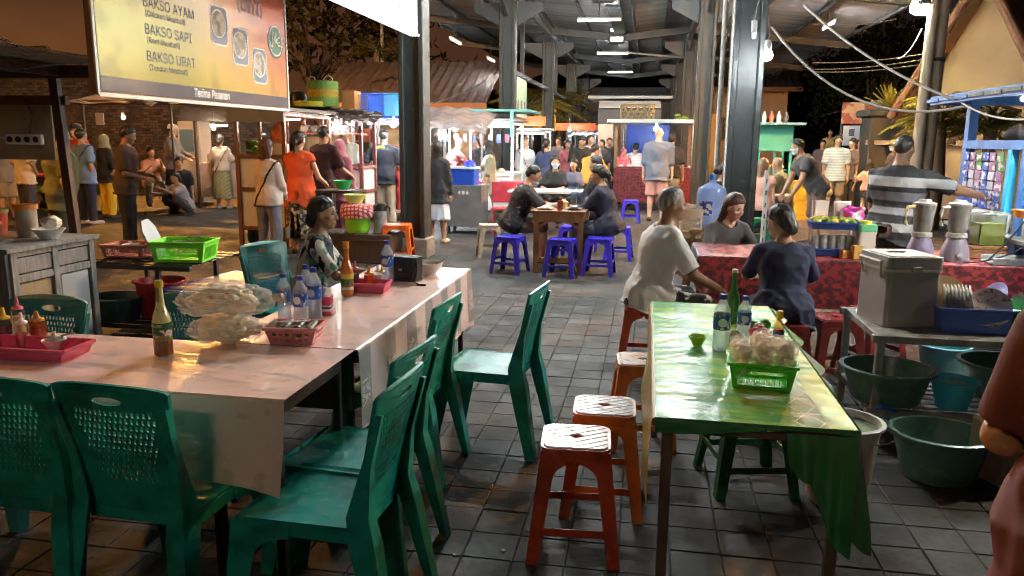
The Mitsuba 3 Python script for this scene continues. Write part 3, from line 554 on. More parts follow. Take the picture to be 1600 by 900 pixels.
# ---------------------------------------------------------------- gabled house at the right
TILE = mat('roof_tile', lambda p, n, uv: V(0.20, 0.085, 0.045) * (0.5 + 1.0 * fb(p.x * 5, p.y * 5, p.z * 5, 3)), 0.7)
PEACH = mat('house_plaster', lambda p, n, uv: V(0.40, 0.25, 0.14) * (0.75 + 0.4 * fb(p.x * 1.5, p.y * 1.5, p.z * 1.5, 4)), 0.85)
hs_ = Th('gabled_house', 'pale plastered house with a steep tiled gable lit orange', 'house', (6.9, 18.2, 0), -36)
G_, EZ, AZ = 1.25, 2.5, 4.85
hs_.p('wall', mv(prism([(-G_, 0), (G_, 0), (G_, EZ), (0, AZ), (-G_, EZ)], .2), rx=90), PEACH, False)
for s in (-1, 1):
    hs_.p('wall', box((s * (G_ - .12), 2.7, EZ / 2), (.2, 5, EZ)), PEACH)
    L = math.hypot(G_ + .25, (AZ - EZ) * (G_ + .25) / G_); ang = math.degrees(math.atan2(AZ - EZ, G_))
    def rt(u, w, s=s):
        d = u * L; x = s * math.cos(math.radians(ang)) * d; n_ = 22; z = AZ + .12 - math.sin(math.radians(ang)) * d + .045 * ((u * n_) % 1); return np.stack([x, -.9 + 6.2 * w, z + .03 * np.cos(w * 2 * PI * 30)], 1)
    rf = hs_.p('roof', grid(132, 60, rt), TILE, 30)
    hs_.p('soffit', mv(box((0, 2.2, -.02), (L, 6.1, .03)), (s * math.cos(math.radians(ang)) * L / 2, 0, AZ + .02 - math.sin(math.radians(ang)) * L / 2), ry=s * ang), DARKW)
    for k in range(26):
        d = (k + .5) / 26 * L; hs_.p('rake_tile', mv(tube([(0, 0, -.10), (0, 0, .10)], [.085, .07], 8), (s * math.cos(math.radians(ang)) * d, -.92, AZ + .15 - math.sin(math.radians(ang)) * d), ry=s * (ang + 90) + (180 if s > 0 else 0)), TILE, under=rf)
hs_.p('ledge', box((0, -.22, 1.62), (4.4, .25, .10)), PEACH)
# ---------------------------------------------------------------- far roofs, walls
def far_house(name, label, x0, x1, y, ez, rz_, depth=4, wall=(0.34, 0.26, 0.2), tile='tile_dim', win=2):
    t = Th(name, label, 'house'); t.p('wall', box(((x0 + x1) / 2, y + depth / 2, ez / 2), (x1 - x0, depth, ez)), plain(wall, .85))
    def rt(u, w):
        return np.stack([x0 - .5 + (x1 - x0 + 1) * u, y - .8 + (depth / 2 + .8) * w, ez + (rz_ - ez) * w + .05 * ((w * 16) % 1) + .03 * np.cos(u * (x1 - x0 + 1) * 20)], 1)
    t.p('roof', grid(int((x1 - x0) * 14), 96, rt), tile or TILE, 30); t.p('fascia', box(((x0 + x1) / 2, y - .82, ez - .06), (x1 - x0 + 1, .05, .2)), plain((.24, .11, .05), .7))
    for k in range(win):
        x = x0 + (x1 - x0) * (k + .5) / win; f = t.p('window', box((x, y - .02, ez * .55), (1.0, .06, 1.1)), plain((.2, .15, .1))); t.p('pane', box((x, y - .056, ez * .55), (.84, .01, .94)), plain((.02, .02, .025), .1), under=f)
mat('tile_dim', lambda p, n, uv: V(0.034, 0.022, 0.019) * (0.5 + 1.0 * fb(p.x * 5, p.y * 5, p.z * 5, 3)), 0.8)
far_house('tiled_house', 'low house with a brown tiled roof behind the bright stalls', -10.6, -5.6, 25.5, 2.7, 4.3, 5)
far_house('tiled_house', 'orange lit house far behind the two right columns', 3.0, 6.2, 38, 4.0, 5.4, 5, (0.5, 0.3, 0.15))
far_house('tiled_house', 'dark red roofed house behind the utility pole', 9.5, 19, 34, 3.0, 5.2, 6, (.16, .1, .08))
bw = Th('brick_wall', 'long rough brick wall behind the crowd on the left', 'wall')
def brick_c(p, n, uv):
    ux = uv.x * 96.0; uy = uv.y * 50.0; row = dr.floor(uy); fx = ux + 0.5 * (row - 2 * dr.floor(row / 2)); cx = dr.floor(fx); e = dr.minimum(dr.minimum(fx - cx, cx + 1 - fx) * 2.6, dr.minimum(uy - row, row + 1 - uy))
    return mikit.mix(V(0.085, 0.078, 0.07), V(0.19, 0.125, 0.08) * (0.45 + 0.9 * mikit.cell_rand(cx, row)) * (0.6 + 0.8 * fb(p.x * 8, p.z * 8, 0.0, 3)), ss(0.05, 0.14, e))
def brick_h(p, n, uv):
    ux = uv.x * 96.0; uy = uv.y * 50.0; row = dr.floor(uy); fx = ux + 0.5 * (row - 2 * dr.floor(row / 2)); cx = dr.floor(fx); e = dr.minimum(dr.minimum(fx - cx, cx + 1 - fx) * 2.6, dr.minimum(uy - row, row + 1 - uy))
    return ss(0.03, 0.2, e) + 0.5 * mikit.cell_rand(cx, row) + 0.3 * fb(p.x * 20, p.z * 20, 0.0, 2)
mat('far_brick', brick_c, 0.9, brick_h, 0.02, 4e-3)
wl = grid(1, 1, lambda u, w: np.stack([-26 + 16.4 * u, 19.5 + 0 * u, 3.6 * w], 1)); put(bw.key, wl, 'far_brick', True, uv=np.array([[0, 0], [0, 1], [1, 0], [1, 1]], float))
bw.p('core', box((-17.8, 19.65, 1.8), (16.4, .26, 3.59)), plain((.14, .12, .1), .9)); bw.p('coping', box((-17.8, 19.6, 3.66), (16.6, .5, .12)), plain((.16, .14, .12), .9))
one('backdrop_wall', 'plain dark grey block wall behind the basket stall', 'wall', box((-1.3, 43, 2.2), (9, .3, 4.4)), plain((.09, .09, .10), .8))
one('street_wall', 'dark low wall along the far street', 'wall', box((8, 60, 1.2), (60, .4, 2.4)), plain((.05, .045, .045), .9))
struct('hills', cat([ball((-30 + 14 * k, 150 + 6 * (k % 3), -5), (16 + 3 * (k % 2), 14, 16 + 4 * ((k * 7) % 3)), 3) for k in range(8)]), plain((.012, .016, .012), .95), True, 'dark wooded hill far behind the street')

# ---------------------------------------------------------------- trees and plants
LEAF = {}
def leafm(c):
    k = 'leaf_' + '_'.join('%02d' % round(x * 300) for x in c)
    if k not in scene: scene[k] = {'type': 'principledthin', 'base_color': rgb(c), 'roughness': 0.5, 'diff_trans': 0.7, 'spec_trans': 0.0}
    return k
def leaves(pts, size, r, droop=0.3):
    n = len(pts); d = r.normal(size=(n, 3)); d[:, 2] -= droop; d /= np.linalg.norm(d, axis=1, keepdims=True); s = np.cross(d, r.normal(size=(n, 3))); s /= np.linalg.norm(s, axis=1, keepdims=True)
    L = size * r.uniform(.6, 1.3, (n, 1)); v = np.stack([pts - d * L * .5, pts + s * L * .22, pts + d * L * .5, pts - s * L * .22], 1).reshape(-1, 3); a = np.arange(n)[:, None] * 4
    return tm(v, np.vstack([a + [0, 1, 2], a + [0, 2, 3]]))
def tree(label, x, y, h, R, seed, c=(.05, .07, .02), clumps=40, per=70, size=.22):
    r = np.random.default_rng(seed); t = Th('tree', label, 'tree')
    b = [tube([(x, y, 0), (x + .1, y, h * .3), (x - .1, y + .1, h * .55)], [.22, .17, .11], 9)]; cs = []
    for k in range(clumps):
        a, e = r.uniform(0, 2 * PI), r.uniform(-.35, 1.2); q = A(x + R * math.cos(a) * math.cos(e) * r.uniform(.4, 1), y + R * math.sin(a) * math.cos(e) * r.uniform(.4, 1), h * .62 + R * .8 * math.sin(e)); cs.append(q)
        if k % 2 == 0: b.append(tube([(x, y, h * (.3 + .25 * r.uniform())), (A(x, y, h * .5) + q) / 2 + A(0, 0, .2), q], [.07, .04, .015], 6))
    t.p('trunk', cat(b), plain((.07, .05, .04), .9), True)
    pts = np.concatenate([q + r.normal(size=(per, 3)) * R * .15 for q in cs]); t.p('crown', leaves(pts, size, r), leafm(c), False)
def palm_fronds(x, y, z, n, L, r, up=0.6, wid=.035, lf=16):
    ms = []; sp = []
    for k in range(n):
        a = 2 * PI * k / n + r.uniform(-.2, .2); e = r.uniform(.1, 1.2) * up; ts = np.linspace(0, 1, 9); rad = L * r.uniform(.8, 1.1)
        p = np.stack([x + rad * ts * math.cos(a) * math.cos(e), y + rad * ts * math.sin(a) * math.cos(e), z + rad * (ts * math.sin(e) - .55 * ts ** 2.2)], 1); sp.append(tube(p, np.linspace(.018, .004, 9), 4))
        for s in (-1, 1):
            for i in range(lf):
                t0 = .15 + .82 * i / lf; q = np.array([np.interp(t0, ts, p[:, j]) for j in range(3)]); side = A(-math.sin(a), math.cos(a), 0) * s; fw = A(math.cos(a), math.sin(a), 0); Lf = rad * .34 * math.sin(PI * min(1, t0 * .85 + .15)) + .03
                tip = q + side * Lf * .8 + fw * Lf * .55 + A(0, 0, -.35 * Lf + .1 * Lf * r.normal()); ms.append(tm([q, q + fw * wid + (tip - q) * .4, tip, q - fw * wid + (tip - q) * .4], [[0, 1, 2], [0, 2, 3]]))
    return cat(ms), cat(sp)
def palm(label, x, y, h, L, n, seed, c, name='palm_tree', rt=.13, up=.9):
    r = np.random.default_rng(seed); t = Th(name, label, 'palm' if h > 1 else 'plant')
    if h > 0.4: t.p('trunk', tube([(x, y, 0), (x + .05, y, h * .5), (x, y, h)], [rt * 1.3, rt, rt * .8], 9), plain((.11, .08, .05), .9), True)
    m, s = palm_fronds(x, y, h, n, L, r, up); t.p('fronds', m, leafm(c), False); t.p('stems', s, plain((.10, .10, .03), .6))
tree('broad dim tree glowing orange in the smoke behind the green basket', -14.5, 33, 8.5, 4.3, 1, (.07, .055, .02), 34, 34, .55); tree('tall thin dim tree in the smoke beside the lamp post', -11.2, 37, 9.0, 3.0, 2, (.07, .055, .02), 20, 26, .5)
palm('palm with a small crown in the smoke left of the near column', -10.6, 30, 4.9, 1.6, 11, 3, (.12, .085, .015)); palm('low palm behind the blue tarpaulin roof', -9.2, 27, 3.3, 1.3, 12, 4, (.12, .08, .015))
one('lamp_post', 'slim bare post rising in the smoke beside the palm', 'post', tube([(-10.7, 31, 0), (-10.7, 31, 7.4)], .07, 8), CONC, sm=True)
for i, (x, y, h, L, lb) in enumerate(((-3.9, 25.5, 2.6, 1.9, 'spiky golden palm seen between the second and third left columns'), (-3.9, 31, 2.9, 2.2, 'golden palm behind the hanging menu board'), (-4.2, 37, 3.4, 2.4, 'far golden palm behind the row of left columns'))): palm(lb, x, y, h, L, 14, 10 + i, (.14, .10, .02), up=1.1)
tree('dark round tree over the parked cars at the right', 8.6, 33, 5.6, 3.0, 7, (.02, .028, .012), 50, 80, .3); tree('dark tree behind the gate post', 12.4, 30, 4.3, 2.5, 8, (.022, .03, .012), 40, 70, .28)
r_ = np.random.default_rng(5)
def agave(label, x, y, z, n, L, c):
    t = Th('agave_plant', label, 'plant'); ms = []
    for k in range(n):
        a, e = 2.4 * k, .25 + 1.15 * (k / n); ts = np.linspace(0, 1, 6); w = .045 * np.sin(PI * (ts * .85 + .15)) + .003; d = A(math.cos(a) * math.cos(e), math.sin(a) * math.cos(e), math.sin(e)); sd = A(-math.sin(a), math.cos(a), 0); p = A(x, y, z) + ts[:, None] * d * L * r_.uniform(.75, 1.05) - A(0, 0, 1) * (ts ** 2)[:, None] * .18 * L * math.cos(e)
        ms.append(t.p('leaf', grid(5, 2, lambda u, ww: np.stack([np.interp(u, ts, p[:, j]) for j in range(3)], 1) + (ww - .5)[:, None] * 2 * np.interp(u, ts, w)[:, None] * sd + (np.abs(ww - .5) * .05)[:, None] * A(0, 0, 1)), leafm(c), True))
agave('spiky yellow green agave on top of the stone gate post', 5.30,19.00,2.37, 34, .62, (.20, .17, .03))
palm('feathery palm clump in front of the gabled house, left', 5.35, 15.9, 2.0, 1.25, 22, 21, (.19, .15, .03), up=1.2); palm('feathery palm clump in front of the gabled house, right', 6.1, 15.6, 1.9, 1.1, 20, 22, (.13, .11, .03), up=1.2)
gp = Th('gate_post', 'square dark stone gate post carrying the agave', 'gate post'); gx, _ = (5.43,1.38); gp.p('shaft', box((gx, 19.5, 1.1), (.95, .8, 2.2), b=.02), 'column_paint'); gp.p('cap', box((gx, 19.5, 2.28), (1.15, 1.0, .16), b=.02), 'column_paint')
gp.p('planter', lathe([(.25, 2.34), (.42, 2.55), (.40, 2.57), (0, 2.5)], 16, (gx, 19.5, 0)), CONC)
gx2, _ = (5.63,1.40); one('garden_wall', 'dark garden wall running right from the gate post', 'wall', box((gx2 + 2.2, 19.6, .9), (5.2, .3, 1.8)), 'column_paint')

ORD = ('first', 'second', 'third', 'fourth', 'fifth', 'sixth', 'seventh', 'eighth', 'ninth', 'tenth', 'eleventh', 'twelfth', 'thirteenth', 'fourteenth')
# ---------------------------------------------------------------- plastic, cloth
def plastic(c, dirt=0.5):
    k = 'plastic_' + '_'.join('%02d' % round(x * 99) for x in c)
    if 'm_' + k not in scene: mat(k, lambda p, n, uv: V(*c) * (1.10 - dirt * 0.75 * ss(0.42, 0.75, fb(p.x * 9, p.y * 9, p.z * 9, 4))) + 0.05 * dirt * ss(0.60, 0.74, fb(p.x * 34, p.y * 34, p.z * 22, 3)), lambda p, n, uv: 0.24 + 0.22 * fb(p.x * 22, p.y * 22, p.z * 22, 2))
    return k
TEAL = plastic((0.008, 0.185, 0.135)); CYANT = plastic((0.03, 0.20, 0.20)); RED_ = plastic((0.42, 0.055, 0.02)); ORANGE = plastic((0.50, 0.15, 0.02)); BLUEP = plastic((0.03, 0.022, 0.42)); GREENP = plastic((0.01, 0.16, 0.06))
WORN = mat('worn_stool_top', lambda p, n, uv: mikit.mix(V(0.40, 0.20, 0.13), V(0.56, 0.50, 0.47), ss(0.28, 0.50, fb(p.x * 30 + p.y * 12, p.y * 30, 0.0, 3))), 0.2, clearcoat=0.6)

def lplate(sx, sy, ct, cb, zt, wt, wb, half, arch, apron, th=.004):
    """one moulded leg: an L of two plates that meet at the corner and run to the middle of each side"""
    ms = []
    for ax in (0, 1):
        hs2 = half[ax]; na = 7
        pts = [(0, 0), (wb, 0)] + [(wt + (hs2 - wt) * (1 - math.cos(a)) , zt - apron - (arch - apron) * (1 - math.sin(a))) for a in np.linspace(0, PI / 2, na)] + [(hs2, zt), (0, zt)]
        pg = Polygon(pts); m = prism(pg, th); m = trimesh.Trimesh(m.vertices, m.faces)
        v = m.vertices; f = 1 - v[:, 1] / zt; cx = ct[0] + (cb[0] - ct[0]) * f; cy = ct[1] + (cb[1] - ct[1]) * f
        w = np.zeros_like(v); w[:, 2] = v[:, 1]
        if ax == 0: w[:, 0] = sx * (cx - v[:, 0]); w[:, 1] = sy * (cy - v[:, 2])
        else: w[:, 0] = sx * (cx - v[:, 2]); w[:, 1] = sy * (cy - v[:, 0])
        m.vertices = w
        if (sx * sy < 0) != (ax == 1): m.faces = m.faces[:, ::-1]
        ms.append(m)
    return cat(ms)
def stool(label, x, y, rz, m, top=None, h=.46, group=None, ribs=True, name='plastic_stool', w=.135):
    t = Th(name, label, 'stool', (x, y, 0), rz, group)
    pg = rrect(2 * w, 2 * w, .05); hole = Point(0, 0).buffer(.016).union(sbox(-.02, -.006, .02, .006)) if ribs else Point(0, 0).buffer(.018)
    t.p('seat', prism(pg.buffer(-.004).difference(hole), .010, h - .016), m)
    t.p('rim', prism(pg.difference(pg.buffer(-.012)), .045, h - .049), m)
    if ribs:
        for k in range(-4, 5):
            r = affinity.rotate(sbox(k * .036 - .0145, -.25, k * .036 + .0145, .25), -58, origin=(0, 0)).intersection(pg.buffer(-.012)).difference(hole.buffer(.006)); t.p('seat_slat', prism(r, .008, h - .0065), top or m)
    e = w + .045
    for sx in (-1, 1):
        for sy in (-1, 1): t.p('leg', lplate(sx, sy, (w - .004, w - .004), (e, e), h - .012, .058, .046, (w - .006, w - .006), .11, .05), m)
    for s in (-1, 1):
        zz, d = .13, w + .045 * (1 - .13 / h); t.p('stretcher', box((0, s * (d - .008), zz), (2 * d - .07, .006, .032), b=.002), m); zz = .17; d = w + .045 * (1 - zz / h); t.p('stretcher', box((s * (d - .008), 0, zz), (.006, 2 * d - .07, .032), b=.002), m)
    return t

def chair(label, x, y, rz, m=None, group='green plastic chairs round the pink tables'):
    """monobloc chair facing +y in its own frame"""
    t = Th('plastic_chair', label, 'chair', (x, y, 0), rz, group)
    m = m or plastic(((0.007, 0.25, 0.205), (0.010, 0.225, 0.19), (0.008, 0.265, 0.21))[int(abs(x * 37 + y * 11)) % 3], .7); sw_, sz = .215, .43
    def seat(u, w):
        X = (u - .5) * 2 * sw_ * (1 - .06 * (1 - w)); Y = -.20 + .42 * w; ed = np.maximum(np.abs(u - .5) * 2, np.abs(w - .5) * 2)
        return np.stack([X, Y, sz - .016 * (1 - np.abs(u - .5) * 2) ** .5 - .02 * np.clip((w - .88) / .12, 0, 1) ** 2 - .002 * ((np.floor(u * 43) + np.floor(w * 43)) % 2) * (ed < .7)], 1)
    top = grid(44, 44, seat); bot_ = top.copy(); bot_.vertices = bot_.vertices - A(0, 0, .006); bot_.faces = bot_.faces[:, ::-1]
    t.p('seat', cat(top, bot_), m, 40)
    H_ = .43
    def bend(v):
        s = v[:, 1]; x_ = v[:, 0]; out = np.zeros_like(v); out[:, 0] = x_; out[:, 2] = sz - .015 + s; out[:, 1] = -.195 - .105 * (s / H_) ** 1.3 - v[:, 2] + .55 * (x_ ** 2) * (s / H_); return out
    hw = lambda s: .165 + .04 * (s / H_)
    outl = [(-hw(0), 0), (hw(0), 0), (hw(.2), .2), (hw(H_), H_)] + [(hw(H_) * math.cos(a) , H_ + .028 * math.sin(a)) for a in np.linspace(.25, PI - .25, 9)] + [(-hw(H_), H_), (-hw(.2), .2)]
    pg = Polygon(outl); holes = [affinity.scale(Point(0, H_ - .032).buffer(1, 6), .052, .014)]
    lat = []
    for i in range(11):
        s = .115 + .024 * i
        for j in range(-8, 9):
            xx = (j + .5 * (i % 2)) * .0185
            if abs(xx) < .095 + .19 * (s - .10): lat.append(Polygon([(xx - .0058, s - .006), (xx + .0015, s - .0108), (xx + .0058, s + .006), (xx - .0015, s + .0108)]))
    b = prism(pg.difference(union_all(holes + lat)), .006); b.vertices = bend(b.vertices); b.faces = b.faces[:, ::-1]
    t.p('backrest', b, m, 25)
    fr = prism(pg.difference(pg.buffer(-.020)).difference(sbox(-.14, -.1, .14, .06)), .014, -.006); fr.vertices = bend(trimesh.Trimesh(fr.vertices, fr.faces).vertices); fr.faces = fr.faces[:, ::-1]
    t.p('back_frame', fr, m, 25)
    for s in (-1, 1):
        t.p('leg', lplate(s, 1, (sw_ - .002, .215), (sw_ + .03, .255), sz - .012, .085, .05, (sw_ - .01, .20), .12, .045), m)
        # rear leg: a folded blade from the backrest down, widest at the seat
        secs = [(s * .196, -.285, .80, .020, .016), (s * .188, -.235, .62, .032, .024), (s * .190, -.205, .46, .075, .045), (s * .205, -.225, .36, .085, .06), (s * .232, -.30, .0, .05, .045)]
        v = []; 
        for (cx, cy, cz, wy, wx) in secs: v += [[cx + s * .006, cy - wy * .5, cz], [cx + s * .006, cy + wy * .5, cz], [cx - s * .002, cy + wy * .5, cz], [cx - s * .002, cy - wy * .5 + .006, cz], [cx - s * wx, cy - wy * .5 + .006, cz], [cx - s * wx, cy - wy * .5, cz]]
        f = []
        for i in range(len(secs) - 1):
            for j in range(6):
                q = [i * 6 + j, i * 6 + (j + 1) % 6, i * 6 + 6 + (j + 1) % 6, i * 6 + 6 + j]; f += [[q[0], q[1], q[2]], [q[0], q[2], q[3]]]
        f += [[0, 1, 2], [0, 2, 3], [0, 3, 5], [3, 4, 5]]; e = 24; f += [[e, e + 2, e + 1], [e, e + 3, e + 2], [e, e + 5, e + 3], [e + 3, e + 5, e + 4]]
        t.p('leg', tm(v, f), m, 30)
        t.p('side_apron', box((s * (sw_ - .008), -.0, sz - .028), (.005, .38, .045), b=.001), m)
    t.p('rear_apron', box((0, -.198, sz - .03), (.36, .005, .05), b=.001), m)
    return t
g_ = None
chair('green chair at the lower left edge, its back cut by the picture', -1.97, 2.28, -2); chair('green chair in front of the pink table, seen squarely from behind', -1.56, 2.28, -3)
chair('nearest green chair at the table corner, seen side on, pushed under the pink cloth', -1.02, 2.28, 87); chair('green chair tucked right behind the nearest one at the table corner', -1.08, 2.66, 84)
chair('green chair half way along the pink table side, seen from its back corner', -1.18, 3.50, 86); chair('lone green chair drawn away from the pink table into the walkway', -.80, 3.93, 84)
chair('green chair whose back shows behind the seated woman in the patterned shirt', -2.40, 4.96, -112)
chair('blue green chair behind the long pink table at the far left', -2.70, 2.80, 178, CYANT); chair('blue green chair mostly hidden behind the bag of crackers', -2.10, 3.00, 176, CYANT)

# ---------------------------------------------------------------- pink tables
PINK = mat('pink_vinyl', lambda p, n, uv: mikit.mix(V(0.74, 0.55, 0.50) * (0.86 + 0.26 * fb(p.x * 6, p.y * 6, p.z * 6, 3)), V(.50, .34, .27), .55 * ss(.60, .74, fb(p.x * 17, p.y * 17, p.z * 17, 3))), lambda p, n, uv: 0.12 + 0.16 * fb(p.x * 7, p.y * 7, p.z * 5, 2), lambda p, n, uv: fb(p.x * 3.5, p.y * 11, p.z * 5, 3), 0.014, 4e-3, clearcoat=0.5)
def sq_(p, n, uv):
    s = p.y * 3.05 + 0.12; k = dr.floor(s); f = s - k; on = ss(0.0, 0.01, f) * (1 - ss(0.44, 0.45, f)) * ss(0.40, 0.41, p.z); a = f * 9; b = p.z * 34
    scr = ss(0.52, 0.56, fb(p.y * 60 + 3 * dr.sin(p.z * 70), p.z * 90, k, 2)) * ss(.47, .5, p.z) * (1 - ss(.60, .63, p.z)) * ss(.06, .1, f) * (1 - ss(.36, .4, f))
    return mikit.mix(mikit.mix(V(0.62, 0.52, 0.54), V(0.30, 0.29, 0.31), on), V(0.62, 0.58, 0.58), on * scr)
mat('pink_vinyl_side', sq_, 0.25, lambda p, n, uv: fb(p.x * 6, p.y * 4, p.z * 2, 2), 0.01, 4e-3)
IRON = mat('black_iron', (0.018, 0.017, 0.017), 0.45)
def cloth_top(x0, x1, y0, y1, z, r=.012):
    def f(u, w):
        X, Y = x0 + (x1 - x0) * u, y0 + (y1 - y0) * w; return np.stack([X, Y, z + .0025 * (meshkit.fbm(np.stack([X * 5, Y * 5, 0 * X], 1), 3, 4) - .5)], 1)
    return grid(40, 40, f)
def drop(p0, p1, out, h0, h1, z, wave=.012, seed=0, fr=9.0, flare=.03):
    """a hanging side of a cloth from edge p0-p1, falling by h0..h1"""
    p0, p1, out = A(*p0, z), A(*p1, z), A(*out, 0)
    def f(u, w):
        h = h0 + (h1 - h0) * u + .015 * np.sin(u * 5 + seed); a = np.clip(w * 14, 0, 1); q = p0 + (p1 - p0) * u[:, None]
        o = .010 * np.sin(a * PI / 2) + flare * w + wave * w * np.sin(u * fr + seed + 1.5 * w) + .4 * wave * w * np.sin(u * fr * 2.7 + 2 * seed)
        zz = -.010 * (1 - np.cos(a * PI / 2)) - np.clip(w - 1 / 14, 0, 1) * h * 14 / 13
        return q + out * o[:, None] + A(0, 0, 1) * zz[:, None]
    return grid(48, 30, f)
def frame_table(t, x0, x1, y0, y1, z, m, w=.03, ap=.05, legs=((0, 0), (0, 1), (1, 0), (1, 1)), board=DARKW):
    t.p('board', box(((x0 + x1) / 2, (y0 + y1) / 2, z - .012), (x1 - x0, y1 - y0, .018)), board)
    for y in (y0 + w / 2 + .004, y1 - w / 2 - .004): t.p('rail', box(((x0 + x1) / 2, y, z - .022 - ap / 2), (x1 - x0 - 2 * w - .01, w * .6, ap)), m)
    for x in (x0 + w / 2 + .004, x1 - w / 2 - .004): t.p('rail', box((x, (y0 + y1) / 2, z - .022 - ap / 2), (w * .6, y1 - y0 - 2 * w - .01, ap)), m)
    for i, j in legs: t.p('leg', box(((x0 + w, x1 - w)[i], (y0 + w, y1 - w)[j], (z - .022) / 2), (w, w, z - .022)), m)
TX0, TX1, TY0, TY1, TZ = -3.6, -1.145, 2.28, 2.905, .75
t = Th('table', 'long table across the lower left under a shiny pink vinyl cloth', 'table')
frame_table(t, TX0, TX1 - .03, TY0 + .02, TY1 - .02, TZ - .006, IRON, legs=((0, 0), (0, 1), (1, 0), (1, 1))); t.p('leg', box((-1.44, TY0 + .06, .36), (.035, .035, .70)), IRON)
c = t.p('tablecloth', cloth_top(TX0, TX1, TY0, TY1, TZ), PINK, True); t.p('front_drop', drop((TX0, TY0), (TX1, TY0), (0, -1), .26, .31, TZ, .036, 1, 11), PINK, True, under=c)
UX0, UX1, UY0, UY1 = -1.78, -1.145, 2.915, 5.0
t = Th('table', 'long table running away under a pink cloth with grey squares', 'table')
frame_table(t, UX0, UX1 - .02, UY0 + .02, UY1 - .02, TZ - .006, IRON); t.p('end_panel', box(((UX0 + UX1) / 2, UY0 + .012, .60), (.58, .012, .24)), DARKW)
c = t.p('tablecloth', cloth_top(UX0, UX1, UY0, UY1, TZ), PINK, True); t.p('side_drop', drop((UX1, UY0), (UX1, UY1), (1, 0), .33, .36, TZ, .010, 2, 30, .015), 'pink_vinyl_side', True, under=c); t.p('far_drop', drop((UX1, UY1), (UX0, UY1), (0, 1), .3, .3, TZ, .01, 3), PINK, True, under=c)

# ---------------------------------------------------------------- bottles and small table things
def bottle(name, label, x, y, z, prof, m, liquid=None, cap=None, lab=None, group=None, labtex=None, n=18, rz=0):
    t = Th(name, label, 'bottle', (x, y, z), rz, group); R = max(p[0] for p in prof)
    t.p('body', lathe([(0, .002)] + list(prof), n), m, 40)
    if liquid: pr = [(max(0, r - .003), z_) for r, z_ in prof if z_ < liquid[1]]; pr.append((np.interp(liquid[1], [p[1] for p in prof], [p[0] for p in prof]) - .003, liquid[1])); t.p('liquid', lathe([(0, .004)] + pr + [(0, liquid[1])], n), liquid[0], 40)
    if cap: r, z0, h, cm = cap; t.p('cap', lathe([(r, z0), (r * 1.02, z0 + h * .3), (r * .97, z0 + h), (0, z0 + h)], 14), cm, 40)
    if lab: z0, z1, lm = lab[:3]; rr = lab[3] if len(lab) > 3 else R; t.p('label', lathe([(rr + .0008, z0), (rr + .0012, (z0 + z1) / 2), (rr + .0008, z1)], n), lm, 40)
    return t
PET = milky((.86, .92, 1.0), .80, .08); WATER = 'water_fill'; scene[WATER] = {'type': 'thindielectric', 'int_ior': 1.2, 'specular_transmittance': rgb((.93, .97, 1))}
BL = lambda p, n, uv: mikit.mix(V(0.03, 0.10, 0.42), V(0.55, 0.62, 0.70), ss(0.60, 0.66, fb(p.x * 80, p.y * 80, p.z * 60, 2)))
mat('water_label', BL, 0.3); CAPB = plain((0.02, 0.03, 0.30), .35); YEL = plain((.62, .40, .03), .35)
WP = [(.031, .004), (.032, .03), (.0305, .045), (.032, .06), (.0305, .075), (.032, .09), (.032, .15), (.029, .168), (.016, .192), (.013, .200), (.0125, .214)]
def water(label, x, y, z=TZ, s=1.0, group=None, low=None):
    t = bottle('water_bottle', label, x, y, z, [(r * s, h * s) for r, h in WP], PET, (WATER, (low or .15) * s), (.0145 * s, .205 * s, .02 * s, CAPB), (.088 * s, .148 * s, 'water_label', .0322 * s), group)
    t.p('badge', mv(prism(Point(0, 0).buffer(.017 * s), .001), (0, -.0345 * s, .118 * s), rx=90), plain((.5, .58, .68), .4)); return t
for i, (u, v, lb) in enumerate(((446, 500, 'leftmost water bottle of the four beside the cracker bag'), (470, 506, 'front middle water bottle of the four, round badge facing out'), (487, 496, 'water bottle of the four hidden behind the front one'), (497, 500, 'rightmost water bottle of the four beside the tissue pack'))):
    x, y = [(-1.66,3.34), (-1.54,3.26), (-1.63,3.52), (-1.54,3.41)][i]; water(lb, x, y, TZ, 1.0 + .03 * i, 'water bottles on the pink tables')
SAUCE = [(.031, .004), (.034, .02), (.034, .135), (.030, .16), (.016, .20), (.0135, .225), (.0125, .285), (.0145, .288), (.0145, .300)]
def lab_fn(p, n, uv, c0=(0.02, 0.10, 0.03), z0=.79):
    q = fb(p.x * 55, p.y * 55, p.z * 30, 2); return mikit.mix(mikit.mix(V(*c0), V(0.42, 0.05, 0.03), ss(.5, .56, q) * (1 - ss(.855, .86, p.z)) * ss(.80, .805, p.z)), V(.75, .7, .6), ss(.60, .64, q) * (1 - ss(.855, .86, p.z)))
mat('sauce_label', lab_fn, .4); mat('chili_label', lambda p, n, uv: mikit.mix(mikit.mix(V(.62, .48, .05), V(.03, .14, .03), ss(.795, .80, p.z) * (1 - ss(.845, .85, p.z))), V(.5, .06, .02), ss(.56, .6, fb(p.x * 60, p.y * 60, p.z * 40, 2)) * ss(.80, .81, p.z) * (1 - ss(.835, .84, p.z))), .4)
OILB = mat('smeared_glass', lambda p, n, uv: mikit.mix(V(.62, .56, .26), V(.22, .15, .03), ss(.52, .64, fb(p.x * 50, p.y * 50, p.z * 16, 3))), .15, clearcoat=1.0)
bt = bottle('sauce_bottle', 'tall half empty glass sauce bottle with a green label, smeared yellow neck', *(-1.85,2.68), TZ, [(r * 1.03, h) for r, h in SAUCE], OILB, None, (.0165, .275, .022, YEL), (.085, .135, 'sauce_label', .0352))
bt.p('liquid', lathe([(.0353, .006), (.0355, .02), (.0355, .060), (.034, .064)], 18), plain((.20, .055, .008), .12, clearcoat=1.0), 40)
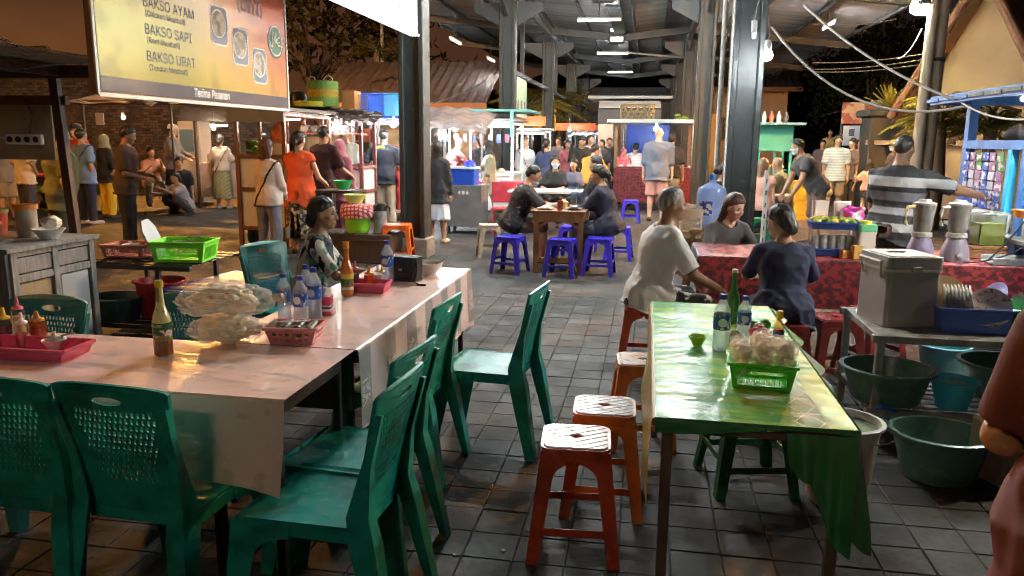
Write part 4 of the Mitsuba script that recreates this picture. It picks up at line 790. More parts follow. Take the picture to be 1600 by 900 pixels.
def on_bottle(t, text, h, R, z, m, zrot=0, arc=1.0):
    g = meshkit.text_mesh(text, h, .0006, True); g = trimesh.Trimesh(g.vertices, g.faces, process=False).subdivide_to_size(.006); v = g.vertices; v[:, 0] -= (v[:, 0].min() + v[:, 0].max()) / 2; a = v[:, 0] / R + math.radians(zrot)
    t.p('lettering', tm(np.stack([(R + v[:, 2]) * np.sin(a), -(R + v[:, 2]) * np.cos(a), v[:, 1] + z], 1), g.faces), m)
on_bottle(bt, 'SAUS CABE', .008, .0366, .121, plain((.65, .6, .2), .5), -12)
b2 = bottle('sauce_bottle', 'full orange chili sauce bottle standing on the second pink table', *(-1.59,3.95), TZ, SAUCE, mat('chili_sauce', lambda p, n, uv: V(.62, .17, .012) * (.7 + .5 * fb(p.x * 30, p.y * 30, p.z * 14, 3)), .12, clearcoat=1.0), None, (.0165, .262, .036, plain((.72, .30, .03), .3)), (.055, .125, 'chili_label', .0343))
b2.p('lower_label', lathe([(.0346, .038), (.0349, .045), (.0346, .052)], 18), plain((.6, .58, .5), .4), 40)
HPK = plastic((0.55, 0.08, 0.16), .2); SPK = plastic((0.62, 0.22, 0.22), .2)
def tray(label, x, y, w, d, h, m, rz=0, name='condiment_tray', catg='tray', z=TZ, heart=False, rows=1, hole=False, nx=14, ny=9, taper=.9):
    t = Th(name, label, catg, (x, y, z + .002), rz); a, b, c = basket(w, d, h, .004, taper, nx, ny, hole, rows, heart); t.p('wall', a, m); t.p('rim', b, m); t.p('base', c, m); return t
def squeeze(label, x, y, h, r, body, liquid, top, z=TZ + .006, name='squeeze_bottle', group=None, fill=.5, clearb=True):
    prof = [(r * .92, .003), (r, .01), (r, h * .62), (r * .8, h * .70)]
    t = Th(name, label, 'bottle', (x, y, z), 0, group)
    t.p('body', lathe([(0, .002)] + prof, 16), clear(body) if clearb else plain(body, .25), 40)
    if liquid: t.p('liquid', lathe([(0, .004), (r - .003, .005), (r - .003, h * fill), (0, h * fill)], 16), plain(liquid, .2), 40)
    t.p('nozzle', lathe([(r * .84, h * .68), (r * .84, h * .74), (r * .35, h * .78), (r * .2, h), (0, h)], 14), plain(top, .35), 40); return t
tray('shallow pink tray of sauces at the left end of the pink table', -2.35,2.57, .42, .18, .045, HPK, 2)
xq = lambda u, v: None
squeeze('squeeze bottle of dark soy sauce with a yellow cap, at the left picture edge', -2.57,2.69, .15, .030, (.9, .9, .9), (.02, .008, .005), (.7, .5, .05)); squeeze('tall cream sauce bottle with a pink nozzle in the left tray', -2.62,2.82, .165, .026, (.95, .93, .85), (.45, .32, .15), (.65, .14, .22)); squeeze('clear squeeze bottle half full of pink sauce in the left tray', -2.46,2.66, .14, .026, (.95, .9, .88), (.38, .14, .10), (.8, .75, .75), fill=.4)
squeeze('brown chili jar with an orange spout in the left tray', -2.46,2.74, .13, .034, (.80, .55, .3), (.30, .075, .015), (.45, .16, .03), fill=.55)
t = Th('condiment_bowl', 'small white lidded bowl with spoons in the left pink tray', 'bowl', (-2.30,2.64, .758)); t.p('bowl', lathe([(.0, .002), (.025, .002), (.044, .035), (.046, .042), (.042, .040), (.022, .01)], 22), plain((.62, .60, .56), .25), 40); t.p('lid', lathe([(.047, .042), (.03, .056), (.008, .060), (.008, .072), (0, .074)], 22), plain((.62, .62, .60), .25), 40); t.p('spoon', tube([(.0, .0, .05), (.07, .03, .065)], .004), GALV)
# tray of sauces on the second table
tray('pink tray of sauces beside the orange chili bottle', *(-1.53,4.10), .24, .15, .05, HPK, 4)
squeeze('small dark soy bottle with a pink nozzle on the second table', -1.63,4.18, .15, .022, (.9, .9, .88), (.015, .008, .006), (.68, .16, .25)); squeeze('orange chili jar with a pointed spout on the second table', -1.54,4.16, .125, .030, (.9, .6, .3), (.50, .09, .012), (.62, .26, .03), fill=.6); squeeze('white sauce bottle in the second pink tray', -1.52,4.25, .12, .022, (.9, .9, .9), (.6, .55, .5), (.8, .78, .75)); squeeze('clear slim bottle with a yellow cap in the second pink tray', -1.45,4.12, .145, .021, (.9, .93, .95), (.25, .2, .12), (.75, .5, .04), fill=.2)
water('tall water bottle standing behind the second pink tray', -1.51,4.39, TZ, 1.12, 'water bottles on the pink tables')
hb = Th('handbag', 'black leather handbag lying on the far end of the pink table', 'handbag', (-1.43,4.50, TZ), -18); hb.p('body', rbox((0, 0, .075), (.20, .11, .145), .03), mat('bag_leather', (.012, .011, .012), .35, lambda p, n, uv: fb(p.x * 90, p.y * 90, p.z * 90, 2), .002)); hb.p('flap', box((0, -.056, .10), (.19, .006, .09), b=.002), 'bag_leather'); hb.p('clasp', box((0, -.0605, .07), (.03, .004, .018)), plain((.5, .4, .2), .3, metallic=1.0)); hb.p('strap', tube([(.09, -.02, .13), (.12, -.05, .08), (.13, -.09, .02), (.17, -.12, .004), (.22, -.11, .004)], .007, 6), 'bag_leather')
bw_ = Th('bowl', 'white bowl with a spoon at the far corner of the pink table', 'bowl', (-1.34,4.71, TZ)); bw_.p('body', lathe([(0, .003), (.045, .003), (.045, .012), (.075, .05), (.088, .078), (.084, .078), (.06, .04), (0, .02)], 28), plain((.60, .58, .53), .25), 40); bw_.p('soup', lathe([(.07, .056), (0, .056)], 20), plain((.28, .18, .08), .1)); bw_.p('spoon', tube([(.02, 0, .06), (.13, -.02, .12)], .005), GALV)
ts_ = Th('tissue_pack', 'pink and white tissue pack standing behind the water bottles', 'tissue pack', (-1.53,3.51, TZ), 15); ts_.p('pack', rbox((0, 0, .045), (.07, .10, .085), .012), mat('tissue_print', lambda p, n, uv: mikit.mix(V(.52, .03, .10), mikit.mix(V(.65, .6, .6), V(.05, .04, .22), ss(.782, .784, p.z) * (1 - ss(.792, .794, p.z))), (1 - ss(.80, .802, p.z)) * ss(.77, .772, p.z)), .35)); ts_.p('tissue', wob(lathe([(.028, .085), (.03, .10), (.018, .125), (.004, .135)], 9), .012, 40), plain((.68, .62, .58), .9)); ts_.p('flap', box((.052, .01, .045), (.004, .08, .08)), plain((.5, .55, .5), .5))
# basket with hearts
bk = tray('pink plastic basket with heart shaped holes, filled with leaf wrapped snacks', -1.44,2.99, .215, .16, .068, SPK, 8, 'snack_basket', 'basket', TZ, True, 2, True, 6, 6, .82)
LEAFD = mat('dried_banana_leaf', lambda p, n, uv: V(.065, .05, .018) * (.5 + fb(p.x * 70, p.y * 25, p.z * 40, 3)), .55)
for k in range(9): one('wrapped_snack', ORD[k] + ' leaf wrapped snack from the left in the heart holed basket', 'snack', wob(box((0, 0, 0), (.028, .145, .022), b=.006), .003, 40, k), LEAFD, (bk.loc[0] - .075 + .0185 * k, bk.loc[1] + .004 * ((k * 5) % 3), TZ + .045 + .012 * (k % 3)), 8 + 5 * ((k * 7) % 3 - 1), 'leaf wrapped snacks in the heart basket')
one('plastic_knife', 'white plastic knife laid across the leaf wrapped snacks', 'knife', mv(prism([(0, 0), (.10, -.006), (.16, -.004), (.165, .008), (.10, .012), (0, .012)], .004), rz=22), plain((.6, .6, .58), .3), (bk.loc[0] - .09, bk.loc[1] - .05, TZ + .086))
# bags of crackers
CRK = mat('cracker', lambda p, n, uv: V(.86, .76, .60) * (.6 + .6 * fb(p.x * 28, p.y * 28, p.z * 28, 3)), .7)
BAGM = {}; scene['thin_film'] = {'type': 'mask', 'opacity': .20, 'bsdf': {'type': 'twosided', 'bsdf': {'type': 'principled', 'base_color': rgb((.88, .85, .80)), 'roughness': .10, 'specular': 1.0, 'clearcoat': 1.0, 'clearcoat_gloss': .95}}}
def cracker_bag(label, x, y, z, rx_, ry_, rz_, seed, rot=0, group=None, tail=True):
    r = np.random.default_rng(seed); t = Th('cracker_bag', label, 'bag', (x, y, z), rot, group); ms = []
    for k in range(46):
        q = r.normal(size=3); q /= np.linalg.norm(q); q *= r.uniform(.25, .80) ** .6; c = q * A(rx_, ry_, rz_) * .86 + A(0, 0, rz_); m = ball((0, 0, 0), (.034, .034, .016), 2); v = m.vertices; m.vertices = v * (1 + .5 * (meshkit.noise(v * 75 + seed + k * 3) - .5))[:, None]; ms.append(mv(m, c, r.uniform(0, 180), r.uniform(-50, 50), r.uniform(-50, 50)))
    for k in range(46): t.p('cracker', ms[k], CRK, True)
    b = trimesh.creation.icosphere(5); v = b.vertices.copy(); n = meshkit.fbm(v * 5.5 + seed, 3, seed) - .5; rg = np.abs(meshkit.noise(v * 4.2 + seed * 3, 2) - .5); rd = 1 + .30 * n + .30 * np.clip(.10 - rg, 0, 1)
    v = v * rd[:, None] * A(rx_, ry_, rz_) * 1.08 + A(0, 0, rz_ * .98); v[:, 2] = np.maximum(v[:, 2], .002); b.vertices = v; t.p('film', b, 'thin_film', 28)
    if tail: t.p('knot', wob(lathe([(.012, -.02), (.006, .0), (.03, .05), (.028, .06)], 12), .012, 60, seed).apply_transform(np.array([[0, 0, 1, rx_ * 1.02], [0, 1, 0, 0], [-1, 0, 0, rz_ * 1.1], [0, 0, 0, 1.]])), plain((.55, .52, .48), .3), 30)
cx, cy = (-1.71,2.92); cracker_bag('lower clear bag of crackers, pressed flat under another bag', cx, cy, TZ, .150, .105, .056, 3, 8); cracker_bag('upper bulging clear bag of crackers with an orange glint', cx - .02, cy + .03, TZ + .105, .185, .115, .068, 8, 12)

# ---------------------------------------------------------------- stools
for lb, u, rz, m, tp in ((('nearest red orange stool, its slatted top bleached white', (-0.23,2.88), 4, RED_, WORN)), ('second stool from the front, orange with a white worn top', (-0.14,3.27), 2, ORANGE, WORN), ('orange stool half hidden by the left edge of the green table', (0.02,4.05), 5, ORANGE, WORN), ('red stool under the white haired man', (.02, 5.42), 0, RED_, None)):
    stool(lb, u[0], u[1], rz, m, tp, group=None)
stool('dark green stool standing under the green table', .52, 3.62, 12, GREENP, None, .40, None, False, w=.15)
stool('dark red stool behind the metal rack', 1.28, 5.35, 10, plastic((.16, .02, .02)), None, .46); stool('maroon stool under the red batik table', 1.62, 5.7, 30, plastic((.16, .02, .02)), None, .46)
# blue stools round the far wooden table
for lb, (x, y) in (('blue stool under the man eating at the wooden table', (-1.61,9.25)), ('blue stool nearest the camera at the far wooden table', (-0.96,9.15)), ('blue stool under the woman in the dark jacket', (-0.53,9.36)), ('blue stool right of the wooden table', (-0.34,10.67)), ('blue stool on the far side of the wooden table', (-.98, 10.6)), ('blue stool far behind, beside the red counter', (-0.29,15.62))): stool(lb, x, y, 8 * x, BLUEP, None, .45, 'blue stools round the far wooden table', False, w=.15)
stool('beige stool behind the blue stool of the eating man', -2.12,10.49, 20, plastic((.42, .34, .24)), None, .45, None, False); stool('orange stool tucked behind the plinth of the near left column', -3.20,9.75, 10, plastic((.7, .13, .02)), None, .5, None, False, w=.17)

# ---------------------------------------------------------------- green table
GX0, GX1, GY0, GY1, GZ = .065, .655, 2.355, 4.17, .75
def leafcloth(p, n, uv):
    x, y = p.x, p.y; st = fb(x * 3.5, y * 26 + 2 * fb(x * 3, y * 2, 1.0, 2), 0.0, 3); base = mikit.mix(V(.07, .34, .10), V(.26, .48, .10), ss(.36, .62, st)); yel = ss(.44, .62, fb(x * 4.3, y * 6, 5.0, 3)) * ss(.30, .62, x + .2 * fb(x * 3, y * 3, 9.0, 2)); base = mikit.mix(base, V(.52, .54, .10), yel * .6)
    s = y / .155; f = s - dr.floor(s); col = (1 - ss(.045, .05, dr.abs(x - .215))) + (1 - ss(.045, .05, dr.abs(x - .53))); fx = (x - .17) / .09; fx2 = fx - dr.floor(fx); ln = dr.maximum(1 - ss(.015, .05, dr.minimum(dr.abs(f - fx2), dr.abs(f + fx2 - 1)) ), 1 - ss(.02, .05, dr.minimum(f, 1 - f))); blk = col * ss(.5, .52, f * 0 + mikit.cell_rand(dr.floor(s), 3) + .25)
    return mikit.mix(mikit.mix(base, V(.03, .27, .11), dr.clip(col, 0, 1) * .6), V(.36, .52, .28), dr.clip(ln * blk, 0, 1) * .7)
GCL = mat('leaf_print_vinyl', leafcloth, lambda p, n, uv: 0.15 + 0.15 * fb(p.x * 9, p.y * 9, p.z * 5, 2), lambda p, n, uv: fb(p.x * 6, p.y * 9, p.z * 5, 3), 0.010, 4e-3, clearcoat=0.4)
GPL = mat('green_vinyl_edge', lambda p, n, uv: V(.035, .20, .07) * (.7 + .6 * fb(p.x * 7, p.y * 7, p.z * 7, 3)), .3); YPL = mat('yellow_vinyl_edge', lambda p, n, uv: V(.24, .21, .02) * (.6 + .6 * fb(p.x * 9, p.y * 9, p.z * 9, 2)), .35)
IRB = mat('brown_iron', lambda p, n, uv: V(.105, .078, .062) * (.55 + .9 * fb(p.x * 18, p.y * 18, p.z * 12, 3)), .5)
t = Th('table', 'narrow table at the right under a green leaf print plastic cloth', 'table'); frame_table(t, GX0, GX1, GY0, GY1, GZ - .005, IRB, .034, .026)
c = t.p('tablecloth', cloth_top(GX0 - .006, GX1 + .006, GY0, GY1, GZ), GCL, True)
t.p('front_hem', drop((GX0 - .006, GY0), (GX1 + .006, GY0), (0, -1), .022, .012, GZ, .002, 1, 40, .002), GPL, True, under=c)
t.p('left_edge', drop((GX0 - .006, GY1), (GX0 - .006, GY0), (-1, 0), .03, .30, GZ, .012, 2, 7, .02), YPL, True, under=c)
def flap(u, w):
    y = GY0 + .01 + (GY1 - GY0 - .02) * u; h = .36 * np.clip(1.02 - u * 3.6, 0, 1) ** .7 * (1 + .12 * np.sin(u * 30)) + .035; o = .008 + .035 * w * np.sin(u * 26 + 2.2 * w) + .03 * w; return np.stack([GX1 + .008 + o, y - .02 * w, GZ - .004 - w * h], 1)
t.p('right_flap', grid(70, 24, flap), GPL, True, under=c)
def cornerflap(u, w): return np.stack([GX1 - .20 + .205 * u, GY0 - .006 - .006 * np.sin(w * 3) - .012 * w + .026 * w * np.sin(u * 17), GZ - .02 - w * (.03 + .37 * u ** .85 + .035 * np.sin(u * 9 + 1))], 1)
t.p('corner_fold', grid(40, 20, cornerflap), GPL, True, under=c)
lime = Th('bowl', 'small lime green plastic bowl on the green table', 'bowl', (0.24,3.26, GZ + .002)); lime.p('body', lathe([(0, .002), (.020, .002), (.022, .01), (.040, .045), (.037, .045), (.02, .014), (0, .012)], 8), plastic((.32, .50, .02), .2), 20)
water('taller water bottle at the left of the pair on the green table', 0.33,3.21, GZ, 1.06, 'water bottles on the green table', .06); water('short water bottle at the right of the pair on the green table', 0.44,3.38, GZ, .90, 'water bottles on the green table')
bottle('beer_bottle', 'green glass bottle behind the water bottles on the green table', *(0.43,3.73), GZ, [(r * .88, h * .86) for r, h in SAUCE], mat('green_glass', (.02, .13, .02), .08, clearcoat=1.0), None, (.0145, .245, .016, plain((.55, .55, .5), .3)))
pj = Th('lidded_jar', 'small jar with a pink lid behind the green basket', 'jar', (0.50,3.33, GZ)); pj.p('body', lathe([(0, .002), (.035, .002), (.04, .05), (.038, .055)], 18), plain((.6, .55, .5), .3), 40); pj.p('lid', lathe([(.046, .052), (.046, .062), (.03, .075), (.01, .08), (.01, .088), (0, .09)], 20), plastic((.62, .14, .28), .1), 40)
bottle('sauce_bottle', 'little amber sauce bottle with a yellow cap beside the table edge', *(0.59,3.40), GZ, [(.020, .003), (.022, .01), (.022, .07), (.011, .10), (.010, .118)], clear((.85, .6, .35)), (plain((.22, .05, .02), .2), .06), (.013, .108, .032, YEL), (.02, .05, plain((.05, .04, .25), .4)))
for k, (u, v) in enumerate(((1172, 522), (1181, 526), (1163, 528))): x, y = [(0.51,3.60), (0.53,3.56), (0.57,3.64)][k]; one('lime_fruit', 'green lime lying behind the water bottles', 'fruit', ball((x, y, GZ + .024), (.026, .023, .023), 2), plastic((.08, .22, .02), .2), group='limes on the green table', sm=True)
one('napkin', 'crumpled white napkin behind the water bottles', 'napkin', wob(ball((0.40,3.34, GZ + .03), (.03, .025, .035), 3), .012, 45, 2), plain((.62, .55, .5), .9), sm=30)
LGREEN = plastic((.06, .50, .02), .1)
cb = tray('bright green slotted basket full of bagged crackers', 0.43,2.77, .225, .165, .088, LGREEN, -4, 'cracker_basket', 'basket', GZ, False, 1, True, 20, 12, .86)
CRKP = mat('pale_cracker', lambda p, n, uv: V(.88, .80, .66) * (.6 + .6 * fb(p.x * 60, p.y * 60, p.z * 60, 3)), .7)
for k in range(18):
    i, j = k % 3, (k // 3) % 3; t2 = Th('cracker_packet', ('little bag of crackers in the green basket, ' + ('front', 'middle', 'back')[j] + ' row, ' + ('left', 'centre', 'right')[i] if k < 9 else 'cracker bag on top of the heap in the green basket, ' + ORD[k - 9] + ' from the front'), 'bag', (cb.loc[0] - .072 + .072 * i, cb.loc[1] - .045 + .05 * j, GZ + .075 + .012 * ((k * 5) % 3) + .05 * (k > 8)), 0, 'cracker packets in the green basket')
    t2.p('cracker', wob(ball((0, 0, 0), (.030, .025, .024), 3), .009, 55, k), CRKP, True); t2.p('film', wob(ball((0, 0, .004), (.040, .034, .034), 3), .015, 45, k + 3), 'thin_film', 25)

q_ = np.random.default_rng(9); lit = []
for k in range(46):
    x_, y_ = q_.uniform(-2.2, 2.6), q_.uniform(1.9, 8.0); lit.append(mv(wob(box((0, 0, 0), (q_.uniform(.006, .03), q_.uniform(.004, .016), .003), b=.001), .003, 90, k), (x_, y_, .0035), q_.uniform(0, 180)))
one('floor_litter', 'scraps of paper and straw scattered on the pavers', 'litter', cat(lit), plain((.42, .40, .36), .8), kind='stuff')
# ---------------------------------------------------------------- metal rack with cooler and wash tubs, right
RX0, RX1, RY0, RY1, RZ = 1.245, 2.75, 4.28, 4.98, .60
rk = Th('metal_rack', 'low two tier galvanised rack holding a cooler and dish tubs', 'rack')
for x in (RX0 + .02, RX1):
    for y in (RY0, RY1): rk.p('leg', box((x, y, RZ / 2 - .01), (.04, .04, RZ - .02)), GALV)
for z in (RZ - .02, .17):
    for y in (RY0, RY1): rk.p('rail', box(((RX0 + RX1) / 2, y, z), (RX1 - RX0 + .05, .042, .04)), GALV)
    for x in (RX0 + .02, RX1): rk.p('rail', box((x, (RY0 + RY1) / 2, z), (.042, RY1 - RY0 - .05, .038)), GALV)
    if z < .3:
        for k in range(7): rk.p('slat', box(((RX0 + RX1) / 2, RY0 + .1 + .085 * k, z + .012), (RX1 - RX0 - .05, .05, .012)), GALV)
    else: rk.p('top_sheet', box(((RX0 + RX1) / 2, (RY0 + RY1) / 2, RZ - .006), (RX1 - RX0 - .04, RY1 - RY0 - .05, .006)), GALV)
rk.p('blue_tie', cat(tube([(RX0 + .02, RY0 - .025, .2), (RX0 + .06, RY0 - .04, .215), (RX0 + .13, RY0 - .03, .19)], .008), ball((RX0 + .045, RY0 - .035, .21), .016)), plain((.02, .12, .5), .5))
gc = mat('cooler_grey', lambda p, n, uv: V(.30, .305, .30) * (.85 + .3 * fb(p.x * 8, p.y * 8, p.z * 8, 3)), .45)
co = Th('cooler_box', 'tall grey cooler box with a lid handle on the metal rack', 'cooler', (1.44, 4.66, RZ), 12); co.p('body', mv(prism(rrect(.30, .34, .03), .31)), gc); co.p('seam', mv(prism(rrect(.312, .352, .03), .014, .310)), plain((.55, .55, .52), .5)); co.p('lid', mv(prism(rrect(.31, .35, .03), .065, .325)), gc); co.p('lid_top', mv(prism(rrect(.26, .30, .03), .006, .389)), plain((.5, .42, .36), .4)); co.p('latch', box((0, -.18, .325), (.06, .012, .03)), plain((.35, .35, .34)))
co.p('handle', tube([(-.158, -.10, .27), (-.175, -.12, .36), (-.175, .12, .36), (-.158, .10, .27)], .010), plain((.5, .5, .5), .4)); co.p('grip', box((-.02, .02, .397), (.10, .03, .008)), plain((.05, .05, .05)))
bt_ = Th('dish_tub', 'blue oblong tub of plates standing upright on the rack', 'tub', (1.77, 4.54, RZ), 0); TUBB = plastic((.06, .14, .52), .2); a, b, c = basket(.36, .28, .13, .006, .9, hole=False); bt_.p('wall', a, TUBB); bt_.p('rim', b, TUBB); bt_.p('base', c, TUBB)
PL = [(0, .004), (.05, .004), (.075, .012), (.108, .022), (.110, .024), (.075, .017), (.05, .009), (0, .009)]; WHT = plain((.66, .64, .60), .2, clearcoat=.8); mat('rim_plate', lambda p, n, uv: mikit.mix(V(.68, .66, .62), V(.45, .10, .08), ss(.62, .7, fb(p.x * 60, p.y * 30, p.z * 60, 2)) * .8), .2)
for k in range(9): one('plate', ('white plate with a red flowered rim facing out of the blue tub' if k == 8 else ORD[k] + ' white plate from the left, standing on edge in the blue tub'), 'plate', mv(lathe(PL, 30), (0, 0, 0), ry=72 if k < 8 else 20, rx=0 if k < 8 else 58), 'rim_plate' if k == 8 else WHT, (1.655 + .019 * k if k < 8 else 1.85, 4.56 if k < 8 else 4.47, RZ + .13), -22, None if k == 8 else 'plates standing in the blue tub', sm=40)
one('plate', 'tan plate leaning behind the white plates in the blue tub', 'plate', mv(lathe(PL, 30), rx=62, s=1.1), plain((.30, .22, .12), .25), (1.69, 4.65, RZ + .15), 12, sm=40); one('dish_cover', 'lilac plastic dish leaning at the right end of the blue tub', 'dish', mv(lathe(PL, 30), ry=-62), plastic((.28, .22, .48), .2), (1.92, 4.58, RZ + .15), 10, sm=40)
gt_ = Th('dish_tub', 'green round tub of glasses at the right end of the rack', 'tub', (2.14, 4.58, RZ)); gt_.p('body', tub(.20, .20, .13), plastic((.02, .26, .07), .2), 40)
for k in range(8): one('drinking_glass', 'clear drinking glass heaped in the green round tub', 'glass', lathe([(.024, 0), (.034, .10), (.032, .10), (.022, .006), (0, .006)], 14), clear((.92, .92, .9)), (2.14 + .10 * math.cos(k * 2.4) * (k > 0), 4.58 + .10 * math.sin(k * 2.4) * (k > 0), RZ + .09), 0, 'glasses in the green tub', sm=40)
one('serving_scoop', 'orange plastic scoop lying over the green tub', 'scoop', cat(mv(lathe([(0, 0), (.05, .01), (.065, .03), (.06, .03), (0, .008)], 18), rx=20), tube([(.05, 0, .02), (.18, -.02, .05)], .009)), plastic((.72, .20, .02), .1), (2.20, 4.50, RZ + .20), 0)
DGR = plastic((.06, .14, .115), .5)
one('basin', 'large grey green basin on the lower rack shelf', 'basin', tub(.235, .22, .19), DGR, (1.36, 4.43, .20), sm=40); one('basin', 'grey green basin at the right end of the lower shelf', 'basin', tub(.24, .22, .19), DGR, (2.06, 4.66, .20), sm=40)
bb = Th('bucket', 'small bright blue bucket on the lower rack shelf', 'bucket', (1.68, 4.36, .195)); bb.p('body', tub(.115, .115, .16, .012, .72), plastic((.04, .40, .58), .2), 40); bb.p('milky_water', lathe([(.10, .13), (0, .13)], 20), plain((.35, .5, .55), .2))
lt = Th('tub', 'wide dark green tub with two loop handles on the floor under the rack', 'tub', (1.46, 3.86, 0)); lt.p('body', tub(.225, .20, .235, .016, .72), DGR, 40)
for s in (-1, 1): lt.p('handle', tube([(s * .222, -.07, .230), (s * .262, -.055, .25), (s * .275, 0, .253), (s * .262, .055, .25), (s * .222, .07, .230)], .012), DGR, True)
one('bucket', 'pale blue bucket on the floor behind the rack', 'bucket', tub(.16, .16, .26, .012, .8), plastic((.10, .28, .34), .4), (2.05, 5.55, 0), sm=40)
one('concrete_block', 'rough concrete block on the floor at the right edge', 'block', wob(box((0, 0, .15), (.30, .24, .30), b=.015), .006, 20), CONC, (1.80, 3.90, 0), 20)
wb = Th('bucket', 'tall dirty white bucket of greenish water beside the green table', 'bucket', (.91, 3.50, 0)); wb.p('body', tub(.165, .165, .385, .014, .78), mat('dirty_white', lambda p, n, uv: mikit.mix(V(.50, .50, .47), V(.22, .17, .10), ss(.5, .8, fb(p.x * 9, p.y * 9, p.z * 4, 3))), .45), 40); wb.p('water', lathe([(.150, .355), (0, .355)], 24), plain((.18, .24, .17), .06)); wb.p('handle', tube([(.168 * math.cos(a), .168 * math.sin(a) * .3 - .165, .36 - .05 * math.sin(a)) for a in np.linspace(0, PI, 9)], .003), GALV)
# ---------------------------------------------------------------- small rack, coolers and bins behind the pink table, left
BXX = -4.44
sr = Th('metal_rack', 'small black iron rack behind the pink table carrying the green basket', 'rack'); z = .60
A1, A2 = (-4.44, 5.46), (-3.42, 5.62)
for x, y in ((-4.42, 5.42), (-3.74, 5.42), (-4.42, 6.25), (-3.74, 6.25)): sr.p('leg', box((x, y, .30), (.035, .035, .60)), IRON)
for y in (5.42, 6.25): sr.p('rail', box((-3.95, y, .585), (.98, .036, .036)), IRON); sr.p('rail', box((-4.08, y, .10), (.65, .03, .03)), IRON)
for k in range(6): sr.p('slat', box((-3.95, 5.50 + .135 * k, .602), (.96, .09, .010)), IRON); sr.p('slat', box((-4.08, 5.50 + .135 * k, .118), (.7, .09, .010)), IRON)
gb = tray('lime green slotted basket heaped with drinking glasses on the black rack', (-3.66), 5.68, .44, .34, .16, plastic((.16, .62, .03), .1), 10, 'dish_basket', 'basket', .612, False, 1, True, 22, 15, .86)
for k in range(14): one('drinking_glass', 'clear drinking glass lying in the lime green basket', 'glass', mv(lathe([(.024, 0), (.034, .10), (.032, .10), (.022, .006), (0, .006)], 12), ry=90, rz=k * 40), clear((.92, .9, .85)), (-3.66 + .14 * math.cos(k * 2.4) * (k / 14) ** .5, 5.68 + .10 * math.sin(k * 2.4) * (k / 14) ** .5, .71 + .02 * (k % 4)), 0, 'glasses in the lime green basket', sm=40)
rb_ = tray('clear reddish basket of cutlery at the left end of the black rack', (-4.22), 5.78, .36, .28, .10, plastic((.45, .16, .12), .2), 4, 'cutlery_basket', 'basket', .612, False, 1, True, 18, 12, .9)
for k in range(12): one('spoon', 'metal spoon heaped in the reddish basket', 'spoon', cat(tube([(-.09, 0, 0), (.06, 0, .006)], .004, 5), ball((.075, 0, .008), (.022, .014, .004), 1)), GALV, (-4.22 + .012 * (k - 6), 5.70 + .02 * (k % 6), .69 + .006 * (k % 5)), 30 * k, 'spoons in the reddish basket')
one('serving_tray', 'pale octagonal tray leaning against the lime green basket', 'tray', mv(prism(Polygon([(-.17, -.09), (-.09, -.17), (.09, -.17), (.17, -.09), (.17, .09), (.09, .17), (-.09, .17), (-.17, .09)]), .012), ry=68), plain((.19, .20, .19), .5), (-3.97, 5.72, .765), 18)
BLC = mat('cooler_blue', lambda p, n, uv: V(.012, .055, .36) * (.8 + .4 * fb(p.x * 8, p.y * 8, p.z * 8, 3)), .35)
cb_ = Th('cooler_box', 'low blue cooler box with a tan lid behind the pink table', 'cooler', (-3.40, 5.86, 0), 84); cb_.p('body', mv(prism(rrect(.95, .55, .03), .34)), BLC); cb_.p('lid', mv(prism(rrect(.97, .57, .03), .07, .345)), BLC); cb_.p('lid_panel', mv(prism(rrect(.86, .46, .02), .006, .414)), plain((.42, .22, .12), .35)); cb_.p('latch', box((-.48, 0, .3), (.02, .12, .06)), plain((.01, .03, .2)))
one('bin', 'round red plastic bin on the ground beside the small rack', 'bin', tub(.20, .20, .30, .016, .82), plastic((.28, .015, .02), .3), (-3.93, 5.72, .13), sm=40); one('basin', 'dark teal basin on the lower shelf of the black rack', 'basin', tub(.22, .20, .20, .014, .76), plastic((.02, .07, .075), .3), (-4.20, 5.52, .125), sm=40)
bcr = tray('blue slotted crate partly hidden behind the cracker bags', (-2.22), 3.66, .30, .24, .22, plastic((.01, .05, .30), .2), 5, 'crate', 'crate', .40, False, 2, True, 12, 9, .95)
one('low_bench', 'low wooden bench carrying the blue crate', 'bench', cat(box((-2.22, 3.66, .385), (.36, .30, .03)), *[box((-2.22 + sx * .15, 3.66 + sy * .12, .185), (.03, .03, .37)) for sx in (-1, 1) for sy in (-1, 1)]), DARKW)

# ---------------------------------------------------------------- hanging menu board, left
BX, Y0, Y1, Z0, Z1 = -3.50, 4.60, 7.32, 1.86, 3.30
mb = Th('menu_board', 'large hanging yellow and red meatball menu board with a navy strip', 'signboard')
mb.p('core', box((BX - .03, (Y0 + Y1) / 2, (Z0 + Z1) / 2), (.055, Y1 - Y0, Z1 - Z0), b=.004), plain((.30, .15, .06), .6))
def board_fn(p, n, uv):
    a = (p.y - Y0) / (Y1 - Y0); b = (p.z - Z0) / 1.0; d = dr.clip(a * 0.75 + b * 0.62 - 0.42, 0, 1); c = mikit.mix(V(.38, .295, .03), V(.41, .20, .045), ss(.0, .45, d)); c = mikit.mix(c, V(.36, .055, .035), ss(.30, .75, d))
    return mikit.mix(c, V(.028, .035, .055), 1 - ss(1.978, 1.982, p.z)) * (1 - .25 * ss(.6, .85, fb(p.y * 3, p.z * 3, 0., 3)))
mat('menu_print', board_fn, .30, clearcoat=.3)
mb.p('print', box((BX + .003, (Y0 + Y1) / 2, (Z0 + Z1) / 2), (.004, Y1 - Y0 - .05, Z1 - Z0 - .05), b=0), 'menu_print')
for k in range(2):
    for z in (Z0, Z1): mb.p('border', box((BX + .004, (Y0 + Y1) / 2, z), (.012, Y1 - Y0, .028)), plain((.6, .6, .56), .5)) if k == 0 else None
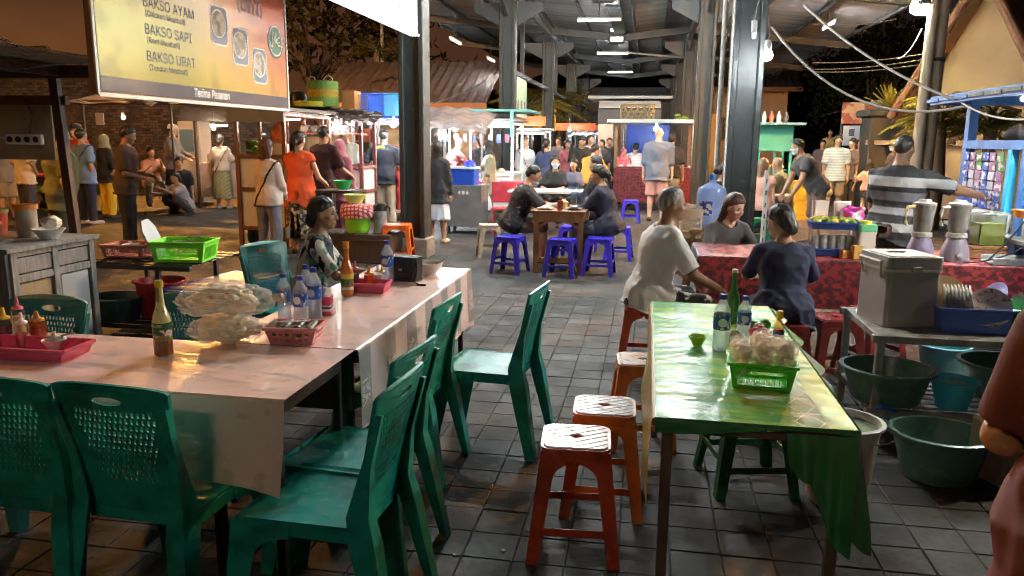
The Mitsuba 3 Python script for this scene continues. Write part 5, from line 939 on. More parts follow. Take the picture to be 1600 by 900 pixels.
for y in (Y0, Y1): mb.p('border', box((BX + .004, y, (Z0 + Z1) / 2), (.013, .028, Z1 - Z0)), plain((.6, .6, .56), .5))
for y in (5.2, 6.9): mb.p('hanger', tube([(BX - .03, y, Z1), (BX - .03, y, 4.7)], .008), STEEL)
def wall_text(t, s, y, z, h, m, stretch=1.0, bold=False, x=BX, off=.0052, part='lettering', slant=0):
    g = meshkit.text_mesh(s, h, .0015, bold); v = g.vertices; t.p(part, tm(np.stack([x + off + v[:, 2], y + (v[:, 0] + slant * v[:, 1]) * stretch, z + v[:, 1]], 1), g.faces), m)
INK = plain((.03, .035, .07), .6)
for s, z in (('BAKSO AYAM', 2.485), ('BAKSO SAPI', 2.303), ('BAKSO URAT', 2.120)): wall_text(mb, s, 5.12, z, .070, INK, 1.0)
for s, z in (('(Chicken Meatball)', 2.425), ('(Beef Meatball)', 2.243), ('(Tendon Meatball)', 2.058)): wall_text(mb, s, 5.14, z, .040, INK, 1.0)
wall_text(mb, 'Terima Pesanan', 5.68, 1.905, .062, plain((.68, .68, .68), .5), .82, True, slant=.2); wall_text(mb, '(BWI)', 6.40, 2.67, .12, plain((.10, .10, .13), .6), 1.0, True)
for (y, z, q) in ((6.11, 2.49, 0), (6.44, 2.36, 1), (6.77, 2.23, 2)):
    R2 = lambda m: m.apply_transform(np.array([[0, 0, 1, BX + .005], [1, 0, 0, y], [0, 1, 0, z], [0, 0, 0, 1.]]))
    f = mb.p('photo', R2(prism(rrect(.262, .31, .05), .002)), plain((.62, .60, .55), .5)); mb.p('photo_print', R2(prism(rrect(.242, .29, .045), .0032)), plain((.09, .13, .20), .5), under=f); mb.p('bowl_print', R2(mv(prism(Point(0, 0).buffer(.098), .0044), (-.015, .012, 0))), mat('broth_%d' % q, lambda p, n, uv: mikit.mix(V(.30, .30, .24), V(.12, .11, .08), ss(.4, .7, fb(p.y * 22, p.z * 22, 0., 3))), .5), under=f)
    mb.p('rim_print', R2(mv(prism(Point(0, 0).buffer(.112).difference(Point(0, 0).buffer(.1)), .005), (-.015, .012, 0))), plain((.5, .5, .46), .5), under=f)
R2 = lambda m: m.apply_transform(np.array([[0, 0, 1, BX + .005], [1, 0, 0, 7.09], [0, 1, 0, 2.485], [0, 0, 0, 1.]]))
e = mb.p('emblem', R2(prism(Point(.0, -.012).buffer(.150), .002)), plain((.05, .06, .07), .6)); mb.p('ring', R2(prism(Point(0, 0).buffer(.138).difference(Point(0, 0).buffer(.126)), .005)), plain((.55, .6, .56), .5), under=e); mb.p('disc', R2(prism(Point(0, 0).buffer(.126), .0035)), plain((.02, .16, .12), .5), under=e)
def strokes(pls, w): 
    from shapely.geometry import LineString
    return union_all([LineString(p).buffer(w) for p in pls])
for g_ in strokes([[(.085, .045), (.045, .03), (.02, .0), (.05, -.035), (.085, -.03)], [(.085, -.005), (.03, -.012), (.012, -.012)], [(.012, .075), (.012, -.012), (-.012, -.012), (-.035, .075)], [(-.012, -.012), (.008, .05)], [(-.058, .07), (-.058, -.03), (-.07, -.055), (-.10, -.05), (-.105, -.02)]], .007).geoms: mb.p('lettering', R2(prism(g_, .006)), plain((.6, .64, .6), .5), under=e)
# ---------------------------------------------------------------- pale blue sign along the canopy edge
ps = Th('hanging_sign', 'pale blue lightbox sign along the left canopy edge, cut by the picture top', 'signboard')
ps.p('box', box((-2.99, 7.4, 3.45), (.10, 5.0, 1.12), b=.005), plain((.35, .37, .38), .5)); ps.p('face', box((-2.938, 7.4, 3.46), (.004, 4.94, 1.06), b=0), plain((.13, .19, .225), .35)); ps.p('edge', box((-2.97, 7.4, 2.885), (.12, 5.0, .018)), glow((.85, .95, 1.0), .6, .08))
for k, c in enumerate(((.30, .22, .12), (.06, .13, .20), (.03, .06, .22))):
    g = prism(Polygon([(-.06, 0), (.06, 0), (.06, .14), (0, .20), (-.06, .14)]), .002); v = g.vertices; ps.p('emblem', tm(np.stack([-2.935 + v[:, 2], 8.72 + .22 * k + v[:, 0], 3.10 + v[:, 1]], 1), g.faces), plain(c, .5))
hs2 = Th('hanging_sign', 'small pale green notice board hanging between the left columns', 'signboard'); hs2.p('board', box((-3.12, 19.2, 2.6), (.05, 1.7, .93)), plain((.40, .52, .36), .5)); hs2.p('frame', box((-3.12, 19.2, 2.6), (.04, 1.76, .99)), STEEL)
for k in range(3): g = prism(Point(0, 0).buffer(.15), .002); v = g.vertices; hs2.p('picture', tm(np.stack([-3.094 + v[:, 2], 18.7 + .5 * k + v[:, 0], 2.4 + v[:, 1]], 1), g.faces), plain((.14, .16, .12), .5))

# ---------------------------------------------------------------- near left food cart (weathered)
nc = Th('food_cart', 'weathered grey wooden food cart with dark posts at the left edge', 'food cart')
def pbar(part, a, b, w, d, m, t=nc): return t.p(part, bar(a, b, w, d), m)
pbar('post', (-4.72, 5.82, 0), (-4.82, 5.82, 2.06), .075, .06, DARKW); pbar('post', (-4.66, 4.35, 0), (-4.70, 4.35, 2.06), .07, .06, DARKW) if False else None
pbar('post', (-6.4, 5.9, 0), (-6.4, 5.9, 2.06), .07, .06, DARKW)
nc.p('roof_rail', box((-5.5, 5.76, 2.10), (2.6, .07, .10)), DARKW); nc.p('roof_rail', box((-4.72, 4.9, 2.11), (.07, 1.9, .09)), DARKW); nc.p('inner_rail', box((-5.6, 5.86, 1.88), (1.7, .05, .075)), OAK); nc.p('back_panel', box((-5.25, 5.90, 1.62), (.62, .02, .46)), mat('dull_plaster', lambda p, n, uv: V(.30, .25, .17) * (.6 + .6 * fb(p.x * 5, p.z * 5, 0., 3)), .8))
for k in range(6): nc.p('roof_plank', box((-5.5, 4.3 + .27 * k, 2.175), (2.7, .255, .02)), GREYW)
CX0, CX1, CYA, CYB, CZ = -5.6, -4.02, 4.30, 4.95, .88
nc.p('counter', box(((CX0 + CX1) / 2 - .0, 4.68, CZ - .015), (CX1 - CX0 + .08, .86, .03)), GREYW)
nc.p('carcass', box(((CX0 + CX1) / 2, 4.68, .47), (CX1 - CX0 - .03, .76, .78)), GREYW)
for x in (CX0 + .03, -4.72, CX1 - .03): nc.p('stile', box((x, 4.285, .47), (.07, .035, .80)), GREYW)
for z in (.83, .70, .10): nc.p('rail', box(((CX0 + CX1) / 2, 4.283, z), (CX1 - CX0 - .08, .03, .06)), GREYW)
for k in range(5): nc.p('side_plank', box((CX1 - .018, 4.36 + .155 * k, .46), (.018, .148, .72)), DARKW)
for y in (4.32, 4.68, 5.04): nc.p('stile', box((CX1 + .008, y, .47), (.03, .055, .80)), GREYW)
for z in (.84, .67, .10): nc.p('rail', box((CX1 + .006, 4.68, z), (.026, .70, .05)), GREYW)
nc.p('drawer', box((CX1 + .002, 4.68, .755), (.02, .66, .10)), GREYW)
nc.p('door', box((CX1 + .0, 4.86, .385), (.02, .27, .50)), plain((.33, .36, .38), .7)); nc.p('door', box((CX1 - .006, 4.50, .385), (.02, .29, .50)), mat('tan_board', wood_fn((.20, .15, .08), (.34, .27, .16)), .7)); nc.p('rail', box((CX1 + .006, 4.5, .30), (.016, .28, .03)), DARKW)
# things on the cart
def pot(name, label, x, y, z, prof, m, catg='pot', lid=None, group=None):
    t = Th(name, label, catg, (x, y, z), 0, group); t.p('body', lathe([(0, .002)] + prof, 20), m, 40)
    if lid: t.p('lid', lathe(lid[0], 18), lid[1], 40)
    return t
pot('food_tub', 'red plastic tub with an olive lid on the weathered cart', -4.66, 4.86, .88, [(.10, .002), (.115, .17), (.11, .17)], plastic((.42, .07, .03), .2), 'tub', ([(.12, .165), (.12, .19), (0, .195)], plain((.16, .18, .03), .5)))
pot('food_jar', 'clear jar with an orange lid on the weathered cart', -4.35, 4.85, .88, [(.06, .002), (.07, .05), (.07, .20)], plain((.42, .36, .28), .3), 'jar', ([(.08, .20), (.08, .235), (0, .24)], plain((.6, .2, .03), .4)))
pot('sauce_jar', 'brown sauce jar with a pink lid on the weathered cart', -4.38, 4.58, .88, [(.055, .002), (.055, .12)], plain((.14, .07, .035), .3), 'jar', ([(.065, .12), (.05, .14), (.012, .16), (0, .165)], plain((.7, .22, .18), .4)))
pot('bowl', 'white bowl heaped with crackers on the cart counter', -4.12, 4.78, .88, [(.05, .002), (.11, .075), (.105, .075), (.04, .02)], plain((.6, .6, .58), .3), 'bowl'); one('cracker', 'pale cracker leaning in the white bowl on the cart', 'cracker', wob(ball((0, 0, 0), (.07, .06, .045), 3), .015, 30), CRK, (-4.10, 4.79, 1.0))
one('food_sack', 'dark cloth bundle on the cart counter at the left edge', 'bundle', wob(ball((0, 0, 0), (.17, .12, .075), 3), .03, 12), plain((.018, .02, .018), .9), (-4.72, 4.55, .95)); one('napkin', 'folded white paper on the cart counter edge', 'napkin', wob(box((0, 0, 0), (.16, .05, .02), b=.006), .006, 30), plain((.6, .58, .5), .8), (-4.25, 4.34, .895), 5)
one('plastic_sack', 'pale plastic sack on the roof of the weathered cart', 'sack', wob(ball((0, 0, 0), (.30, .18, .085), 3), .05, 9), plain((.48, .42, .38), .5), (-5.05, 5.3, 2.27)); one('broom', 'broom with a pale handle lying on the cart roof', 'broom', cat(bar((-.34, 0, 0), (.28, .0, .02), .03), mv(wob(box((0, 0, 0), (.14, .06, .03)), .008, 30), (.35, 0, .02))), plain((.42, .30, .14), .6), (-4.95, 5.45, 2.23))
pw = Th('power_strip', 'white multi socket power strip hanging inside the cart', 'power strip', (-5.12, 5.78, 1.56), 2); pw.p('body', box((0, 0, 0), (.34, .04, .085), b=.01), plain((.62, .62, .60), .4))
for k in range(4): pw.p('socket', mv(lathe([(.026, 0), (.026, .006), (0, .004)], 12), (-.12 + .08 * k, -.02, 0), rx=90), plain((.02, .02, .02), .5))
pw.p('cord', tube([(.05, 0, .04), (.09, .01, .2), (.02, .02, .33)], .006), plain((.02, .02, .02))); pw.p('cord', tube([(-.17, 0, 0), (-.32, -.02, .05), (-.42, -.02, .02)], .008), plain((.5, .5, .5)))

# ---------------------------------------------------------------- generic night stall
def cart(name, label, x0, x1, y0, y1, h, wood, panel, base=.28, split=(.75, 1.25), roofc=None, roof_over=.18, glass=True, light=None, wheels=False, cols=2, cat_='food stall', side=True):
    t = Th(name, label, cat_); w = .055; z1, z2 = split
    for x in (x0, x1):
        for y in (y0, y1): t.p('post', box((x, y, h / 2 + .02), (w, w, h - .04)), wood)
    for z in (base, z1, z2, h - .04):
        for y in (y0, y1): t.p('rail', box(((x0 + x1) / 2, y, z), (x1 - x0 - w, w * .8, w)), wood)
        for x in (x0, x1): t.p('rail', box((x, (y0 + y1) / 2, z), (w * .8, y1 - y0 - w, w)), wood)
    for k in range(1, cols): t.p('stile', box((x0 + (x1 - x0) * k / cols, y0, (z2 + h) / 2), (w * .8, w * .7, h - z2 - .08)), wood); t.p('stile', box((x0 + (x1 - x0) * k / cols, y0, (base + z1) / 2), (w * .8, w * .7, z1 - base - w)), wood)
    for za, zb in ((base, z1), (z1, z2)):
        t.p('panel', box(((x0 + x1) / 2, y0 + .012, (za + zb) / 2), (x1 - x0 - w, .012, zb - za - w)), panel)
        if side:
            for x in (x0, x1): t.p('panel', box((x + (.01 if x == x0 else -.01), (y0 + y1) / 2, (za + zb) / 2), (.012, y1 - y0 - w, zb - za - w)), panel)
    t.p('worktop', box(((x0 + x1) / 2, (y0 + y1) / 2, z2 - .04), (x1 - x0 - .04, y1 - y0 - .04, .02)), panel); t.p('shelf', box(((x0 + x1) / 2, (y0 + y1) / 2, (z2 + h) / 2), (x1 - x0 - .08, y1 - y0 - .1, .012)), clear((.9, .95, .95)))
    if glass:
        for k in range(cols): a, b = x0 + (x1 - x0) * k / cols, x0 + (x1 - x0) * (k + 1) / cols; t.p('window_pane', tm([[a + .03, y0 - .005, z2 + .03], [b - .03, y0 - .005, z2 + .03], [b - .03, y0 - .005, h - .07], [a + .03, y0 - .005, h - .07]], [[0, 1, 2], [0, 2, 3]]), clear((.93, .97, .97)), False)
    r = roof_over; t.p('roof', box(((x0 + x1) / 2, (y0 + y1) / 2 - r * .3, h + .025), (x1 - x0 + 2 * r, y1 - y0 + 2 * r, .05)), roofc or wood)
    if wheels:
        for x in (x0 + .08, x1 - .08): wv = t.p('wheel', mv(lathe([(.0, -.02), (.15, -.02), (.17, 0), (.15, .02), (0, .02)], 20), (x, y0 + .2, .17), ry=90), plain((.03, .025, .02), .7)); t.p('hub', mv(lathe([(0, -.035), (.04, -.03), (.04, .03), (0, .035)], 10), (x, y0 + .2, .17), ry=90), STEEL, under=wv)
    if light: L, c = light; t.p('lamp', tube([(x0 + .12, (y0 + y1) / 2, h - .09), (x1 - .12, (y0 + y1) / 2, h - .09)], .014, 8), glow(c, L, .35))
    return t
WHP = plain((.50, .46, .40), .5); CREAM = plain((.48, .38, .28), .5)
def heap(label, x, y, z, s, m, n=9, name='food_heap', seed=1, kind='food', r=.05):
    q = random.Random(seed); one(name, label, kind, cat([wob(ball((q.uniform(-1, 1) * s[0], q.uniform(-1, 1) * s[1], abs(q.gauss(0, .4)) * s[2] + r * .5), (r * q.uniform(.7, 1.2), r * q.uniform(.7, 1.2), r * .7), 2), r * .2, 20, k) for k in range(n)]), m, (x, y, z))
# S1 wooden cart with glass window seen on its short side
s1 = cart('food_cart', 'brown wooden food cart on wheels with a lit window of greens', -5.78, -5.06, 10.4, 12.0, 1.96, OAK, WHP, .30, (.86, 1.33), plain((.16, .15, .14), .6), .10, wheels=True, light=(45, (1, .72, .36)))
s1.p('fascia', box((-5.42, 10.28, 1.90), (.86, .03, .19)), plain((.15, .14, .135), .6))
heap('leafy greens piled behind the cart window', -5.58, 10.62, 1.33, (.10, .10, .22), plastic((.06, .13, .015), .2), 22, 'leafy_greens', 4, 'vegetables', .055); one('plastic_bag', 'orange plastic bag hanging in the right cart window', 'bag', wob(ball((0, 0, 0), (.11, .06, .15), 3), .03, 12), plain((.70, .16, .03), .4), (-5.22, 10.55, 1.66)); one('food_box', 'pale box standing in the right cart window', 'box', box((0, 0, .09), (.2, .12, .18)), WHP, (-5.2, 10.58, 1.33))
# S2 stall with baskets on its roof
s2 = cart('food_stall', 'dark red wooden stall with woven baskets on its dark roof', -5.62, -4.64, 12.3, 12.95, 1.98, mat('maroon_wood', wood_fn((.10, .03, .025), (.18, .06, .045)), .4), WHP, .3, (.72, 1.12), plain((.035, .03, .03), .7), .12, cols=3)
s2.p('awning', grid(60, 6, lambda u, w: np.stack([-5.85 + 1.6 * u, 11.95 + .4 * w - .02 * np.sin(u * 60), 1.99 - .14 * u + .16 * w + .015 * np.sin(u * 50)], 1)), mat('dark_awning', lambda p, n, uv: V(.045, .04, .04) + V(.22, .21, .2) * ss(.55, .62, fb(p.x * 14, p.y * 10, p.z * 30, 2)) * ss(-5.6, -5.0, p.x), .6), True)
bulb(-4.93, 12.0, 1.80, 'bare bulb over the stall with the green baskets', BULB_L * .6, .055, .1, group='bare bulbs over the stalls')
def woven(c1, c2, nb, zb):
    def fn(p, n, uv):
        a = dr.atan2(p.y - 12.3, p.x + 5.27) * 36 / PI; z = (p.z - 2.12) * 34; ck = dr.floor(a) + dr.floor(z); par = ck - 2 * dr.floor(ck / 2); band = ss(zb[0], zb[0] + .01, p.z) * (1 - ss(zb[1], zb[1] + .01, p.z))
        c = mikit.mix(V(*c1) * .7, V(*c1) * 1.15, par); return mikit.mix(c, mikit.mix(V(.03, .10, .02), V(*c2), par), band)
    return fn
mat('woven_green', woven((.10, .24, .05), (.62, .36, .02), 3, (2.24, 2.36)), .7)
bsk = Th('woven_basket', 'tall green woven basket with a yellow band on the stall roof', 'basket', (-5.27, 12.3, 2.10)); bsk.p('body', lathe([(0, .0), (.245, .0), (.252, .2), (.25, .40), (.235, .40), (.235, .06), (0, .05)], 40), 'woven_green', 40); bsk.p('handle', tube([(.10 + .08 * math.cos(a), 0, .40 + .09 * math.sin(a)) for a in np.linspace(0, PI, 9)], .007), plain((.5, .5, .45), .3)); bsk.p('handle', tube([(-.18 + .06 * math.cos(a), 0, .40 + .08 * math.sin(a)) for a in np.linspace(0, PI, 9)], .007), plain((.5, .5, .45), .3))
one('woven_cover', 'yellow green woven lid lying before the tall basket', 'lid', lathe([(0, 0), (.25, 0), (.255, .075), (.24, .085), (0, .09)], 32), plain((.38, .40, .04), .7), (-5.42, 12.14, 2.09), sm=40)
one('cooking_pot', 'black pot beside the green basket on the stall roof', 'pot', lathe([(0, 0), (.14, .02), (.15, .2), (.10, .28), (0, .30)], 20), plain((.012, .012, .012), .4), (-5.75, 12.4, 2.06), sm=40); one('cardboard_box', 'brown cardboard box beside the basket on the stall roof', 'box', box((0, 0, .15), (.22, .3, .30)), plain((.34, .17, .06), .8), (-4.86, 12.5, 2.06)); one('glass_jar', 'stack of clear glasses on the stall roof', 'glass', lathe([(.07, 0), (.085, .24), (.08, .24), (.065, .01), (0, .01)], 16), clear((.9, .9, .88)), (-4.62, 12.4, 2.06), sm=40); one('glass_bottle', 'small clear bottle at the right end of the stall roof', 'bottle', lathe([(.04, 0), (.045, .15), (.02, .2), (.018, .25), (0, .25)], 14), clear((.9, .92, .92)), (-4.30, 12.4, 2.06), sm=40)
for k in range(6): one('paper_packet', ('white paper packet on the shelf under the dark awning', 'dark and white striped packet under the dark awning')[k % 2], 'packet', wob(box((0, 0, .06), (.16, .1, .12), b=.02), .02, 14, k), plain(((.55, .55, .58), (.12, .11, .12))[k % 2], .6), (-5.55 + .17 * k, 12.2, 1.68), 20 * k, ('white packets under the awning', 'dark packets under the awning')[k % 2])
s2.p('shelf', box((-5.1, 12.2, 1.665), (1.1, .26, .02)), plain((.5, .12, .08), .5)); s2.p('hanging_cloth', grid(8, 12, lambda u, w: np.stack([-5.62 + .75 * u, 12.26 + .01 * np.sin(u * 20), 1.62 - .30 * w], 1)), WHP, True)
# things in front of S2: green bin, flask, low chest
lowc = one('low_chest', 'low dark wooden chest under the green bin and flask', 'chest', cat(box((0, 0, .19), (1.0, .55, .38), b=.01), box((0, -.278, .30), (.9, .01, .02))), DARKW, (-3.72, 9.75, 0))
gb2 = Th('bin', 'lime green bin covered by a red checked cloth', 'bin', (-3.70, 9.62, .385)); gb2.p('body', lathe([(0, 0), (.13, 0), (.155, .05), (.18, .36), (.17, .36)], 28), plastic((.22, .50, .02), .1), 40); 
def chk(p, n, uv): return mikit.mix(V(.45, .04, .05), V(.6, .45, .42), ss(.45, .5, dr.abs(dr.sin(p.x * 60)) * dr.abs(dr.sin(p.z * 60 + p.y * 40))))
mat('checked_cloth', chk, .85); gb2.p('cloth', wob(lathe([(0, .375), (.17, .37), (.20, .36), (.215, .28), (.20, .20)], 36, sx=1.1), .02, 10), 'checked_cloth', True)
one('bowl', 'pale lime plastic bowl upside down on the green bin', 'bowl', lathe([(0, 0), (.09, .0), (.15, .11), (.145, .115), (.08, .02), (0, .02)], 24), plastic((.50, .62, .18), .1), (-3.72, 9.6, .77), sm=40); one('bowl', 'green plastic bowl held above the counter behind the flask', 'bowl', lathe([(0, 0), (.07, .0), (.13, .12), (.125, .12), (.06, .02), (0, .02)], 24), plastic((.04, .42, .12), .1), (-4.02, 9.95, .92), sm=40)
one('side_table', 'narrow dark counter left of the green bin', 'table', cat(box((0, 0, .88), (.55, .5, .04)), *[box((sx * .24, sy * .2, .43), (.05, .05, .86)) for sx in (-1, 1) for sy in (-1, 1)]), DARKW, (-4.15, 10.2, 0))
fl = Th('vacuum_flask', 'steel pump flask with a black top beside the green bin', 'flask', (-3.40, 9.65, .385)); fl.p('body', lathe([(0, 0), (.085, 0), (.09, .02), (.09, .27), (.08, .30)], 24), GALV, 40); fl.p('top', lathe([(.085, .29), (.08, .36), (.05, .38), (0, .385)], 20), plain((.015, .015, .015), .3), 40); fl.p('spout', bar((-.06, 0, .35), (-.16, 0, .33), .03), plain((.015, .015, .015), .3)); fl.p('handle', tube([(.08, 0, .35), (.13, 0, .33), (.13, 0, .2)], .012), plain((.015, .015, .015), .3))
# S3 blue tarpaulin stall
s3 = cart('food_stall', 'stall under a blue tarpaulin with a lit glass food case', -5.66, -4.62, 14.6, 15.6, 1.98, plain((.55, .55, .55), .4), WHP, .2, (.55, .86), plain((.02, .06, .42), .4), .1, cols=2, light=(22, BULB_C))
s3.p('tarpaulin', grid(30, 8, lambda u, w: np.stack([-5.72 + 1.22 * u, 14.44 + .02 * np.sin(u * 14) * w, 2.42 - .40 * w - .02 * np.sin(u * PI) * (1 - w)], 1)), mat('blue_tarp', lambda p, n, uv: mikit.mix(V(.03, .12, .62), V(.06, .34, .75), ss(-4.98, -4.96, p.x)) * (.8 + .4 * fb(p.x * 3, p.z * 6, 0., 2)), .35), True); s3.p('tarpaulin_top', box((-5.14, 15.05, 2.43), (1.24, 1.24, .03)), 'blue_tarp')
bulb(-4.44, 13.4, 1.84, 'bare bulb beside the near left column', BULB_L * .6, .055, .3, group='bare bulbs over the stalls')
for k in range(8): one('food_box', ('red cardboard box stacked on the shelf of the blue roofed stall', 'brown cardboard box stacked on the shelf of the blue roofed stall', 'tan packet stacked on the shelf of the blue roofed stall')[k % 3], 'box', box((0, 0, .045), (.24, .2, .085)), plain(((.42, .10, .05), (.24, .12, .07), (.48, .34, .2))[k % 3], .7), (-5.45 + .28 * (k % 3), 14.72, 1.52 + .09 * (k // 3)), 3 * k - 6, ('red boxes', 'brown boxes', 'tan packets')[k % 3] + ' on the shelf of the blue roofed stall')
for k in range(6): heap(('pile of yellow fritters in the glass case', 'pile of green banana leaf parcels in the glass case', 'pile of brown fritters in the glass case')[k % 3] + (' on its upper shelf' if k > 2 else ' on its lower shelf'), -5.45 + .30 * (k % 3), 14.9, .86 + .36 * (k // 3), (.10, .16, .10), plain(((.55, .40, .10), (.14, .22, .05), (.30, .15, .05))[k % 3], .6), 12, seed=k)
s3.p('side_panel', box((-4.50, 14.9, 1.35), (.04, .9, .85)), plain((.45, .40, .48), .5))
# S4 bright white stall behind the near left column
s4 = cart('food_stall', 'bright white lit stall with two bare bulbs behind the near left column', -4.30, -2.62, 15.2, 16.4, 1.95, plain((.50, .62, .66), .4), WHP, .25, (.6, .92), plain((.20, .18, .18), .6), .1, cols=4, light=(36, BULB_C))
s4.p('awning', grid(50, 8, lambda u, w: np.stack([-4.45 + 1.5 * u, 14.3 + 1.0 * w, 1.90 + .32 * w + .02 * np.sin(u * 24) - .10 * u ** 3], 1)), mat('grey_awning', lambda p, n, uv: V(.24, .20, .19) * (.6 + .8 * fb(p.x * 3, p.y * 9, 0., 3)), .6), True); s4.p('awning_flap', grid(40, 6, lambda u, w: np.stack([-4.45 + 1.5 * u, 14.28 + .03 * np.sin(u * 30) * w, 1.90 + .02 * np.sin(u * 24) - .10 * u ** 3 - .10 * w], 1)), 'grey_awning', True)
for x in (-4.4, -3.05): s4.p('pole', tube([(x, 14.35, 0), (x, 14.35, 1.9)], .02), GALV)
s4.p('teal_roof', box((-3.1, 16.0, 2.16), (1.6, 1.6, .05)), plain((.12, .30, .27), .5)); s4.p('teal_rail', box((-2.62, 15.1, 1.9), (.06, .06, .5)), plain((.12, .36, .33), .5))
bulb(-3.60, 14.5, 1.80, 'upper bare bulb of the pair at the white stall', BULB_L * .75, .06, .12, group=None); bulb(-3.87, 14.7, 1.66, 'lower bare bulb of the pair at the white stall', BULB_L * .75, .06, .26)
for k in range(7): heap(('bowl of sliced cucumber', 'heap of red chilies', 'heap of fried tofu', 'heap of white rice cakes', 'heap of boiled eggs', 'heap of noodles', 'heap of crackers')[k] + ' on the white stall counter', -4.1 + .21 * k, 15.35, .92, (.07, .08, .07), plain(((.2, .3, .1), (.4, .06, .03), (.45, .28, .1), (.6, .58, .5), (.5, .42, .32), (.5, .38, .12), (.55, .45, .3))[k], .6), 9, seed=k + 30)
for k in range(9): one('hanging_packet', ORD[k] + ' shiny packet from the left behind the white stall window', 'packet', wob(box((0, 0, 0), (.09, .02, .17), b=.006), .008, 30, k), plain(((.5, .55, .6), (.2, .25, .5), (.5, .15, .2))[k % 3], .3), (-4.1 + .17 * k, 15.28, 1.62), 0, 'hanging packets in the white stall')
sc = Th('steel_counter', 'steel cabinet on legs under the blue cooler', 'cabinet'); sc.p('body', box((-3.07, 13.2, .48), (.64, .55, .70)), mat('dull_steel', lambda p, n, uv: V(.20, .20, .20) * (.6 + .7 * fb(p.x * 4, p.y * 4, p.z * 4, 3)), .4, metallic=.5))
for x in (-3.34, -2.80):
    for y in (12.98, 13.42): sc.p('leg', box((x, y, .065), (.04, .04, .13)), STEEL)
sc.p('hasp', cat(*[box((-3.14 + .07 * k, 12.92, .70), (.04, .012, .05)) for k in range(3)]), plain((.6, .6, .6), .4))
c2 = Th('cooler_box', 'dark blue cooler with a pale lid on the steel cabinet', 'cooler', (-3.14, 13.2, .835)); c2.p('body', mv(prism(rrect(.50, .38, .04), .26)), BLC); c2.p('lid', mv(prism(rrect(.53, .41, .04), .035, .265)), plain((.40, .55, .65), .4)); one('bowl', 'blue upturned bowl on the dark blue cooler', 'bowl', lathe([(.11, 0), (.10, .06), (.06, .10), (0, .115)], 22), plastic((.02, .04, .6), .1), (-3.02, 13.2, 1.137), sm=40); one('cup', 'small white cup on the dark blue cooler', 'cup', lathe([(.035, 0), (.045, .08), (.04, .08), (.03, .01), (0, .01)], 16), plain((.6, .6, .6), .3), (-3.30, 13.2, 1.137), sm=40)
tbl = Th('low_table', 'pink topped table behind the hijab woman with the carrier bag', 'table'); tbl.p('top', box((-2.75, 14.6, .80), (.9, .6, .05)), plastic((.45, .06, .10), .1)); [tbl.p('leg', box((-2.75 + sx * .4, 14.6 + sy * .25, .385), (.05, .05, .77)), STEEL) for sx in (-1, 1) for sy in (-1, 1)]
# S5 far stalls between the left columns
s5 = cart('food_stall', 'glass fronted lit stall behind the woman with glasses', -3.62, -2.7, 20.8, 21.8, 1.86, plain((.6, .62, .62), .4), plain((.22, .22, .24), .5), .2, (.6, .95), plain((.5, .5, .5), .5), .1, light=(50, BULB_C)); heap('yellow snacks in the far glass stall', -3.2, 21.1, .95, (.3, .2, .2), plain((.5, .38, .12), .6), 16, seed=77)
SIGR = plain((.75, .12, .03), .5)
for k, (x, y, z, w, h, lb) in enumerate(((-3.15, 21.4, 2.10, .75, .26, 'orange red painted board over the far glass stall'), (-2.2, 24, 2.0, 1.2, .22, 'orange red awning strip between the far left columns'), (-3.6, 27.5, 2.35, .8, .9, 'glowing orange sign far behind the left columns'), (-1.6, 27, 1.98, .9, .26, 'small orange red awning far behind the masked woman'))):
    t = Th('shop_sign', lb, 'sign'); t.p('board', box((x, y, z), (w, .06, h)), SIGR if k != 2 else plain((.75, .36, .04), .5)); t.p('support', box((x, y + .08, z / 2), (.06, .06, z)), STEEL)
s5b = cart('food_stall', 'small grey stall between the second and third left columns', -2.6, -1.75, 25.5, 26.4, 1.9, plain((.3, .32, .34), .5), plain((.16, .16, .18), .5), .2, (.6, .95), None, .1, light=(60, BULB_C))
cart('food_stall', 'dim grey stall far behind the man in the black tee', -2.9, -1.7, 29, 30, 1.95, plain((.22, .22, .24), .5), plain((.12, .12, .14), .5), .2, (.6, .95), None, .1, light=(22, BULB_C))
for lb, x, y, z, L in (('far bare bulb behind the left columns', -2.3, 23.2, 1.9, .5), ('bare bulb over the far glass stall', -3.3, 20.6, 1.95, .45)): bulb(x, y, z, lb, BULB_L * L, .04, .3, c=(1, .93, .8))
# S6 stall with the bamboo basket
s6 = Th('food_stall', 'open stall with a flat pale roof, blue screen and bamboo basket on top', 'food stall')
for x in (-.74, 1.02):
    for y in (18.5, 20.3): s6.p('post', box((x, y, 1.0), (.075, .075, 2.0)), TAN)
s6.p('roof', box((.10, 19.3, 2.06), (2.08, 2.3, .05)), plain((.42, .46, .44), .5)); s6.p('roof_edge', box((.10, 18.14, 2.045), (2.1, .03, .08)), plain((.50, .55, .53), .5)); s6.p('screen', box((-.02, 20.2, 1.45), (1.06, .04, 1.1)), plain((.02, .08, .50), .4)); s6.p('notice', box((-.62, 20.22, 1.6), (.02, .5, .6)), WHP)
s6.p('counter', box((.20, 18.75, .955), (1.94, .75, .04)), TAN)
RC = mat('red_batik', lambda p, n, uv: mikit.mix(V(.23, .015, .02), V(.06, .007, .010), ss(.46, .60, fb(p.x * 32, p.y * 32, p.z * 32, 3) * .8 + .1 * dr.abs(dr.sin(p.x * 40)) + .1 * dr.abs(dr.sin(p.z * 40 + p.y * 40)))), .62)
s6.p('cloth', drop((-.76, 18.36), (1.16, 18.36), (0, -1), .80, .76, .985, .012, 4, 30), RC, True); s6.p('cloth_top', box((.20, 18.74, .983), (1.93, .76, .008)), RC); s6.p('side_cloth', drop((-.76, 19.1), (-.76, 18.36), (-1, 0), .8, .8, .985, .01, 2), RC, True)
for x in (-.7, 1.1): s6.p('leg', box((x, 18.5, .47), (.06, .06, .93)), TAN)
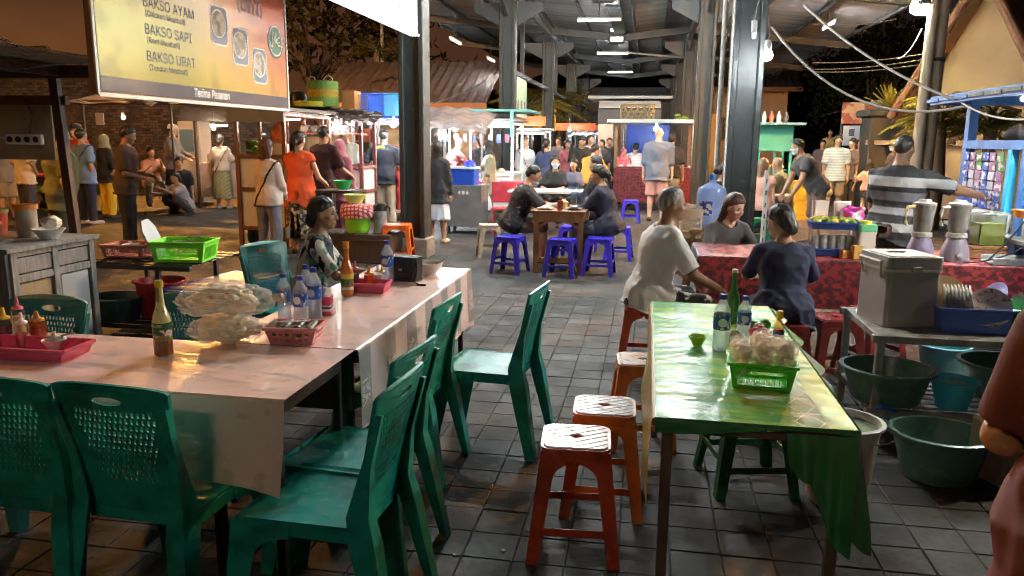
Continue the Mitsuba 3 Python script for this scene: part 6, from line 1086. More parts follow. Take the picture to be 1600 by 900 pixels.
bulb(.17, 18.25, 1.88, 'bare bulb under the roof edge of the basket stall', BULB_L * .65, .06, .1)
for k in range(9): one('plate', ORD[k] + ' white plate of food from the left on the red counter', 'plate', cat(lathe(PL, 20), wob(ball((0, 0, .03), (.06, .06, .03), 2), .012, 30, k)), plain((.55, .5, .42), .5), (-.62 + .20 * k, 18.62 + .05 * (k % 2), .99), 0, 'plates of food on the red counter')
bb2 = Th('bamboo_basket', 'round open weave bamboo basket on the flat stall roof', 'basket', (-.28, 18.9, 2.085))
BAM = plain((.26, .18, .08), .6); bb2.p('ring', cat(*[tube([(.39 * math.cos(a), .39 * math.sin(a), z) for a in np.linspace(0, 2 * PI, 37)], .014, 6) for z in (.02, .34)]), BAM, True)
bb2.p('weave', cat(*[tube([((.385 + .01 * (k % 2)) * math.cos(a0 + s * t), .385 * math.sin(a0 + s * t), .02 + .32 * t) for t in np.linspace(0, 1, 7)], .012, 5) for k, a0 in enumerate(np.linspace(0, 2 * PI, 17)[:-1]) for s in (-.55, .55)]), BAM, True); bb2.p('weave', cat(*[tube([(.38 * math.cos(a), .38 * math.sin(a), z) for a in np.linspace(0, 2 * PI, 37)], .010, 5) for z in (.18,)]), BAM, True); bb2.p('bottom', lathe([(0, .0), (.38, .0)], 30), BAM)
kio = Th('kiosk', 'dark closed kiosk behind the basket stall', 'kiosk'); kio.p('body', box((-.55, 23.2, 1.3), (1.75, 1.5, 2.6)), plain((.06, .065, .075), .6)); kio.p('roof', box((-.55, 23.1, 2.78), (2.3, 2.0, .08)), plain((.22, .24, .24), .5)); kio.p('fascia', box((-.55, 22.4, 2.60), (1.7, .05, .2)), plain((.3, .33, .34), .5)); kio.p('notice', box((-1.2, 22.43, 1.75), (.42, .02, .62)), plain((.5, .42, .36), .7))
heap('green banana leaves sticking out over the stall roof', .75, 19.0, 2.08, (.12, .1, .1), plastic((.12, .2, .03), .1), 12, 'banana_leaves', 5, 'leaves', .05)
for k, (u, lb) in enumerate(((1.6, 'orange lit market board behind the second right column'),)): one('shop_sign', lb, 'sign', cat(box((2.05, 30, 1.5), (1.1, .06, 2.2)), box((2.05, 30.1, 1.2), (.08, .08, 2.4))), plain((.55, .26, .06), .6))
# S7 green cart
s7 = cart('food_cart', 'sea green food cart with two lit windows of snacks', 2.33, 2.98, 17.4, 18.4, 1.96, plain((.06, .33, .26), .4), plain((.04, .30, .24), .4), .25, (.62, .62 + .02), plain((.20, .38, .34), .4), .22, cols=2, light=(70, (.9, 1, .95)))
s7.p('head_panel', box((2.655, 17.36, 1.70), (.68, .03, .56)), plain((.04, .26, .21), .45)); s7.p('shelf', box((2.655, 17.75, 1.02), (.58, .6, .02)), plain((.06, .33, .26), .4))
for k in range(4): heap('heap of ' + ('golden fritters', 'steamed buns')[k % 2] + ' on the ' + ('lower', 'upper')[k // 2] + ' shelf of the green cart', 2.50 + .31 * (k % 2), 17.65, .66 + .38 * (k // 2), (.10, .14, .08), plain(((.55, .35, .10), (.62, .56, .44))[k % 2], .6), 14, seed=50 + k)
for k in range(4): one('roof_bottle', ('pale', 'red', 'white', 'dark')[k] + ' bottle standing on the roof of the green cart', 'bottle', lathe([(.045, 0), (.05, .14), (.02, .2), (.02, .24), (0, .24)], 12), plain(((.5, .5, .4), (.6, .06, .04), (.6, .6, .6), (.05, .05, .06))[k], .3), (2.42 + .15 * k, 17.6, 2.012), sm=40)
one('orange_crate', 'orange plastic crate stack right of the green cart', 'crate', cat(box((0, 0, .2), (.4, .4, .4)), box((0, 0, .62), (.4, .4, .4)), box((0, 0, .41), (.37, .37, .03))), plastic((.65, .25, .02), .3), (3.22, 17.2, 0))
# S8 small white table
s8 = Th('table', 'small white topped table where the bald man sits', 'table'); s8.p('top', box((1.95, 13.75, .73), (.9, .8, .03)), plain((.55, .50, .42), .35)); [s8.p('leg', box((1.95 + sx * .4, 13.75 + sy * .34, .357), (.05, .05, .714)), DARKW) for sx in (-1, 1) for sy in (-1, 1)]; s8.p('apron', box((1.95, 13.40, .64), (.76, .03, .13)), DARKW)
for k in range(3): bottle('drink_bottle', ('left', 'middle', 'right')[k] + ' blue labelled bottle on the small white table', 1.78 + .10 * k, 13.55, .747, [(r * 1.1, h) for r, h in WP], PET, (WATER, .12), (.016, .2, .025, CAPB), (.05, .15, 'water_label', .036))
one('snack_bag', 'red and white snack bag on the small white table', 'bag', wob(ball((0, 0, 0), (.10, .06, .17), 3), .02, 20), plain((.6, .10, .06), .4), (1.62, 13.6, .92)); stool('green stool under the small white table', 1.72, 12.5, 10, GREENP, None, .45, None, False)
mp = Th('marker_post', 'white slotted post strapped to the large right column', 'post'); mp.p('plate', box((1.40, 9.62, .80), (.055, .02, .95)), plain((.62, .62, .60), .5)); mp.p('slot', cat(*[box((1.40, 9.608, .45 + .14 * k), (.012, .004, .05)) for k in range(6)]), STEEL)
# ---------------------------------------------------------------- red batik table and what stands on it
QX0, QX1, QY0, QY1, QZ = .42, 2.72, 5.98, 6.78, .75
rt_ = Th('table', 'long table under a dark red batik cloth, right of the centre', 'table'); frame_table(rt_, QX0 + .01, QX1 - .01, QY0 + .02, QY1 - .02, QZ - .005, TAN, .05, .06); c = rt_.p('tablecloth', cloth_top(QX0, QX1, QY0, QY1, QZ), RC, True)
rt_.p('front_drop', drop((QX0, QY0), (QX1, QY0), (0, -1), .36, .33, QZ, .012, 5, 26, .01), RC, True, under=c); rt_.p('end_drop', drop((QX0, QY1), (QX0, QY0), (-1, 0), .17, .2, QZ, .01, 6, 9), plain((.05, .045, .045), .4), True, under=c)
TRB = plastic((.02, .05, .20), .2)
for z, w, lb in ((.755, .36, 'lower'), (.955, .34, 'upper')):
    tr = tray(lb + ' dark blue tray of the stacked pair on the red table', 1.43, 6.30, w, .26, .05, TRB, -3, 'serving_tray', 'tray', z - .002, taper=.95)
[tr.p('stand_wire', box((sx * .15, sy * .11, -.095), (.008, .008, .19)), GALV) for sx in (-1, 1) for sy in (-1, 1)]
q = random.Random(3)
for k in range(14): one('mango', ('yellow green', 'dull green', 'yellow')[k % 3] + ' mango heaped in the upper blue tray', 'fruit', ball((0, 0, 0), (.042, .032, .03), 2), plastic(((.24, .26, .03), (.10, .16, .02), (.45, .32, .03))[k % 3], .2), (1.43 + (k % 5 - 2) * .062, 6.24 + .07 * (k // 5), 1.005 + .012 * (k % 2)), q.uniform(0, 180), ('yellow green', 'dull green', 'yellow')[k % 3] + ' mangoes in the blue tray', sm=True)
for k in range(10): one('drink_can', (ORD[k] + ' silver can from the left on the lower blue tray' if k != 5 else 'gold can standing in the row on the lower blue tray'), 'can', lathe([(0, 0), (.026, 0), (.030, .008), (.030, .13), (.025, .142), (0, .140)], 16), GALV if k != 5 else plain((.55, .36, .05), .3, metallic=.5), (1.295 + .03 * k * 1.05, 6.24 + .03 * (k % 2), .765), 0, 'silver cans on the lower tray' if k != 5 else None, sm=40)
for k in range(2): one('paper_bag', ('left', 'right')[k] + ' pale translucent packet standing behind the mangoes', 'packet', wob(rbox((0, 0, .08), (.12, .06, .17), .02), .012, 18, k), plain((.52, .42, .40), .4), (1.36 + .16 * k, 6.42, .99), 5, sm=30)
one('snack_packet', 'shiny magenta snack packet on top of the fruit tray', 'packet', wob(ball((0, 0, 0), (.10, .06, .055), 3), .035, 22), mat('magenta_foil', lambda p, n, uv: mikit.mix(V(.55, .05, .35), V(.62, .5, .6), ss(.5, .6, fb(p.x * 18, p.y * 18, p.z * 18, 2))), .25, metallic=.3), (1.58, 6.34, 1.075), 10, sm=20)
cj = Th('plastic_jar', 'square white jar with a green and yellow lid on the red table', 'jar', (1.645, 6.22, QZ), 8); cj.p('body', mv(prism(rrect(.14, .14, .025), .20)), plain((.52, .48, .44), .3)); cj.p('collar', mv(prism(rrect(.146, .146, .025), .05, .20)), plastic((.10, .36, .18), .1)); cj.p('lid', mv(lathe([(.045, .25), (.045, .275), (0, .278)], 18)), plain((.6, .52, .05), .4), 40)
one('wooden_block', 'small yellow wooden block on the red table', 'block', box((0, 0, .05), (.07, .07, .10)), plain((.5, .28, .06), .6), (1.57, 6.1, QZ), 10)
one('straw_box', 'small orange box on the red table beside the seated woman', 'box', box((0, 0, .03), (.08, .05, .06)), plain((.55, .25, .05), .6), (1.5, 6.12, QZ), 20)
BLV = plain((.17, .135, .22), .3)
for k, (x, y, lb) in enumerate(((2.03, 6.16, 'left blender with a cream handle and lilac base'), (2.27, 6.16, 'right blender with a grey handle and grey lilac base'))):
    t = Th('blender', lb, 'blender', (x, y, QZ), 0)
    bc = (BLV, plain((.15, .135, .17), .3))[k]; t.p('base', lathe([(0, 0), (.098, 0), (.10, .02), (.088, .10), (.065, .165), (.060, .175), (0, .175)], 28), bc, 40); t.p('collar', lathe([(.064, .172), (.072, .178), (.070, .208), (.058, .212), (0, .212)], 24), plain((.26, .24, .22), .35), 40); t.p('knob', mv(lathe([(.02, 0), (.02, .015), (0, .018)], 14), (0, -.092, .05), rx=80), plain((.2, .2, .22), .4))
    t.p('jug', lathe([(.055, .21), (.062, .23), (.078, .41), (.074, .41), (.058, .23)], 24), mat('scratched_jug', lambda p, n, uv: V(.12, .11, .10) * (.7 + .7 * fb(p.x * 40, p.y * 40, p.z * 20, 3)), .25), 40); t.p('lid', lathe([(.080, .41), (.080, .425), (.045, .435), (.04, .45), (0, .452)], 24), plain((.24, .23, .22), .35), 40)
    t.p('handle', tube([(-.072, -.02, .40), (-.125, -.035, .395), (-.135, -.037, .35), (-.130, -.035, .28), (-.118, -.03, .26)], [.013, .013, .014, .013, .010], 8), plain(((.55, .45, .22), (.42, .42, .40))[k], .35), True)
jb = Th('juice_box', 'clear box of yellow green juice at the right end of the red table', 'container', (2.58, 6.42, QZ + .10), 5); jb.p('walls', mv(prism(rrect(.20, .16, .015).difference(rrect(.19, .15, .012)), .24)), clear((.92, .95, .9))); jb.p('juice', mv(prism(rrect(.188, .148, .01), .16, .004)), plain((.22, .22, .05), .1)); jb.p('rim', mv(prism(rrect(.215, .175, .015).difference(rrect(.19, .15, .01)), .012, .235)), plain((.4, .42, .4), .3))
wcr = Th('wooden_crate', 'small wooden crate under the juice box', 'crate', (2.56, 6.42, QZ), 5); [wcr.p('slat', box((0, -.10, .02 + .033 * k), (.26, .012, .028)), TAN) for k in range(3)]; [wcr.p('slat', box((0, .10, .02 + .033 * k), (.26, .012, .028)), TAN) for k in range(3)]; [wcr.p('end_board', box((s * .125, 0, .05), (.012, .19, .095)), TAN) for s in (-1, 1)]
one('steel_tray', 'steel tray at the right end of the red table under the stall', 'tray', cat(box((0, 0, .006), (.30, .22, .012)), box((0, -.11, .025), (.30, .008, .05)), box((0, .11, .025), (.30, .008, .05))), GALV, (2.62, 6.1, QZ + .003), 0)
cable('power_cable', 'black power cord hanging from the stall over the table end', (2.46, 6.05, .78), (2.95, 6.0, 1.75), .10, plain((.012, .012, .012), .5), .006)
cable('power_cable', 'second black power cord beside the blue stall post', (2.3, 6.05, .76), (2.78, 5.95, 1.0), .06, plain((.012, .012, .012), .5), .006)
# water jug on its stand
ws = Th('wooden_stand', 'wooden stand carrying the big water jug by the column', 'stand'); ws.p('top', box((.62, 7.45, .79), (.42, .36, .03)), TAN); [ws.p('leg', bar((.62 + sx * .17, 7.45 + sy * .14, .775), (.62 + sx * .22, 7.45 + sy * .19, 0), .04), TAN) for sx in (-1, 1) for sy in (-1, 1)]
jug = Th('water_jug', 'big clear blue water jug with a printed label', 'water jug', (.60, 7.42, .806)); jug.p('body', lathe([(.0, .004), (.125, .004), (.135, .02), (.135, .06), (.128, .075), (.135, .09), (.135, .18), (.128, .195), (.135, .21), (.135, .32), (.12, .375), (.06, .41), (.032, .425), (.030, .47), (.033, .475), (.033, .49), (0, .492)], 32), milky((.45, .58, .85), .55, .1), 40); jug.p('cap', lathe([(.036, .45), (.036, .50), (0, .505)], 18), plain((.06, .18, .5), .3), 40); jug.p('water', lathe([(0, .006), (.128, .008), (.128, .07), (0, .07)], 28), clear((.72, .82, .94)), 40)
g = grid(10, 6, lambda u, w: np.stack([.1365 * np.sin(-1.0 + 1.0 * u), -.1365 * np.cos(-1.0 + 1.0 * u), .13 + .13 * w], 1)); jug.p('label', g, mat('jug_label', lambda p, n, uv: mikit.mix(V(.05, .08, .40), V(.6, .6, .62), ss(.56, .6, fb(p.x * 34, p.y * 34, p.z * 34, 2))), .4), True)
wbk = tray('cream slotted basket beside the water jug', .42, 7.40, .20, .22, .26, plain((.55, .42, .28), .5), 3, 'basket', 'basket', .72, False, 3, True, 8, 8, .9); one('basket_shelf', 'small shelf under the cream basket', 'shelf', cat(box((.42, 7.40, .705), (.22, .24, .03)), box((.40, 7.42, .345), (.05, .05, .69))), TAN)
# ---------------------------------------------------------------- blue stall at the right
BLU = mat('blue_paint', lambda p, n, uv: V(.035, .12, .34) * (.7 + .6 * fb(p.x * 8, p.y * 8, p.z * 5, 4)), .4); CYN = plain((.03, .36, .68), .4)
SX = 2.86
bs = Th('food_stall', 'blue painted wooden stall hung with drink sachets at the right', 'food stall')
for y in (7.72, 6.55, 5.3): bs.p('post', box((SX, y, 1.0), (.075, .09, 2.0), rx=0), BLU)
for y in (7.72, 5.3): bs.p('post', box((SX + 1.4, y, 1.0), (.075, .09, 2.0)), BLU)
bs.p('rail', box((SX - .012, 6.5, 1.60), (.06, 2.52, .075)), BLU); bs.p('rail', box((SX - .004, 6.5, .86), (.06, 2.36, .07)), BLU); bs.p('eave_rail', box((SX - .30, 6.5, 1.985), (.05, 2.7, .075)), BLU); bs.p('end_rail', box((SX + .68, 7.76, 1.985), (1.9, .05, .08)), BLU)
for k in range(9): bs.p('roof_board', mv(box((0, 0, 0), (2.1, .295, .03)), (SX + .70, 5.22 + .315 * k, 2.075 + .004 * (k % 2)), ry=-5), BLU if k > 5 else GREYW)
bs.p('back_wall', box((SX + 1.42, 6.5, 1.0), (.03, 2.4, 2.0)), plain((.30, .24, .18), .7)); bs.p('upper_shelf', box((SX + .5, 6.5, 1.58), (.9, 2.3, .03)), GREYW); bs.p('lower_panel', box((SX + .02, 6.5, .43), (.03, 2.3, .80)), BLU); bs.p('counter', box((SX + .25, 6.5, .895), (.8, 2.4, .03)), GREYW); bs.p('cyan_post', box((SX - .01, 6.80, 1.22), (.06, .07, .70)), CYN); bs.p('board', box((SX + .03, 6.62, 1.22), (.02, .20, .70)), plain((.42, .28, .17), .6))
fr_ = bs.p('window_frame', cat(box((SX, 6.45, 1.22), (.05, .035, .68)), box((SX, 6.0, 1.22), (.05, .035, .68)), box((SX, 6.22, 1.54), (.05, .42, .035)), box((SX, 6.22, .92), (.05, .42, .035))), plain((.48, .44, .40), .5)); bs.p('window_pane', tm([[SX, 6.43, .93], [SX, 6.02, .93], [SX, 6.02, 1.53], [SX, 6.43, 1.53]], [[0, 1, 2], [0, 2, 3]]), clear((.85, .9, .88)), False, under=fr_)
SPAL = ((.05, .12, .45), (.28, .06, .12), (.10, .25, .08), (.06, .20, .55), (.32, .16, .30), (.45, .45, .55))
for j in range(6):
    for k in range(7):
        z = 1.535 - .078 * k; c = SPAL[(j * 3 + (k // 2) * (j % 3) + j) % 6]; kk = 'sachet_%d' % (SPAL.index(c))
        if 'm_' + kk not in scene: mat(kk, lambda p, n, uv, c=c: mikit.mix(V(*c), V(.55, .52, .55), ss(.54, .62, fb(p.y * 26, p.z * 34, 1. * SPAL.index(c), 3))), .25, metallic=.2)
        nm = 'strip'
        if k == 0: st_ = Th('sachet_strip', ('first', 'second', 'third', 'fourth', 'fifth', 'sixth')[j] + ' strip of drink sachets from the left under the blue rail', 'sachets', (SX - .05, 7.60 - .135 * j, 0), 0, None)
        st_.p('sachet', wob(box((0.004 * (k % 2), 0, z - .035), (.012, .115, .072), b=.004), .004, 40, j * 9 + k), kk)
    st_.p('string', box((0.008, 0, 1.555), (.004, .004, .04)), plain((.5, .5, .5)))
one('white_tubs', 'row of white plastic tubs on the stall counter under the sachets', 'tub', cat(*[lathe([(0, 0), (.065, 0), (.08, .13), (.076, .13), (0, .02)], 18, (SX + .12, 6.72 + .17 * k, .912)) for k in range(5)]), plain((.58, .60, .60), .35), sm=40) if False else None
for k in range(5): one('plastic_tub', ORD[k] + ' white tub from the right in the row on the blue stall counter', 'tub', lathe([(0, 0), (.065, 0), (.08, .15), (.076, .15), (.06, .02), (0, .02)], 20), plain((.56, .60, .60), .3), (SX - .08, 6.72 + .17 * k, .912), 0, 'white tubs on the blue stall counter', sm=40)
one('orange_bowl', 'orange plastic bowl held by the window of the blue stall', 'bowl', lathe([(0, 0), (.05, 0), (.09, .06), (.085, .06), (.04, .015), (0, .015)], 20), plastic((.75, .22, .02), .1), (SX - .10, 6.28, 1.07), sm=40)
one('roof_sack', 'dark sacks piled on the upper shelf of the blue stall', 'sack', wob(ball((0, 0, 0), (.25, .5, .12), 3), .06, 6), plain((.012, .012, .013), .7), (SX + .35, 7.0, 1.70)); one('tarp_roll', 'grey green tarp folded on the upper shelf of the blue stall', 'tarp', wob(ball((0, 0, 0), (.2, .4, .05), 3), .02, 9), plain((.14, .17, .13), .6), (SX + .2, 6.05, 1.65))
tube_lamp((SX - .18, 5.35, 1.93), (SX - .18, 6.35, 1.93), 'lit tube under the eave of the blue stall', TUBE_L * .75, w=2.0)
bulb(3.0, 4.75, 2.10, 'bare warm bulb on the blue stall right of the picture', BULB_L * .9, .05, .06, c=(1, .86, .62), w=2.0)
one('cable_coil', 'coil of grey cable hooked on the blue stall roof corner', 'cable', tube([(SX - .28, 5.98 + .08 * math.cos(a), 1.97 + .10 * math.sin(a)) for a in np.linspace(0, 2 * PI, 25)], .012, 6), WIRE, sm=True)
# ---------------------------------------------------------------- left background stalls by the brick wall
lb1 = Th('food_stall', 'low stall with a silvery pink counter in front of the brick wall', 'food stall'); lb1.p('counter_front', box((-9.5, 16.3, .62), (.98, .05, .74)), mat('silver_sheet', lambda p, n, uv: V(.45, .36, .34) * (.7 + .6 * fb(p.x * 5, p.z * 5, 0., 3)), .3)); lb1.p('counter', box((-9.5, 16.7, 1.0), (1.05, .85, .04)), WHP)
for x in (-10.02, -8.98): lb1.p('post', box((x, 16.25, 1.0), (.06, .06, 2.0)), DARKW)
lb1.p('roof', box((-9.5, 16.6, 2.06), (1.3, 1.3, .06)), plain((.12, .11, .10), .6)); lb1.p('fascia', box((-9.5, 15.95, 2.06), (1.35, .04, .26)), plain((.13, .12, .115), .6)); lb1.p('side', box((-8.98, 16.8, .6), (.04, .9, 1.1)), OAK)
lb1.p('lamp', tube([(-9.55, 16.1, 1.84), (-9.15, 16.1, 1.84)], .02, 8), glow((1, .9, .85), 90, .5))
for k in range(4): one('snack_jar', ('leftmost', 'second', 'third', 'rightmost')[k] + ' jar on the silvery pink counter', 'jar', lathe([(0, 0), (.06, 0), (.06, .16), (.04, .19), (0, .19)], 14), plain(((.4, .3, .15), (.3, .1, .05), (.5, .45, .35), (.2, .25, .1))[k], .3), (-9.85 + .22 * k, 16.5, 1.022), sm=40)
mr = Th('glass_case', 'small glass case with a bluish pane beside the capped man', 'display case'); mr.p('body', box((-10.75, 17.4, 1.0), (.55, .5, 1.9)), CREAM); mr.p('pane', box((-10.80, 17.14, 1.5), (.36, .02, .52)), plain((.10, .16, .20), .08, clearcoat=1.0)); mr.p('frame', cat(*[box((-10.80 + s * .2, 17.13, 1.5), (.04, .03, .6)) for s in (-1, 1)]), plain((.5, .48, .45), .5))
ra_ = Th('blue_awning', 'dark blue awning edge and beam over the sellers by the brick wall', 'awning'); ra_.p('beam', box((-10.2, 15.6, 2.30), (4.4, .12, .12)), TAN); ra_.p('sheet', grid(30, 6, lambda u, w: np.stack([-12.6 + 3.2 * u, 15.3 + 1.2 * w, 2.28 + .25 * w + .02 * np.sin(u * 20)], 1)), plain((.03, .035, .12), .6), True); [ra_.p('pole', tube([(x, 15.5, 0), (x, 15.5, 2.3)], .03), STEEL) for x in (-12.2, -10.1)]
ra_.p('notice', box((-11.75, 15.42, 1.95), (.20, .02, .26)), WHP); ra_.p('thatch', wob(grid(30, 4, lambda u, w: np.stack([-9.9 + 2.6 * u, 15.2 + .5 * w, 2.34 + .12 * w], 1)), .03, 9), plain((.42, .24, .09), .8), 30)
for k in range(3): one('white_bundle', ('left', 'middle', 'right')[k] + ' pale bundle tied under the awning beam', 'bundle', wob(ball((0, 0, 0), (.16, .1, .07), 3), .03, 14, k), plain((.45, .40, .36), .7), (-10.9 + .34 * k, 15.5, 2.42 - .1 * (k == 1)))
gbn = Th('low_table', 'low green and red bench table behind the crowd at the left', 'table'); gbn.p('top', box((-12.2, 15.2, .72), (2.4, .6, .05)), plastic((.30, .03, .04), .2)); gbn.p('board', box((-12.2, 14.9, .45), (2.4, .04, .12)), plastic((.10, .25, .05), .2)); [gbn.p('leg', box((-12.2 + s * 1.1, 15.2, .35), (.06, .5, .69)), DARKW) for s in (-1, 1)]
bulb(-9.3, 15.8, 1.78, 'warm bare bulb over the silvery pink counter', BULB_L * .30, .045, .3, c=(1, .74, .45))
bulb(-11.6, 16.0, 2.0, 'warm bare bulb by the brick wall behind the crowd', BULB_L * .25, .045, .3, c=(1, .6, .25))
# ---------------------------------------------------------------- street behind, right
car = Th('parked_car', 'silver grey car parked with its tail lights dim, far down the street', 'car', (8.9, 46, 0), 8)
car.p('body', mv(cat(prism(Polygon([(-2.1, .3), (2.1, .3), (2.15, .75), (1.9, .98), (-1.7, 1.02), (-2.15, .85)]), 1.7)), (0, .85, 0), rx=90).apply_transform(np.array([[0, 1, 0, 0], [1, 0, 0, 0], [0, 0, 1, 0], [0, 0, 0, 1.]])), plain((.20, .20, .22), .3, metallic=.4)); car.p('cabin', mv(cat(prism(Polygon([(-1.4, 1.0), (1.0, 1.0), (.5, 1.55), (-1.0, 1.6)]), 1.5)), (0, .75, 0), rx=90).apply_transform(np.array([[0, 1, 0, 0], [1, 0, 0, 0], [0, 0, 1, 0], [0, 0, 0, 1.]])), plain((.02, .02, .025), .1))
for s in (-1, 1):
    car.p('tail_light', box((s * .72, -2.17, .78), (.22, .06, .14)), plain((.4, .02, .02), .2))
    for y in (-1.3, 1.35): w_ = car.p('wheel', mv(lathe([(0, -.1), (.31, -.1), (.33, 0), (.31, .1), (0, .1)], 20), (s * .78, y, .33), ry=90), plain((.02, .02, .02), .7)); car.p('rim', mv(lathe([(0, -.11), (.2, -.11), (.2, .11), (0, .11)], 12), (s * .78, y, .33), ry=90), GALV, under=w_)
car.p('bumper', box((0, -2.18, .5), (1.6, .1, .22)), plain((.12, .12, .13), .4)); car.p('number_plate', box((0, -2.235, .62), (.45, .02, .13)), plain((.45, .45, .45), .4))
mt = Th('motorbike', 'red motorbike parked before the grey car', 'motorbike', (6.9, 34, 0), 70)
for y in (-.62, .62): mt.p('wheel', mv(trimesh.creation.torus(.27, .055, 24, 8), (0, y, .33), ry=90), plain((.02, .02, .02), .7), True)
mt.p('body', wob(ball((0, .0, .68), (.14, .55, .16), 3), .04, 4), plain((.45, .03, .03), .25), True); mt.p('seat', ball((0, -.25, .84), (.13, .36, .06), 3), plain((.02, .02, .02), .6), True); mt.p('fork', tube([(0, .62, .33), (0, .45, .95)], .04), STEEL); mt.p('handlebar', tube([(-.33, .38, 1.05), (0, .45, 1.0), (.33, .38, 1.05)], .018), STEEL); mt.p('head_light', ball((0, .56, .9), .08, 2), plain((.6, .55, .5), .1), True); mt.p('engine', box((0, .1, .42), (.2, .4, .22), b=.04), STEEL)
po = Th('poster', 'faded red picture banner above the white notice by the gate', 'poster', (5.45, 22.2, 0)); po.p('banner', box((0, 0, 2.38), (.85, .03, .56)), mat('banner_print', lambda p, n, uv: mikit.mix(V(.25, .05, .03), V(.40, .22, .12), ss(.45, .6, fb(p.x * 6, p.z * 6, 0., 3))), .6)); po.p('notice', box((-.15, -.01, 1.80), (.42, .03, .52)), plain((.38, .40, .44), .6)); po.p('notice_mark', box((-.15, -.028, 1.88), (.14, .004, .18)), plain((.05, .06, .10), .6)); po.p('support', cat(box((-.40, .05, 1.3), (.05, .05, 2.6)), box((.40, .05, 1.3), (.05, .05, 2.6))), STEEL)
og = Th('figure_sign', 'cut out orange sign shaped like a standing figure by the gate', 'sign', (5.6, 21.6, 0)); og.p('panel', mv(prism(union_all([Point(0, 1.93).buffer(.09), sbox(-.16, 1.5, .16, 1.84).buffer(.03)]), .03), rx=90), plain((.80, .32, .02), .5)); og.p('stand', box((0, .02, .75), (.06, .05, 1.5)), STEEL)
um = Th('parasol', 'small white parasol over the dark garden behind the gate post', 'parasol', (6.75, 20.4, 0)); um.p('canopy', lathe([(.42, 2.20), (.25, 2.34), (0, 2.42), (0, 2.40), (.24, 2.32), (.41, 2.195)], 10), plain((.5, .5, .48), .7), False); um.p('pole', tube([(0, 0, 0), (0, 0, 2.4)], .025), STEEL)
for k in range(5): one('spirit_bottle', 'small bottle in the row on the gate wall ledge', 'bottle', lathe([(.05, 0), (.055, .16), (.02, .24), (.02, .30), (0, .30)], 12), plain(((.3, .4, .5), (.5, .5, .5), (.2, .2, .25))[k % 3], .3), (5.55 + .16 * k, 21.2, 2.12), 0, 'bottles on the ledge by the gate', sm=40)
one('ledge', 'dark ledge carrying a row of bottles by the gate', 'ledge', cat(box((5.85, 21.2, 2.09), (1.0, .3, .06)), box((6.3, 21.3, 1.03), (.12, .12, 2.06)), box((5.4, 21.3, 1.03), (.06, .12, 2.06))), 'column_paint')
# far wooden table of the diners
wt = Th('table', 'small brown wooden table where two people eat in the middle', 'table'); frame_table(wt, -1.36, -.70, 9.25, 10.25, .77, TAN, .06, .12, board=TAN); wt.p('stretcher', box((-1.03, 9.30, .16), (.5, .03, .06)), TAN); wt.p('brace', bar((-1.28, 9.285, .55), (-1.12, 9.285, .66), .03), TAN); wt.p('brace', bar((-.78, 9.285, .55), (-.94, 9.285, .66), .03), TAN)
for i, (x, y, lb) in enumerate(((-1.2, 9.42, 'white plate of food before the eating man'), (-.86, 9.45, 'dark plate of food before the woman in the dark jacket'))): one('plate', lb, 'plate', cat(lathe(PL, 24), wob(ball((0, 0, .03), (.06, .06, .025), 2), .012, 30)), plain(((.55, .52, .45), (.12, .10, .09))[i], .5), (x, y, .765), sm=40)
one('drinking_glass', 'glass of red tea on the wooden table', 'glass', lathe([(0, 0), (.033, 0), (.037, .12), (0, .12)], 16), plain((.22, .02, .02), .1, clearcoat=1.0), (-1.02, 9.36, .765), sm=40)
for k in range(6): one('water_glass', 'clear glass or bottle clustered on the wooden table', 'glass', lathe([(.03, 0), (.036, .18), (.02, .22), (.018, .26), (0, .26)], 14), clear((.85, .92, 1.0)), (-.90 + .07 * (k % 3), 9.75 + .12 * (k // 3), .765), 0, 'clear glasses on the wooden table', sm=40)
pot('sauce_pot', 'small yellow lidded pot on the wooden table', -1.0, 9.6, .765, [(.035, 0), (.04, .08), (.038, .08)], plain((.5, .4, .08), .4)); one('napkin_stand', 'white napkin stand on the wooden table', 'napkin', wob(box((0, 0, .06), (.1, .05, .12), b=.01), .01, 30), plain((.6, .6, .58), .7), (-.72, 10.05, .765), 20)
ft_ = Th('table', 'far table behind the wooden one where the masked woman sits', 'table'); ft_.p('top', box((-1.5, 13.3, .74), (1.6, .8, .04)), WHP); [ft_.p('leg', box((-1.5 + sx * .72, 13.3 + sy * .34, .36), (.05, .05, .72)), STEEL) for sx in (-1, 1) for sy in (-1, 1)]
one('red_chair_back', 'red plastic chair beside the second left column', 'chair', cat(box((0, 0, .70), (.42, .03, .36), b=.01), box((0, -.2, .43), (.42, .42, .03)), *[box((sx * .19, -.2 + sy * .19, .21), (.03, .03, .42)) for sx in (-1, 1) for sy in (-1, 1)]), plastic((.45, .04, .06), .2), (-2.45, 13.4, 0), 10)

# ---------------------------------------------------------------- the people
mat('tropical_shirt', lambda p, n, uv: mikit.mix(mikit.mix(V(.50, .46, .38), V(.10, .22, .17), ss(.50, .56, fb(p.x * 13, p.y * 13, p.z * 9, 2))), V(.015, .015, .018), ss(.55, .60, fb(p.x * 17 + 9, p.y * 17, p.z * 11, 2))), .8)
mat('speckled_tee', lambda p, n, uv: mikit.mix(V(.014, .013, .016), V(.32, .16, .12), ss(.70, .76, fb(p.x * 34, p.y * 34, p.z * 34, 2))), .85)
mat('floral_skirt', lambda p, n, uv: mikit.mix(V(.05, .045, .06), V(.42, .32, .16), ss(.47, .55, fb(p.x * 22, p.y * 22, p.z * 22, 2))), .8)
mat('bw_shorts', lambda p, n, uv: mikit.mix(V(.012, .012, .012), V(.42, .41, .38), ss(.54, .60, fb(p.x * 20, p.y * 20, p.z * 20, 2))), .8)
